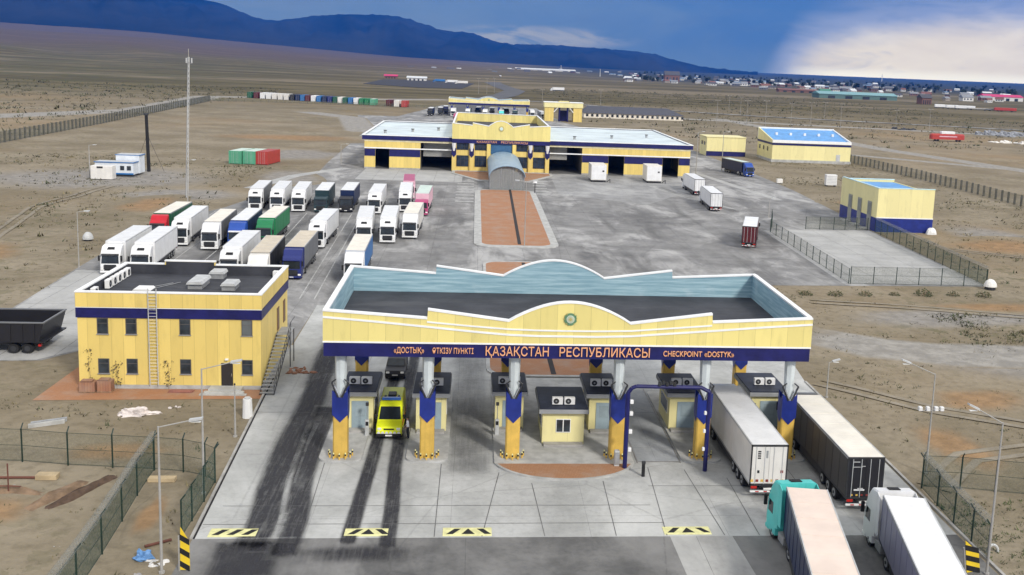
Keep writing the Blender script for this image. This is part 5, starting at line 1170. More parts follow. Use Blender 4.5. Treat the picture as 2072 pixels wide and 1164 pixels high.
# ------------------------------------------------------------------ the terminal
SIGNO = [('ҚАЗАҚСТАН', 0.5, 5.8, 8.0, 8.55), ('РЕСПУБЛИКАСЫ', 7.0, 14.2, 8.0, 8.55)]
def terminal():
    t = T('terminal_building', 'long low yellow terminal with pale sheet roofs, navy bands and an arched middle block', 'building', (7,285,0))
    yf, yb = 285.0, 350.0
    INS = pm('terminal_inside', (0.16,0.15,0.14), 0.8); FLOOR = pm('terminal_floor', (0.14,0.14,0.14), 0.8)
    def wing(xa, xb, doors, gap):
        """front wall split at its doors; the full-height bay next to the middle block stays open"""
        mb = MB()
        xs = [xa]+[q for d in doors for q in d]+[xb]
        for i in range(0, len(xs), 2): 
            mb.box(xs[i], xs[i+1], yf, yf+0.4, 0.4, 5.42, YELW)
        mb.box(xa, xb, yf, yf+0.4, 5.424, 7.85, YELW)
        mb.build('front_wall', t)
        mb = MB()
        for i in range(0, len(xs), 2): mb.box(xs[i]+0.03, xs[i+1]-0.03, yf-0.05, yf-0.003, 3.4, 5.35, NAVY); mb.box(xs[i]-0.02, xs[i+1]+0.02, yf-0.06, yf+0.42, -0.05, 0.396, CONCD)
        mb.build('navy_panel', t)
        mb = MB(); mb.box(min(xa,gap[0]), max(xb,gap[1]), yf-0.08, yf-0.003, 5.45, 5.75, TRIM); mb.box(min(xa,gap[0]), max(xb,gap[1]), yf-0.06, yf-0.003, 7.35, 7.85, pm('cream_band',(0.74,0.66,0.42),0.5)); mb.build('cream_moulding', t)
    wing(-29.5,-14.6,[(-26.6,-22.9)],(-14.6,-6)); wing(29.3,59.4,[(36.6,41.0),(51.7,56.2)],(20,29.3))
    for xa, xb, xc in ((-30.1,-6.2,-30.1),(20.3,60.0,59.65)):
        mb = MB(); mb.box(xa, xb, yf-0.35, yf-0.0, 7.86, 8.95, NAVY); mb.box(xa, xb, yb, yb+0.3, 7.86, 8.95, NAVY); mb.box(xc,xc+0.35,yf,yb,7.86,8.949,NAVY); mb.build('navy_band', t)
    for xa, xb in ((-29.74,-6.2),(20.3,59.64)):
        mb = MB(); mb.box(xa, xb, yf+0.01, yb-0.01, 7.9, 8.75, WHROOF); r = mb.build('sheet_roof', t)
        for k in range(3):
            mb = MB(); xx = xa+(xb-xa)*(0.2+0.3*k); mb.tube((xx,yf+12+9*k,8.75),(xx,yf+12+9*k,9.5),0.35,GREYM,n=8); mb.tube((xx,yf+12+9*k,9.5),(xx,yf+12+9*k,9.65),0.5,DARK,n=8); mb.build('roof_vent', r)
    for xa, xb, xc in ((-30.2,-6.25,-30.2),(20.35,60.1,59.5)):
        mb = MB(); mb.box(xa, xb, yf-0.42, yf+0.35, 8.955, 9.12, TRIM); mb.box(xa, xb, yb-0.2, yb+0.4, 8.955, 9.12, TRIM); mb.box(xc,xc+0.6,yf+0.35,yb-0.2,8.955,9.12,TRIM); mb.build('coping', t)
    mb = MB(); mb.box(-29.5,-29.2,yf+0.41,yb,0.0,7.85,YELW); mb.build('end_wall', t); mb = MB(); mb.box(59.1,59.4,yf+0.41,yb,0,7.85,YELW); mb.build('end_wall', t)
    mb = MB(); mb.box(-29.1,59.0,yf+26,yf+26.3,0.05,7.8,INS); mb.box(-14.9,-14.6,yf+0.42,yf+25.9,0.05,7.8,INS); mb.box(29.3,29.6,yf+0.42,yf+25.9,0.05,7.8,INS); mb.build('inner_wall', t)
    mb = MB(); mb.box(-29.1,-6.3,yf+0.45,yf+25.9,0.06,0.09,FLOOR); mb.box(20.4,59,yf+0.45,yf+25.9,0.06,0.09,FLOOR); mb.build('floor', t)
    mb = MB(); mb.box(-14.0,-6.4,yf+3.5,yf+3.8,3.4,7.82,pm('grey_lining',(0.30,0.30,0.29),0.7)); mb.build('bay_lining', t); mb = MB(); mb.box(20.5,25.4,yf+3.5,yf+3.8,3.6,7.82,pm('grey_lining',(0.30,0.30,0.29),0.7)); mb.build('bay_lining', t)
    # middle block
    x0, x1, y0, y1 = -6.15, 20.25, 283.2, 345
    mb = MB(); mb.box(x0+0.4,x1-0.4,y0+0.6,y1-1,0.35,8.0,YELW); mb.build('middle_wall', t)
    fo = fascia_outline(x0, x1, 9.35-0.2)
    fo = [(x, 8.75+(z-9.15)*1.0+0.9) for x, z in fo]
    mb = MB(); mb.prism([(x0,8.86)]+fo+[(x1,8.86)], y0, y0+0.3, YEL, 'y'); mb.prism([(x0,8.86),(x0,12.8),(x1,12.6),(x1,8.86)], y1-0.3, y1, YEL, 'y')
    for a, b in ((x0,x0+0.3),(x1-0.3,x1)): mb.box(a,b,y0+0.303,y1-0.303,8.86,12.6,YEL)
    mb.build('arched_parapet', t)
    mb = MB(); top_trim(mb, fo, y0-0.08, y0+0.42, TRIM, 0.2); top_trim(mb, [(x0,12.83),(x1,12.63)], y1-0.4, y1+0.1, TRIM, 0.2)
    for a, b in ((x0-0.1,x0+0.4),(x1-0.4,x1+0.1)): mb.box(a,b,y0+0.43,y1-0.43,12.61,12.8,TRIM)
    mb.build('coping', t)
    mb = MB(); mb.box(x0+0.31,x1-0.31,y0+0.31,y1-0.31,9.4,10.2,DECK); mb.build('roof_deck', t)
    mb = MB(); mb.box(x0+0.05,x1-0.05,y0-0.02,y0+0.5,7.75,8.85,NAVY); mb.build('navy_band', t)
    for s, a, b, c, d in SIGNO: letters(s, a, b, c, d, y0-0.03, ORANGE, t)
    cx = 7.0; mb = MB(); mb.tube((cx,y0,11.9),(cx,y0-0.12,11.9),0.75,pm('emblem_gold',(0.5,0.42,0.16),0.4),n=20); mb.tube((cx,y0-0.121,11.9),(cx,y0-0.16,11.9),0.45,pm('emblem_pale',(0.6,0.74,0.7),0.4),n=16); mb.build('emblem', t)
    WB = glass_mat('blue_black_glass', (0.012,0.020,0.035), 0.1)
    for a, b in ((-4.9,-1.7),(0.0,3.2),(11.2,14.2),(15.8,19.0)):
        for z0, z1 in ((1.4,4.4),(5.9,7.7)):
            mb = MB(); mb.box(a,b,y0+0.50,y0+0.597,z0,z1,DARK); w = mb.build('window', t)
            mb = MB(); n = 3
            for k in range(n):
                for (q0, q1) in ((z0+0.1,(z0+z1)/2-0.05),((z0+z1)/2+0.05,z1-0.1)): mb.box(a+(b-a)*k/n+0.08,a+(b-a)*(k+1)/n-0.06,y0+0.48,y0+0.497,q0,q1,WB)
            mb.build('pane', w)
    for x in (-5.6,-0.85,15.0,19.6):
        mb = MB(); mb.bbox(x-0.55,x+0.55,y0-0.1,y0+0.55,0.2,4.5,YELW,0.08); c = mb.build('column', t)
        mb = MB(); mb.prism([(x-0.62,4.6),(x,3.9),(x+0.62,4.6),(x+0.62,6.4),(x-0.62,6.4)],y0-0.18,y0-0.103,NAVY,'y'); mb.build('navy_cladding', c)
        mb = MB(); mb.tube((x,y0-0.02,5.6),(x,y0-0.02,7.7),0.30,WHITE,0.62,8); mb.build('capital', c)
    for x in (3.7,10.6): mb = MB(); mb.bbox(x-0.5,x+0.5,y0-0.1,y0+0.55,0.2,7.7,YELW,0.06); mb.build('pilaster', t)
    mb = MB(); mb.box(4.3,10.0,y0+0.45,y0+0.597,5.0,7.7,pm('sky_glass',(0.05,0.13,0.25),0.12)); mb.build('fanlight', t)
    mb = MB(); mb.box(x0+0.2,x1-0.2,y0-0.3,y0+0.62,-0.05,0.345,CONC); mb.build('plinth', t)
terminal()
# barrel-vaulted walkway in front of it
def walkway():
    t = T('vaulted_walkway', 'glazed walkway with a rounded blue-grey roof in front of the terminal entrance', 'walkway', (7.5,245,0))
    x0, x1, y0, y1 = 3.7, 11.7, 245, 283
    BG = pm('blue_grey_sheet', (0.25,0.36,0.46), 0.4, 0.15, 0.6)
    arcp = [(x0-0.3+(x1-x0+0.6)*(0.5-0.5*math.cos(math.pi*i/14)), 3.3+2.5*math.sin(math.pi*i/14)) for i in range(15)]
    mb = MB(); n = len(arcp)
    inner = [(7.7+(x-7.7)*0.97, z-0.12) for x, z in arcp]
    mb.prism(arcp+inner[::-1], y0-0.8, y1, BG, 'y'); mb.build('vault_roof', t)
    mb = MB()
    for k in range(6):
        y = y0+ (y1-y0)*k/5
        for x in (x0,x1): mb.tube((x,y,0.15),(x,y,3.35),0.10,GREYM,n=6)
        a_ = [(7.7+(x-7.7)*0.955, y, z-0.2) for x, z in arcp]; mb.path(a_[::2], 0.06, GREYM, 5)
    for x in (x0+2.6,x1-2.6): mb.tube((x,y0,0.15),(x,y0,5.2),0.08,GREYM,n=6)
    mb.build('frame', t)
    WG = stuff_alpha('walkway_glass', (0.34,0.36,0.36), 0.55, 0.15)
    mb = MB(); mb.box(x0-0.03,x0+0.03,y0,y1,0.16,3.25,WG); mb.box(x1-0.03,x1+0.03,y0,y1,0.16,3.25,WG); mb.prism([(x0,0.16),(x1,0.16),(x1,3.3)]+[(7.7+(x-7.7)*0.93,z-0.25) for x, z in arcp[::-1]][1:-1]+[(x0,3.3)],y0-0.03,y0+0.03,WG,'y'); mb.build('glass_wall', t)
    mb = MB(); mb.box(x0+0.1,x1-0.1,y0+0.1,y1,0.02,0.24,CONCD); mb.build('floor', t)
walkway()
mb = MB()
for i in range(8):
    y = 222+i*5.4; mb.quad((-4.0,y,0.042),(0.0,y,0.042),(0.0,y+1.4,0.042),(-4.0,y+1.4,0.042),WLINE)
    if i > 2: mb.quad((14.4,y,0.042),(17.5,y,0.042),(17.5,y+1.4,0.042),(14.4,y+1.4,0.042),WLINE)
S('crossing_stripes', mb)

# far gate, portal, barracks, small yellow buildings
canopy('far_gate_canopy', 'distant yellow road canopy over a crowd of lorries behind the terminal', -14.75, 29.2, 575, 592, 6.0, (-13,-4.5,4,12.5,21,28), (576.2,), [])
rnd = random.Random(5)
k = 0
FARCOL = [(PW,PW),(PW,PDG),(PBK,PDN),(PW,PWW),(PT,PT),(PDT,PDG),(PW,PGR),(PBK,PBK),(PB_,PDN),(PW,PW),(PMG,PPK),(PBK,PDG),(PW,PW),(PN,PGR)]
farl = ['white','white-cabbed, dark green sided','black and navy','white, cream doored','turquoise','dark teal and green','white-cabbed, grey sided','all-black','blue-cabbed','white refrigerated','magenta and pink','black and dark green','plain white','navy and grey']
fpos = [(-12.0,566,'standing before the outermost pillar of the far gate'),(-4.2,570,'under the left bays of the far gate'),(-24,562,'waiting at the edge of the far apron'),(5.0,568,'in a middle bay of the far gate'),(13.5,560,'just ahead of the far gate, behind the terminal roof'),(21,570,'near the last pillars of the far gate'),(36,566,'beside the far gate, towards the yellow portal'),(-19,572,'close by the far gate pillars'),(1,590,'deep inside the far gate'),(9,588,'deep in the middle of the far gate'),(-9.3,512,'behind the left roof of the terminal'),(17,586,'deep inside the far gate on the portal side'),(31,580,'just outside the last far gate pillar'),(-16.5,590,'behind the first far gate pillar')]
for (x, y, w), (cm, sm_), fl in zip(fpos, FARCOL, farl):
    lorry(f'distant {fl} lorry {w}', x, y, rnd.uniform(-4,4), cm, sm_, PW if cm is not PMG else PMG, 'spoiler', 'curtain', group='lorries around the far gate')
def portal():
    t = T('yellow_portal', 'distant blocky yellow gate portal beside the long white barracks', 'portal', (45.7,550,0))
    for a, b in ((36.0,40.6),(51.0,55.6)): mb = MB(); mb.box(a,b,550,558,0,7.3,YELW); mb.build('pier', t)
    mb = MB(); mb.box(35.6,56.0,549.6,558.4,7.31,9.8,YELP); mb.build('lintel', t)
    mb = MB(); mb.box(35.4,56.2,549.4,558.6,9.805,10.1,TRIM); mb.prism([(42.5,10.105),(49.2,10.105),(48,10.8),(43.7,10.8)],549.5,549.9,YELP,'y'); mb.build('coping', t)
    for s, x in ((1,40.65),(-1,50.95)):
        mb = MB(); mb.tube((x,549.9,4.8),(x+s*2.0,549.9,7.1),0.25,WHITE,n=6); mb.tube((x+s*3,550.5,0),(x+s*3,550.5,7.3),0.45,NAVY,n=8); mb.build('brace', t)
    mb = MB(); mb.box(43.6,48.4,556,556.4,0,5.6,NAVY); mb.build('gate', t)
portal()
def barracks():
    t = T('barracks', 'long low white building with a row of dark windows and a dark hipped roof', 'building', (91,602,0))
    mb = MB(); mb.box(62,120,602,616,-0.2,2.75,pm('barracks_white',(0.74,0.68,0.58),0.7)); mb.build('wall', t)
    mb = MB(); mb.add([(61.2,601.2,2.76),(120.8,601.2,2.76),(120.8,616.8,2.76),(61.2,616.8,2.76),(64.5,609,6.6),(111.5,609,6.6)],[(0,1,5,4),(1,2,5),(2,3,4,5),(3,0,4),(3,2,1,0)],pm('barracks_roof',(0.065,0.068,0.085),0.6)); mb.build('hipped_roof', t)
    for i in range(20):
        mb = MB(); x = 63.2+i*2.93; mb.box(x,x+1.35,601.9,601.997,0.75,2.2,GLASS); mb.build('window', t)
barracks()
def blockA():
    t = T('yellow_block', 'plain small yellow block with a navy foot beside the blue-roofed hall', 'building', (88,362,0))
    mb = MB(); mb.box(81.0,94.9,361.5,373,0.003,6.6,YELP); mb.build('wall', t)
    mb = MB(); mb.box(80.93,94.97,361.4,361.497,0.05,1.7,NAVY); mb.build('navy_foot', t)
    mb = MB(); mb.box(80.8,95.1,361.3,373.2,6.604,6.78,YELP); mb.build('coping', t)
    for y in (364,368): mb = MB(); mb.box(80.93,80.996,y,y+2.2,3.6,4.9,GLASS); mb.build('window', t)
blockA()
def blockB():
    t = T('blue_roofed_hall', 'wide pale yellow hall with a navy band and a bright blue roof inside white parapets', 'building', (113,345,0))
    x0, x1, y0, y1 = 99.9, 127.2, 345, 364
    mb = MB(); mb.box(x0,x1,y0,y1,0.9,6.55,YELP); mb.build('wall', t)
    mb = MB(); mb.box(x0-0.25,x1+0.25,y0-0.25,y1+0.25,-0.05,0.895,CONC); mb.build('plinth', t)
    mb = MB(); mb.box(x0-0.08,x1+0.08,y0-0.08,y1+0.08,5.75,6.45,NAVY); mb.build('navy_band', t)
    mb = MB()
    mb.box(x0-0.1,x1+0.1,y0-0.1,y0+0.3,6.555,7.5,TRIM); mb.box(x0-0.1,x0+0.3,y0+0.303,y1-0.303,6.555,7.5,YELP); mb.box(x1-0.3,x1+0.1,y0+0.303,y1-0.303,6.555,7.5,TRIM); mb.box(x0-0.1,x1+0.1,y1-0.3,y1+0.1,6.555,10.7,TRIM); mb.prism([(y0+0.5,7.503),(y1-0.31,7.503),(y1-0.31,10.5)],x0-0.1,x0+0.3,YELP,'x'); mb.prism([(y0+0.5,7.503),(y1-0.31,7.503),(y1-0.31,10.5)],x1-0.3,x1+0.1,TRIM,'x'); mb.build('parapet', t)
    mb = MB(); mb.prism([(y0+0.31,6.56),(y1-0.31,6.56),(y1-0.31,10.2),(y0+0.31,6.9)],x0+0.31,x1-0.31,SKYBL,'x'); r = mb.build('blue_roof', t)
    for i in range(5): mb = MB(); mb.bbox(x0+4+i*5-0.4,x0+4+i*5+0.4,355-0.4,355.4,8.3,9.4,WHITE,0.05); mb.build('roof_vent', r)
    mb = MB(); mb.box(x1-5,x1-3.6,y0-0.1,y0-0.003,0.9,3.1,PALEM); mb.build('door', t)
    mb = MB(); mb.prism([(x1-6.5,-0.02),(x1-2.6,0.85),(x1-2.6,-0.02)],y0-2.2,y0-0.26,CONCD,'y'); mb.build('ramp', t)
    for i in range(3): mb = MB(); mb.box(x0-0.06,x0-0.003,350+i*5,351.6+i*5,3.4,4.8,GLASS); mb.build('window', t)
blockB()
def block3():
    t = T('substation_building', 'small pale yellow building with a navy foot, three tall doors and a sunken blue roof', 'building', (83.5,194,0))
    x0, x1, y0, y1, zt = 77.75, 89.1, 194, 214.5, 8.55
    mb = MB(); mb.box(x0,x1,y0,y1,0,6.9,YELP); mb.build('wall', t)
    mb = MB(); mb.box(x0-0.04,x1+0.04,y0-0.04,y0-0.003,0.05,2.75,BLUE); mb.box(x0-0.04,x0-0.003,y0,y1,0.05,2.75,BLUE); mb.build('navy_foot', t)
    mb = MB(); mb.box(x0-0.06,x1+0.06,y0-0.06,y0-0.003,2.753,2.95,TRIM); mb.build('moulding', t)
    mb = MB(); mb.box(x0,x1,y0,y0+0.3,6.903,zt,YELP); mb.box(x0,x0+0.3,y0+0.303,y1-0.303,6.903,zt,YELP); mb.box(x1-0.3,x1,y0+0.303,y1-0.303,6.903,zt-0.7,YELP); mb.box(x0,x1,y1-0.3,y1,6.903,zt-0.3,YELP); mb.build('parapet', t)
    mb = MB(); CY = pm('pale_cyan_trim',(0.52,0.72,0.78),0.5); mb.box(x0-0.06,x1+0.06,y0-0.06,y0+0.36,zt+0.003,zt+0.14,CY); mb.box(x0-0.06,x0+0.36,y0+0.363,y1-0.363,zt+0.003,zt+0.14,CY); mb.box(x0-0.06,x1+0.06,y1-0.36,y1+0.06,zt-0.297,zt-0.15,CY); mb.build('coping', t)
    mb = MB(); mb.box(x0+0.31,x1-0.31,y0+0.31,y1-0.31,6.905,7.75,SKYBL); mb.build('blue_roof', t)
    for y in (196.8,202.2,207.6):
        mb = MB(); mb.box(x0-0.09,x0-0.043,y,y+2.1,0.3,5.6,pm('grey_door',(0.30,0.30,0.26),0.5)); d = mb.build('door', t)
        mb = MB(); mb.box(x0-0.10,x0-0.092,y+0.2,y+1.9,3.0,5.3,pm('door_louvre',(0.22,0.23,0.21),0.6)); mb.build('louvre', d)
        mb = MB(); mb.box(x0-1.4,x0-0.1,y-0.2,y+2.3,0,0.28,CONC); mb.build('step', t)
block3()
mb = MB(); mb.blob((88.6,193.0,0),1.1,0.8,1.3,WHITE,2,0.12,10,5); tag(mb.build('wrapped_tank'),'small white wrapped tank standing at the corner of the small yellow building','tank')
x, y = G(1682,378); t = T('white_cabinet','white slatted weather cabinet on the bare slope behind the small yellow building','cabinet',(x,y,0))
mb = MB(); mb.bbox(x-1.5,x+1.5,y,y+1.6,0.4,3.2,WHITE,0.05); b = mb.build('body', t); mb = MB()
for i in range(6): mb.box(x-1.3,x+1.3,y-0.03,y-0.003,0.7+0.4*i,0.78+0.4*i,GREYM)
mb.build('louvre', b); mb = MB(); mb.box(x-1.3,x-1.0,y+0.2,y+1.4,0,0.395,DARK); mb.box(x+1.0,x+1.3,y+0.2,y+1.4,0,0.395,DARK); mb.build('foot', t)
x, y = G(1578,372); t = T('pump_box','low cream box on the slope by the yard kerb','box',(x,y,0)); mb = MB(); mb.bbox(x-0.8,x+0.8,y,y+1,0.15,1.3,PWW,0.06); mb.build('body', t); mb = MB(); mb.box(x-0.6,x+0.6,y+0.1,y+0.9,0,0.145,DARK); mb.build('base', t)
x, y = G(2003,586); t = T('white_tank','rounded white tank at the far corner post of the fenced pad','tank',(x,y,0)); mb = MB(); mb.blob((x,y,0.45),0.95,0.8,1.1,PWW,4,0.06,14,6); mb.build('shell', t); mb = MB(); mb.tube((x,y,0),(x,y,0.5),0.75,DARK,n=10); mb.build('base', t)
x, y = G(178,487); t = T('round_tank','small round grey tank on the dry slope left of the lorry park','tank',(x,y,0)); mb = MB(); mb.blob((x,y,0.25),0.8,0.8,1.1,PALEM,5,0.05,14,6); mb.build('shell', t); mb = MB(); mb.tube((x,y,0),(x,y,0.3),0.6,DARK,n=10); mb.build('base', t)

# ------------------------------------------------------------------ site cabin, mast, containers on the gravel yard
def site_cabin():
    t = T('site_cabin','white portable cabin with blue edging and a lower annexe, tall dark flue behind','cabin',(-82,252,0))
    LB = pm('pale_cabin_wall',(0.66,0.70,0.74),0.6,0.08)
    mb = MB(); mb.box(-87.0,-78.5,250,253.4,0.5,3.2,LB); mb.box(-83.5,-78.2,253.6,257.6,0.5,4.6,LB); mb.build('wall', t)
    mb = MB()
    mb.box(-87.2,-78.3,249.8,253.55,3.204,3.36,PLB); mb.box(-83.7,-78.0,253.56,257.8,4.604,4.75,PLB); mb.box(-87.06,-78.44,249.94,249.997,0.5,0.85,PLB); mb.build('blue_edging', t)
    mb = MB(); mb.box(-87.0,-78.5,250.1,253.3,3.364,3.42,PALEM); mb.box(-83.5,-78.2,253.7,257.6,4.754,4.8,PALEM); mb.build('roof_sheet', t)
    mb = MB(); mb.box(-86.9,-78.6,250.2,253.3,0,0.496,DARK); mb.build('base', t)
    for x in (-81.4,-79.9): mb = MB(); mb.box(x,x+0.9,249.92,249.997,1.5,2.5,GLASS); mb.build('window', t)
    mb = MB(); mb.box(-86.0,-85.1,249.92,249.997,0.5,2.5,GREYM); mb.build('door', t)
site_cabin()
t = T('storage_box','cream storage box standing in front of the portable cabin','box',(-83.2,244,0)); mb = MB(); mb.bbox(-85.6,-80.9,243,245.6,0.15,3.1,PWW,0.06); b = mb.build('body', t); mb = MB(); mb.box(-84.2,-82.9,242.95,242.997,2.6,3.0,DARK); mb.build('vent', b); mb = MB(); mb.box(-85.4,-81.1,243.2,245.4,0,0.146,DARK); mb.build('base', t)
t = T('flue_stack','tall black flue standing behind the portable cabin','chimney',(-78.6,262,0)); mb = MB(); mb.tube((-78.6,262,0),(-78.9,262,13.6),0.42,BLACK,0.36,10); mb.build('flue', t); mb = MB(); mb.tube((-78.9,262,13.6),(-78.9,262,14.1),0.55,DARK,0.5,10); mb.build('cap', t)
for a in (-1,1): mb = MB(); mb.tube((-78.8,262,9),(-78.8+a*3.5,263,0),0.04,DARK,n=4); mb.build('guy_wire', t)
def lattice_mast(x, y, h, label):
    t = T('comms_mast', label, 'mast', (x,y,0)); lean = 0.9
    mb = MB(); r = 0.26
    P = lambda i, z: (x+lean*z/h+r*(1-0.35*z/h)*math.cos(2.094*i+0.5), y+r*(1-0.35*z/h)*math.sin(2.094*i+0.5), z)
    for i in range(3): mb.tube(P(i,0),P(i,h),0.07,PALEM,0.06,6)
    z = 0
    while z < h-0.8:
        for i in range(3): mb.tube(P(i,z),P((i+1)%3,min(h,z+1.0)),0.03,PALEM,n=4)
        z += 1.0
    mb.build('lattice', t)
    xx = x+lean
    mb = MB(); mb.tube((xx,y,h-0.6),(xx,y,h+1.6),0.07,POLE,n=6); mb.build('spike', t)
    for i in range(3):
        mb = MB(); a = 2.094*i; mb.bbox(xx+0.6*math.cos(a)-0.12,xx+0.6*math.cos(a)+0.12,y+0.6*math.sin(a)-0.1,y+0.6*math.sin(a)+0.1,h-1.2,h-0.2,PALEM,0.04); mb.tube((xx,y,h-1.2),(xx+0.6*math.cos(a),y+0.6*math.sin(a),h-1.2),0.05,POLE,n=4); mb.build('antenna', t)
lattice_mast(-57.9,217.2,28.2,'tall slender lattice mast with antennas rising above the steppe behind the lorry park')
def container(label, x, y, rot, mat, group, w=2.44, L=6.06, h=2.6, cat='container', doors=True):
    t = T('shipping_container', label, cat, (x,y,0.02), rot, group, local=True)
    def body(m):
        m.box(-w/2,w/2,0,L,0.12,h,mat)
        for i in range(14):
            yy = 0.2+(L-0.4)*i/14
            for s in (-1,1): m.box(*((-w/2-0.03,-w/2-0.002) if s < 0 else (w/2+0.002,w/2+0.03)),yy,yy+0.22,0.28,h-0.14,mat)
        for xx in (-w/2+0.06,w/2-0.06): 
            for yy in (0.06,L-0.06): m.box(xx-0.09,xx+0.09,yy-0.09,yy+0.09,0,h+0.02,mat)
    part(('cont',mat.name,w,L,h),'body',t,body)
    part(('croof',w,L,h,mat.name),'roof',t,lambda m: [m.box(-w/2+0.1,w/2-0.1,0.2+(L-0.3)*i/10,0.2+(L-0.3)*(i+0.7)/10,h+0.003,h+0.035,mat if mat not in (PG2,) else PMT) for i in range(10)])
    part(('cdoor',mat.name,w,h),'door',t,lambda m: (m.box(-w/2+0.2,-0.015,-0.03,-0.003,0.25,h-0.18,mat),m.box(0.015,w/2-0.2,-0.03,-0.003,0.25,h-0.18,mat),*[m.tube((q,-0.05,0.2),(q,-0.05,h-0.15),0.025,PALEM,n=4) for q in (-0.8,-0.35,0.35,0.8)]))
    return t
PG2 = paint('container_green',(0.10,0.36,0.22)); PRD = paint('container_red',(0.42,0.055,0.045))
for u, m_, lb in ((471.5,PG2,'green shipping container, the outer one of the three on the gravel yard'),(502,PG2,'green shipping container between another green one and the red one'),(529.5,PRD,'red shipping container beside the two green ones on the gravel yard')):
    x, y = G(u, 334); container(lb, x, 285.5, R_(-9), m_, 'three containers on the gravel yard', 3.3, 9.5, 3.5)
row = [(505,PDG,'dark green'),(518,PMR,'dark red'),(531,PW,'white'),(543,PW,'white'),(555,PWW,'cream'),(567,PWW,'cream'),(579,PWW,'cream'),(591,PBK,'black'),(602,PDN,'dark navy'),(612,PLB,'blue'),(622,PMR,'maroon'),(634,PW,'white'),(645,PLB,'blue'),(656,PDN,'dark navy'),(667,PN,'navy'),(678,PDG,'green'),(688,PWW,'cream'),(698,PDG,'dark green'),(709,PLB,'blue'),(720,PW,'white'),(731,PG,'bright green'),(742,PG,'bright green'),(753,PG2,'pale green'),(786,PMR,'maroon'),(802,PWW,'cream'),(817,PRD,'bright red')]
names = {}
for i, (u, m_, lb) in enumerate(row):
    v = 198.5+(u-505)*0.060; x, y = G(u, v)
    nb = f'between the {row[i-1][2]} and the {row[i+1][2]} ones' if 0 < i < len(row)-1 else ('at the mast end' if i == 0 else 'at the terminal end')
    key = (lb, nb); names[key] = names.get(key, 0)+1
    ordn = f'{("first","second","third","fourth")[names[key]-1]} ' if names[key] > 1 else ''
    container(f'{ordn}{lb} container {nb} in the far row', x, y, R_(-6), m_, 'far row of containers on the steppe', 3.0, 10, 3.8)

# ------------------------------------------------------------------ fences
def fence(name, label, pts, h=2.5, step=3.0, wire=WIRE, post=GREEN, r=0.06, arm=True, coil=True, group=None, armside=1, box_post=False):
    pts = subdiv(pts, step); t = T(name, label, 'fence', (pts[0][0],pts[0][1],0), group=group)
    n = len(pts)
    idx = list(range(n))
    for k in idx[:100]:
        x, y = pts[k]; a = pts[max(0,k-1)]; b = pts[min(n-1,k+1)]; d = Vector((b[0]-a[0],b[1]-a[1],0)).normalized(); q = Vector((-d.y,d.x,0))*armside
        mb = MB()
        if box_post: mb.box(x-r,x+r,y-r,y+r,0,h+0.1,post)
        else: mb.tube((x,y,0),(x,y,h),r,post,n=6)
        if arm: mb.tube((x,y,h-0.03),(x+q.x*0.28,y+q.y*0.28,h+0.34),r*0.8,post,n=5)
        mb.build('post', t)
    mb = MB()
    for a, b in zip(pts, pts[1:]): mb.add([(a[0],a[1],0.06),(b[0],b[1],0.06),(b[0],b[1],h-0.05),(a[0],a[1],h-0.05)],[(0,1,2,3)],wire)
    mb.build('wire_mesh', t)
    mb = MB()
    for a, b in zip(pts, pts[1:]):
        for z in (h-0.05, h*0.5, 0.12): mb.tube((a[0],a[1],z),(b[0],b[1],z),0.018,post,n=4,cap=False)
    mb.build('rail_wire', t)
    if coil:
        mb = MB(); L = sum(math.hypot(b[0]-a[0],b[1]-a[1]) for a, b in zip(pts, pts[1:])); m = int(L*7); prev = None
        seg = 0; acc = 0
        for i in range(m+1):
            s_ = L*i/m
            q = s_; j = 0
            while j < n-2:
                l = math.hypot(pts[j+1][0]-pts[j][0],pts[j+1][1]-pts[j][1])
                if q <= l: break
                q -= l; j += 1
            l = math.hypot(pts[j+1][0]-pts[j][0],pts[j+1][1]-pts[j][1]) or 1; f = min(1, q/l)
            x = pts[j][0]+(pts[j+1][0]-pts[j][0])*f; y = pts[j][1]+(pts[j+1][1]-pts[j][1])*f
            d = Vector((pts[j+1][0]-pts[j][0],pts[j+1][1]-pts[j][1],0)).normalized(); qn = Vector((-d.y,d.x,0))
            a = i*2.1; p = Vector((x,y,h+0.22))+qn*0.22*math.cos(a)+Vector((0,0,0.22*math.sin(a)))
            if prev is not None: mb.tube(prev,p,0.009,COILM,n=3,cap=False)
            prev = p
        for a, b in zip(pts, pts[1:]): mb.tube((a[0],a[1],h+0.22),(b[0],b[1],h+0.22),0.26,RAZOR,n=8,cap=False)
        mb.build('razor_coil', t)
    return t
fence('wire_fence','green wire fence crossing the dirt in front of the office, ending at the road kerb',[(-40.5,75.6),(-31.8,75.0),(-28.4,74.3),(-25.2,73.9),(-22.2,73.5),(-20.1,73.1),(-18.4,72.3),(-17.5,71.4)],2.5,3.3,WIREY,coil=False)
fence('wire_fence','green wire fence topped with a razor coil running from the dirt fence towards the camera',[(-22.2,73.4),(-22.0,69),(-21.7,65.0),(-21.4,60.5),(-21.2,56),(-21.1,51)],2.5,3.0)
fence('wire_fence','short green wire fence close along the road kerb by the striped board',[(-17.45,71.2),(-17.4,68),(-17.4,65),(-17.4,62.6)],2.5,1.75,coil=False)
fence('wire_fence','green wire fence with bent post tops crossing the dirt beyond the outermost lane',[(33.4,70.3),(36.2,70.0),(38.6,69.4),(41,68.8),(45,68)],2.5,2.6,WIREY,coil=False,armside=-1)
fence('wire_fence','green wire fence along the kerb beside the white-roofed trailer',[(33.3,70.1),(33.1,67),(32.9,64),(32.8,61.2),(32.7,58.8)],2.4,2.2,armside=-1)
fence('yard_fence','dark fence along the lorry-park side of the pale fenced pad',[(55.9,190.5),(55.3,170),(54.4,144)],2.3,3.6,WIREY,arm=False,coil=False)
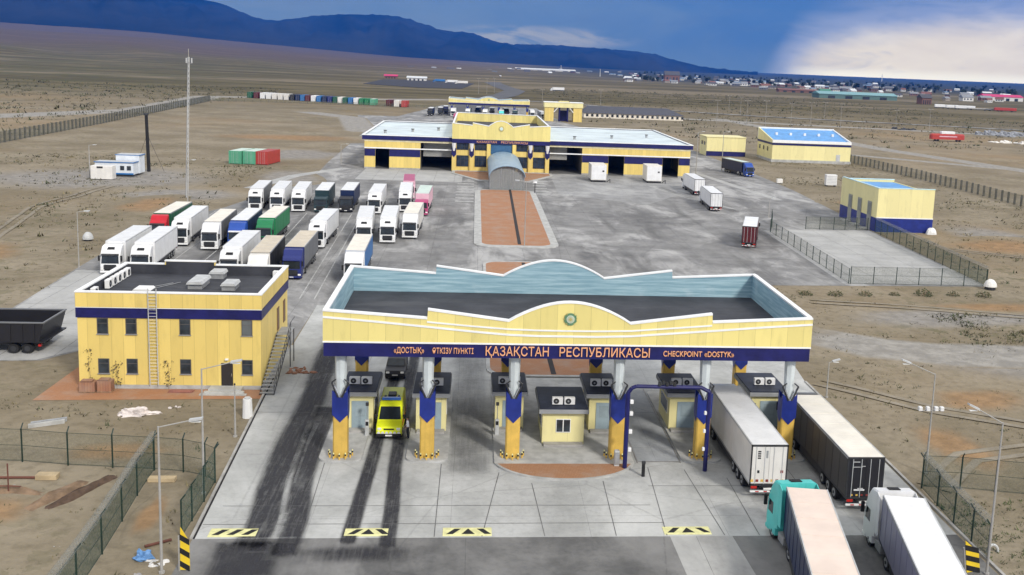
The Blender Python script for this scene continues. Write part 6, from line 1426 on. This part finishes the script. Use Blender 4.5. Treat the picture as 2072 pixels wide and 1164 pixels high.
fence('yard_fence','dark fence along the front edge of the pale fenced pad',[(54.6,143.9),(75.2,143.9)],2.6,2.95,WIREY,arm=False,coil=False)
fence('yard_fence','dark fence on the outer side of the pale fenced pad below the small yellow building',[(75.3,143.9),(76.4,170),(77.5,193.5)],2.6,3.1,WIRE,arm=False)
fence('yard_fence','short dark fence closing the head of the pale fenced pad',[(64.3,195.5),(70,195.7),(77.0,196.2)],2.5,2.3,WIREY,arm=False,coil=False)
fence('yard_gate','low dark gate section behind the maroon container lorry',[(56.0,191),(58,197),(60.2,205)],2.5,2.4,WIRE,arm=False,coil=False)
CPOST = pm('concrete_post',(0.115,0.112,0.092),0.9,0.2)
PANELW = stuff_alpha('panel_wire',(0.085,0.10,0.075),0.45)
fence('perimeter_fence','long fence of thick grey posts and dark panels climbing away across the dry steppe',[(-148,262),(-140,325),(-143.5,420),(-149,520),(-155.5,637)],3.4,3.85,PANELW,CPOST,0.24,False,False,box_post=True)
fence('perimeter_fence','long fence of thick grey posts running down past the blue-roofed hall',[(124,392),(129.6,362),(131.5,330),(133,300),(133.3,258),(132.5,215),(131,160)],2.7,3.1,WIREY,CPOST,0.20,False,False,box_post=True)
fence('far_fence','low dark far fence behind the container row',[(-155,640),(-70,655),(-22,650)],1.8,4.5,WIREY,CPOST,0.12,False,False)

# ------------------------------------------------------------------ lamps and poles
def street_lamp(x, y, h, label, arms=((2.0,0.4,0),), name='street_lamp', r=0.072, group='street lamps'):
    t = T(name, label, 'lamp post', (x,y,0), group=group)
    mb = MB(); mb.tube((x,y,0),(x,y,h),r*1.25,POLE,r*0.7,8); mb.tube((x,y,0),(x,y,0.12),r*2.4,CONCD,n=8); mb.build('pole', t)
    if not arms: mb = MB(); mb.tube((x,y,h),(x,y,h+0.12),r*1.1,DARK,n=6); mb.build('cap', t)
    for dx, dz, dy in arms:
        mb = MB(); mb.tube((x,y,h-0.05),(x+dx,y+dy,h+dz),r*0.55,POLE,n=6); mb.build('arm', t)
        L = Vector((dx,dy,dz)).normalized(); a = Vector((x+dx,y+dy,h+dz)); b = a+L*0.75
        mb = MB(); mb.prism([(a.x,a.z-0.04),(b.x,b.z-0.05),(b.x,b.z+0.05),(a.x,a.z+0.09)],a.y-0.15,a.y+0.15,PALEM,'y'); lh = mb.build('lamp_head', t)
        mb = MB(); mb.box(min(a.x,b.x)+0.1,max(a.x,b.x)-0.1,a.y-0.1,a.y+0.1,min(a.z,b.z)-0.07,min(a.z,b.z)-0.045,LAMPL); mb.build('lens', lh)
    return t
street_lamp(-17.3,58.1,8.8,'tall street lamp nearest the camera, standing among litter inside the razor-topped fence',((1.7,0.35,0),))
street_lamp(-17.75,69.3,8.8,'street lamp at the fence corner in front of the office door',((1.9,0.45,0),))
street_lamp(31.75,57.0,9.7,'tall street lamp on the dirt beside the nearest white-roofed trailer',((-1.6,0.8,0),))
t = street_lamp(34.85,72.9,7.9,'street lamp with a cluster of small cameras behind the bent-topped fence',((-2.0,0.8,0),))
mb = MB()
for dx in (-0.9,-0.3,0.35,0.8): mb.bbox(34.8+dx-0.14,34.8+dx+0.14,72.7,73.0,5.05,5.35,WHITE,0.03)
mb.box(33.8,35.8,72.85,72.93,5.0,5.06,POLE); mb.build('camera_bar', t)
for u, v, h, lb, ar in ((160,541,7.6,'thin lamp post on the slope behind the tipper trailer',((0.9,0.1,0),)),(182,361,7.5,'thin lamp post left of the portable cabin',((0.9,0.1,0),)),(1408,352,12,'dark lamp post at the corner of the terminal',((1.2,0.2,0),)),(1460,345,11.5,'dark lamp post beside the dark blue lorry',((1.2,0.2,0),)),(1061,500,10.8,'thin lamp post standing on the brick median in the middle of the yard',((-1.1,0.1,0),(1.1,0.1,0))),(690,332,5.5,'small dark lamp post at the left approach to the terminal',((1.3,0.1,0),)),(476,884,4.2,'thin post on the dirt close to the kerb below the office',()),(1672,805,3.4,'slim post by the outer kerb behind the charcoal trailer',((0.3,0.1,0),)),(1555,440,4.0,'slim lamp post beside the maroon container lorry',((0.5,0.1,0),)),(380,420,9.0,'thin lamp post in front of the lattice mast',((0.9,0.1,0),))):
    x, y = G(u, v); street_lamp(x, y, h, lb, ar, r=0.07 if y < 200 else 0.11)
x, y = G(1082,392); t = T('camera_post','short post with a white camera dome near the glazed walkway','camera post',(x,y,0)); mb = MB(); mb.tube((x,y,0),(x,y,2.6),0.1,DARK,n=6); mb.build('pole', t); mb = MB(); mb.blob((x,y,2.5),0.5,0.5,0.6,WHITE,1,0.0,12,5); mb.build('dome', t)
for i, (u, v, h) in enumerate(((1450,250,13),(1498,232,12),(1510,255,14),(1548,262,15),(1600,250,12),(1640,252,13),(1668,240,11),(1700,262,14),(1215,215,12),(1097,212,11),(1812,262,11),(1880,262,12),(1475,222,11),(985,190,14),(1000,188,14),(968,190,14))):
    x, y = G(u, v); street_lamp(x, y, h, 'thin pale utility pole standing on the open steppe behind the site', ((0.8,0.05,0),(-0.8,0.05,0)), 'utility_pole', 0.09, 'utility poles on the steppe')
for u, v, h, lb in ((1135,146,24,'pale tower rising from the far factory roofs'),(1784,166,45,'lone distant lattice pylon on the open plain'),(1214,156,20,'thin distant mast beside the far town')):
    x, y = G(u, v); t = T('far_tower', lb, 'tower', (x,y,0)); mb = MB(); mb.tube((x,y,0),(x,y,h),h*0.07,PALEM,h*0.03,6); mb.build('shaft', t); mb = MB(); mb.box(x-h*0.06,x+h*0.06,y-1,y+1,h,h*1.06,GREYM); mb.build('cap', t)

# ------------------------------------------------------------------ dry plants, heaps, litter
LEAFM = []
for nm, c in (('dry_leaf',(0.085,0.080,0.036)),('dull_leaf',(0.055,0.066,0.030)),('straw_leaf',(0.20,0.165,0.085))): LEAFM.append(pm(nm, c, 0.9, 0.35, 3))
def shrub_mesh(m, r, h, n, seed, mats):
    rn = random.Random(seed)
    for i in range(n):
        a = rn.uniform(0,6.283); d = r*math.sqrt(rn.random()); z = h*rn.random()*(1-(d/r)**2*0.7); s = rn.uniform(.08,.2)*max(r,0.6)
        p = Vector((d*math.cos(a),d*math.sin(a),z)); u_ = Vector((rn.uniform(-1,1),rn.uniform(-1,1),rn.uniform(-.4,.8))).normalized(); w = u_.orthogonal().normalized()
        m.add([p-w*s*0.5,p+u_*s,p+w*s*0.5,p-u_*s*0.3],[(0,1,2,3)],mats[i%len(mats)])
    for i in range(5):
        a = rn.uniform(0,6.283); m.tube((0,0,0),(r*0.6*math.cos(a),r*0.6*math.sin(a),h*0.7),0.02,WOOD,n=4)
for i, (u, v) in enumerate(((1630,597),(1690,598),(1752,598),(1810,598),(1868,598),(1928,599),(1990,601))):
    x, y = G(u, v); k_ = (1.0,1.1,1.0,0.8,1.35,0.95,1.2)[i]
    mb = MB(); shrub_mesh(mb, 0.95*k_, 0.75*k_, 170, i, LEAFM[:2]); o = mb.build('low_shrub'); o.location = (x,y,0)
    tag(o, ('low dark shrub nearest the canopy corner in the row below the fenced pad','second low dark shrub from the canopy corner below the fenced pad','third low dark shrub from the canopy corner below the fenced pad','smallest dark shrub, in the middle of the row below the fenced pad','largest dark shrub of the row below the fenced pad','low dark shrub between the largest one and the last one of the row','last dark shrub of the row, by the rounded white tank')[i], 'shrub', 'row of shrubs below the fenced pad')
for i, (x, lb) in enumerate(((-33.1,'thin dry climber on the office wall at its outer corner'),(-30.8,'thin dry climber between two ground-floor office windows'),(-26.4,'thin dry climber on the office wall right of the ladder'))):
    rn = random.Random(i+40); mb = MB(); y = 92.08
    for s_ in range(46):
        z = rn.uniform(0.3,3.6 if i == 0 else 2.6); xx = x+rn.gauss(0,0.25); q = rn.uniform(.04,.09)
        mb.add([(xx-q,y-rn.uniform(0.02,.12),z),(xx,y-0.05,z-q),(xx+q,y-rn.uniform(0.02,.12),z),(xx,y-0.1,z+q)],[(0,1,2,3)],LEAFM[2 if s_%3 else 0])
    mb.path([(x,y-0.04,0.05),(x+0.1,y-0.04,1.2),(x-0.05,y-0.04,2.5)],0.012,WOOD,4); tag(mb.build('climbing_plant'), lb, 'plant', 'climbers on the office wall')
def scrub(name, area, n, smin, smax, mats, seed, avoid=None):
    """ground cover nobody could count"""
    rn = random.Random(seed); mb = MB()
    for i in range(n):
        x = rn.uniform(area[0],area[1]); y = rn.uniform(area[2],area[3])
        sc_ = 1.0
        if avoid and avoid(x, y): continue
        nv = noise.noise(Vector((x*0.06,y*0.06,seed)))+0.5*noise.noise(Vector((x*0.25,y*0.25,seed+3)))
        if nv < 0.12 and rn.random() < 0.9: continue
        sc_ = 0.7+1.2*rn.random()**3
        s = rn.uniform(smin,smax)*sc_; mt = mats[rn.randrange(len(mats))]
        for k in range(4):
            a = rn.uniform(0,6.28); l = s*rn.uniform(.6,1.3); p = (x+rn.gauss(0,s*0.5),y+rn.gauss(0,s*0.5))
            mb.add([(p[0]-s*0.14*math.sin(a),p[1]+s*0.14*math.cos(a),0),(p[0]+s*0.14*math.sin(a),p[1]-s*0.14*math.cos(a),0),(p[0]+l*0.7*math.cos(a),p[1]+l*0.7*math.sin(a),l*0.55)],[(0,1,2)],mt)
    if mb.v: S(name, mb, 'stuff')
GRN = pm('fresh_grass',(0.075,0.095,0.030),0.9,0.3,3)
def av_left(x, y): return (x > -17.8) or (y > 88 and x > -37) or (y > 98 and x > -52)
scrub('dry_grass',(-60,-17.8,50,200),7000,.10,.32,LEAFM,3,av_left)
scrub('dry_grass',(-130,-52,110,300),6000,.25,.7,LEAFM,4)
scrub('dry_grass',(33,120,50,142),7000,.10,.34,LEAFM,5,lambda x,y: x < 34 or (43 < x < 52 and 103 < y < 113))
scrub('green_grass',(32.9,44,52,68),6500,.12,.34,[GRN,LEAFM[1],GRN],6)
scrub('dry_grass',(78,135,140,345),6000,.2,.6,LEAFM,7,lambda x,y: (77<x<91 and 192<y<216) or (x<82.5 and y>205))
scrub('dry_grass',(58,78,108,126),1300,.2,.55,LEAFM[:2],10)
scrub('steppe_scrub',(-430,-150,330,900),9000,.6,1.7,LEAFM[:2],8)
scrub('steppe_scrub',(60,420,430,1300),11000,.6,1.8,LEAFM[:2],9)
SOIL = pm('turned_soil',(0.20,0.135,0.085),0.95,0.3,1.2); SOILSHADE = pm('soil_trench_shade',(0.085,0.055,0.038),0.95,0.3,1.5)  # the darker soil has a trench's shade put into its colour
def mound(label, pts, w, h, mat, seed):
    mb = MB(); P = subdiv(pts, 0.5); n = len(P); vs = []; fs = []; c = 9
    for i, (x, y) in enumerate(P):
        a = P[max(0,i-1)]; b = P[min(n-1,i+1)]; d = Vector((b[0]-a[0],b[1]-a[1],0)).normalized(); q = Vector((-d.y,d.x,0)); e = math.sin(math.pi*i/(n-1))**0.5
        for j in range(c):
            t_ = j/(c-1)*2-1; nz = noise.noise(Vector((x*0.9+j,y*0.9,seed))); k_ = w/2*(0.8+0.4*noise.noise(Vector((i*0.3,seed,1))))
            vs.append((x+q.x*t_*k_+nz*0.1, y+q.y*t_*k_, -0.03+max(0,(1-t_*t_))*h*e*(0.75+0.6*nz)))
    for i in range(n-1):
        for j in range(c-1): fs.append((i*c+j,(i+1)*c+j,(i+1)*c+j+1,i*c+j+1))
    mb.add(vs, fs, mat); return tag(mb.build('earth_bank', smooth=True), label, 'earth bank')
mound('long diagonal earth bank below the dirt fence, painted dark as shade of a trench',[(-27.2,66.6),(-26.2,68.5),(-25.2,71),(-24.6,72.6)],1.1,0.45,SOILSHADE,1)
mound('low reddish earth bank along the ditch at the frame edge',[(-36,69.6),(-33,69.4),(-30,69.8),(-28,69.0)],1.3,0.5,SOIL,2)
mound('pale spoil bank beside the diagonal dark one',[(-28.2,66.4),(-27.2,69.0),(-26.2,71.6)],1.6,0.5,SOIL,5)
for i in range(9):
    x, y = ((-28.2,64.2),(-20.6,66.8),(-19.8,68.8),(-23.4,64.6),(-29.2,72.2),(-30.4,70.7),(-20.3,62.4),(-31.9,72.4),(-24.3,61.5))[i]
    debris('stone','pale stone lying loose on the dirt around the wire fences','stone',x,y,2,0.22,CONCD,20+i)['group'] = 'loose stones by the fences'
mb = MB(); mb.blob((-18.9,59.9,-0.02),0.5,0.42,0.5,pm('blue_bag',(0.12,0.26,0.50),0.5,0.2,3),8,0.7,16,6); tag(mb.build('rubbish_bag'),'crumpled blue plastic bag in the litter under the nearest street lamp','bag')
debris('litter_heap','scatter of white paper and plastic litter beside the blue bag','litter',-18.0,59.3,12,0.55,pm('white_litter',(0.66,0.65,0.63),0.7,0.2),62)
debris('litter_heap','heap of grey crumpled scrap below the litter, nearest the camera','litter',-18.3,57.6,10,0.5,pm('grey_litter',(0.30,0.29,0.28),0.7,0.3),63)
for (x0_, y0_, x1_, y1_, lb) in ((-19.2,61.3,-17.9,62.2,'dark plank lying on the dirt near the striped board'),(-33.5,71.9,-28.6,71.9,'reddish iron pipe lying along the foot of the dirt fence')):
    mb = MB(); mb.tube((x0_,y0_,0.1),(x1_,y1_,0.1),0.09,pm('rusty_iron',(0.13,0.05,0.035),0.8,0.3),n=6); tag(mb.build('iron_pipe'), lb, 'pipe')
t = T('iron_post','rusty iron cross post stuck in the spoil by the frame edge','post',(-30.4,69.4,0)); mb = MB(); mb.tube((-30.4,69.4,0),(-30.4,69.4,2.1),0.05,pm('rusty_iron',(0.13,0.05,0.035),0.8,0.3),n=6); mb.build('upright', t); mb = MB(); mb.tube((-31.2,69.4,0.55),(-29.6,69.4,0.5),0.04,pm('rusty_iron',(0.13,0.05,0.035),0.8,0.3),n=6); mb.build('crossbar', t)
mb = MB(); mb.box(-22.0,-20.2,71.2,71.8,0.02,0.28,pm('pale_timber',(0.46,0.36,0.22),0.8,0.2)); tag(mb.build('timber_stack'),'short pale timber block lying behind the diagonal fence','timber')
mb = MB(); mb.box(-29.6,-28.2,71.6,72.3,0.02,0.35,pm('pale_timber',(0.46,0.36,0.22),0.8,0.2)); tag(mb.build('broken_crate'),'pale broken crate boards by the iron pipe at the fence foot','crate')
t = T('drum','white plastic drum beside the kerb below the office steps','drum',(-17.9,84.8,0)); mb = MB(); mb.tube((-18.1,84.8,0),(-18.1,84.8,1.6),0.42,WHITE,0.36,12); mb.build('shell', t); mb = MB(); mb.tube((-18.1,84.8,1.6),(-18.1,84.8,1.72),0.25,PALEM,n=10); mb.build('lid', t)
# the small white waste tyre arches at the right kerb
mb = MB(); mb.path([(33.6+0.36*math.cos(a_*0.4),59.9,0.02+0.5*math.sin(a_*0.4)) for a_ in range(9)],0.09,PALEM,6); tag(mb.build('kerb_hoop'),'white painted half tyre set in the ground by the kerb fence','tyre')

# ------------------------------------------------------------------ the far town
HM = [pm('house_white',(0.62,0.61,0.58),0.8,0.1), pm('house_cream',(0.36,0.31,0.25),0.8,0.1), pm('house_grey',(0.17,0.17,0.18),0.8,0.1), pm('house_brick',(0.18,0.095,0.075),0.8,0.15)]
RM = [pm('roof_grey',(0.22,0.23,0.25),0.6), pm('roof_white',(0.60,0.62,0.63),0.6), pm('roof_rust',(0.17,0.075,0.06),0.7), pm('roof_blue',(0.12,0.18,0.27),0.6), pm('roof_green',(0.06,0.20,0.13),0.6), pm('roof_dark',(0.07,0.07,0.08),0.7)]
RMN = ['grey','white','rust-red','blue','green','dark']; HMN = ['white','cream','grey','brick']
PROTO = {}
def house(x, y, rot, sc, hm, rm, where):
    key = (hm, rm)
    lb = f'distant {HMN[hm]} house with a {RMN[rm]} pitched roof {where}'
    if key not in PROTO:
        t = T('town_house', lb, 'house', (x,y,0), rot, 'houses of the far town', local=True)
        mb = MB(); mb.box(-5,5,-4,4,-0.3,3.2,HM[hm]); w = mb.build('wall', t)
        mb = MB(); mb.add([(-5.5,-4.6,3.203),(5.5,-4.6,3.203),(5.5,4.6,3.203),(-5.5,4.6,3.203),(-5.2,0,5.6),(5.2,0,5.6)],[(0,1,5,4),(2,3,4,5),(1,2,5),(3,0,4),(3,2,1,0)],RM[rm]); mb.build('roof', t)
        mb = MB()
        for i in range(3): mb.box(-3.9+i*2.9,-2.6+i*2.9,-4.05,-4.003,1.1,2.4,GLASS)
        mb.build('window', w); PROTO[key] = t
    else: t = copy_tree(PROTO[key], (x,y,0), rot, lb)
    t.scale = sc; return t
rnd = random.Random(11)
BIN = lambda u: 'short of the dark block' if u < 1335 else 'around the dark block' if u < 1480 else 'between the dark block and the teal shed' if u < 1650 else 'behind the teal shed' if u < 1830 else 'near the crimson hall'
for i in range(215):
    u = rnd.uniform(1270,2072) if i < 165 else rnd.uniform(700,1260)
    base = HOR(u)
    if i < 165: v = base+rnd.uniform(13,32)+(7 if u > 1520 else 0)*rnd.random()+(8 if u > 1800 else 0)*rnd.random()
    else: v = base+rnd.uniform(10,22) if u > 1010 else base+rnd.uniform(13,24)
    x, y = G(u, v); s = rnd.uniform(0.75,1.3); where = BIN(u) if i < 165 else ('beside the highway at the mountain foot' if u > 1010 else 'in the hamlet beyond the dark timber yard')
    house(x, y, rnd.uniform(-0.6,0.6), (s*rnd.uniform(1,1.8),s,s*rnd.uniform(0.9,1.5)), rnd.choice([0,0,1,2,3,0]), rnd.choice([0,1,1,5,5,2,0,3,5]), where)
# larger landmarks of the town
def shed(label, u0, u1, v, h, depth, wall, roof, name='long_shed'):
    a = G(u0, v+0.0407*0); b = G(u1, v+(u1-u0)*0.0407); y = (a[1]+b[1])/2
    x0_ = a[0]; x1_ = b[0]; t = T(name, label, 'building', ((x0_+x1_)/2,y,0))
    mb = MB(); mb.box(x0_,x1_,y,y+depth,-0.5,h*0.62,wall); mb.build('wall', t)
    mb = MB(); mb.prism([(y-1,h*0.62+0.01),(y+depth+1,h*0.62+0.01),(y+depth/2,h)],x0_-1,x1_+1,roof,'x'); mb.build('roof', t)
    for k_ in range(4): mb = MB(); w_ = (x1_-x0_)/9; mb.box(x0_+w_*(2*k_+1),x0_+w_*(2*k_+1.8),y-0.3,y-0.01,0,h*0.42,GLASS); mb.build('doorway', t)
TURQ = pm('roof_turquoise',(0.16,0.33,0.35),0.5); CRIM = pm('roof_crimson',(0.50,0.03,0.13),0.6)
shed('long teal-roofed shed at the near edge of the far town',1655,1818,198,9,30,pm('teal_wall',(0.09,0.16,0.15),0.7),TURQ)
shed('white hall with a crimson roof at the edge of the far town',1990,2072,203,10,25,HM[0],CRIM)
shed('long white factory at the mountain foot',1048,1165,143,11,50,HM[0],RM[1])
shed('dark blocky building standing in the middle of the far town',1345,1375,165,24,20,HM[3],RM[5],'dark_block')
shed('white low shed with a pale roof on the dark timber yard',824,862,163,6,18,HM[0],RM[1])
shed('low crimson shed behind the dark timber yard',778,803,159,6,12,HM[3],CRIM)
shed('brown brick works near the crimson hall',1865,1885,211,12,16,HM[3],RM[5])
shed('rust-roofed low range of sheds in the far town',1575,1655,186,6,16,HM[3],RM[2])
shed('bright green-roofed shed next to the teal one',1660,1680,190,8,10,HM[2],RM[4])
mb = MB(); mb.prism([G(735,170),G(780,160),G(870,160),G(960,170),G(935,180),G(850,178)],0.02,0.35,pm('coal_ground',(0.028,0.028,0.034),0.9,0.3),'z'); S('dark_yard', mb)
for i, (u, v, m_, lb) in enumerate(((880,166,PLB,'blue lorry parked on the far dark yard'),(905,168,PW,'white lorry parked on the far dark yard'),(925,170,PWW,'cream lorry parked on the far dark yard'),(1118,184,PW,'white coach driving on the far side road'),(1012,157,PW,'white lorry on the far highway'))):
    x, y = G(u, v); lorry(lb, x, y, 75 if i < 4 else 5, m_, m_, PW, 'plain', 'curtain')
# red bus, sheds, railway wagons, scrap on the plain
t = T('red_tanker','bright red tanker standing on the plain beyond the perimeter fence','tanker',(243,505,0)); x0_, y0_ = G(1920,287)
t.location = (x0_,y0_,0); OFF[t.name] = (x0_,y0_,0)
mb = MB(); mb.bbox(x0_-9,x0_+8,y0_,y0_+3,1.0,3.7,PRD,0.5); b = mb.build('tank_body', t); mb = MB(); mb.bbox(x0_-4,x0_+3,y0_+0.3,y0_+2.7,3.72,4.9,PW,0.2); mb.build('top_hatch', b); mb = MB(); mb.box(x0_-5,x0_+4,y0_-0.03,y0_-0.003,2.2,2.7,PPK); mb.build('stripe', b)
for k_ in (-7,-5.5,4,5.5): mb = MB(); mb.tube((x0_+k_,y0_+0.1,0.6),(x0_+k_,y0_+0.5,0.6),0.6,BLACK,n=12); mb.build('wheel', t)
for i, (u, m_, lb) in enumerate(((1905,PW,'short white railway tank wagon, first of the far train'),(1930,PW,'white railway wagon in the middle of the far train'),(1958,PW,'longest white railway wagon of the far train'),(1985,CONCD,'grey flat railway wagon after the white ones'),(2040,PRD,'red railway wagon at the frame edge'),(2020,PGR,'dark railway wagon between the grey flat one and the red one'))):
    x, y = G(u, 219+(u-1900)*0.055); L_ = (7,8,13,14,14,12)[i]; t = T('railway_wagon', lb, 'wagon', (x,y,0), R_(-7), 'wagons of the far train', local=True)
    mb = MB(); mb.bbox(-L_,L_*0.6,0,3,1.2,1.2+(2.8 if i in (0,1,2,4) else 0.9),m_,0.3); mb.build('body', t); mb = MB(); mb.box(-L_,L_*0.6,0.3,2.7,0.7,1.19,DARK); mb.build('underframe', t)
    for k_ in (-L_*0.7,L_*0.3): mb = MB(); mb.tube((k_,0,0.5),(k_,2.9,0.5),0.5,DARK,n=10); mb.build('bogie', t)
debris('scrap_heap','grey scrap heap on the plain at the frame edge','scrap heap',*G(2030,275),26,9,pm('scrap_grey',(0.24,0.25,0.27),0.7,0.4),71)
debris('scrap_heap','dark scrap heap beside the red tanker','scrap heap',*G(1830,263),12,5,DARK,72)
debris('white_heap','white gravel heap in front of the grey scrap','heap',*G(2040,290),8,5,PWW,73)
# trees between the houses
TREEM = [pm('tree_leaf_dark',(0.022,0.034,0.018),0.9,0.35,0.3), pm('tree_leaf',(0.040,0.055,0.026),0.9,0.35,0.3)]
def tree_proto(seed):
    t = T('poplar_tree','small dark tree among the houses of the far town','tree',(0,0,0),0,'trees among the far houses',local=True)
    rn = random.Random(seed); mb = MB(); mb.tube((0,0,0),(0.1,0,4),0.28,WOOD,0.12,6)
    for i in range(5): a = rn.uniform(0,6.28); mb.tube((0.05,0,1.8+i*0.4),(1.3*math.cos(a),1.3*math.sin(a),3.5+i*0.5),0.1,WOOD,0.04,5)
    mb.build('trunk', t); mb = MB()
    for i in range(260):
        d = Vector((rn.gauss(0,1),rn.gauss(0,1),rn.gauss(0,1))).normalized()*(rn.random()**0.45); k_ = 1+0.35*noise.noise(d*2.5+Vector((seed,0,0)))
        p = Vector((d.x*2.4*k_,d.y*2.4*k_,4.6+d.z*3.0*k_)); u_ = Vector((rn.uniform(-1,1),rn.uniform(-1,1),rn.uniform(-1,1))).normalized(); w = u_.orthogonal().normalized(); s = rn.uniform(.3,.6)
        mb.add([p-w*s,p+u_*s,p+w*s,p-u_*s],[(0,1,2,3)],TREEM[i%2])
    mb.build('crown', t); return t
tp = [tree_proto(s) for s in (1,2,3)]
for i in range(230):
    u = rnd.uniform(1280,2060); v = HOR(u)+rnd.uniform(12,30); x, y = G(u, v); s = rnd.uniform(0.9,2.0)
    o = tp[i] if i < 3 else copy_tree(tp[i%3]); o['label'] = 'small dark tree among the far houses '+BIN(u); o.location = (x,y,0); o.rotation_euler = (0,0,rnd.uniform(0,6)); o.scale = (s*rnd.uniform(1,1.5),s,s)

# ------------------------------------------------------------------ air
m = bpy.data.materials.new('haze_air'); m.use_nodes = True; k = NT(m.node_tree); k.n.clear()
o_ = k.node('ShaderNodeOutputMaterial'); pv = k.node('ShaderNodeVolumePrincipled')
pv.inputs['Color'].default_value = (0.005, 0.215, 1.0, 1); pv.inputs['Density'].default_value = 0.000049; pv.inputs['Anisotropy'].default_value = 0.0
k.l.new(pv.outputs[0], o_.inputs['Volume'])
hb = MB(); hb.box(-14400,14400,-14400,14400,-60,1150,m); h = hb.build('haze'); h['kind'] = 'stuff'
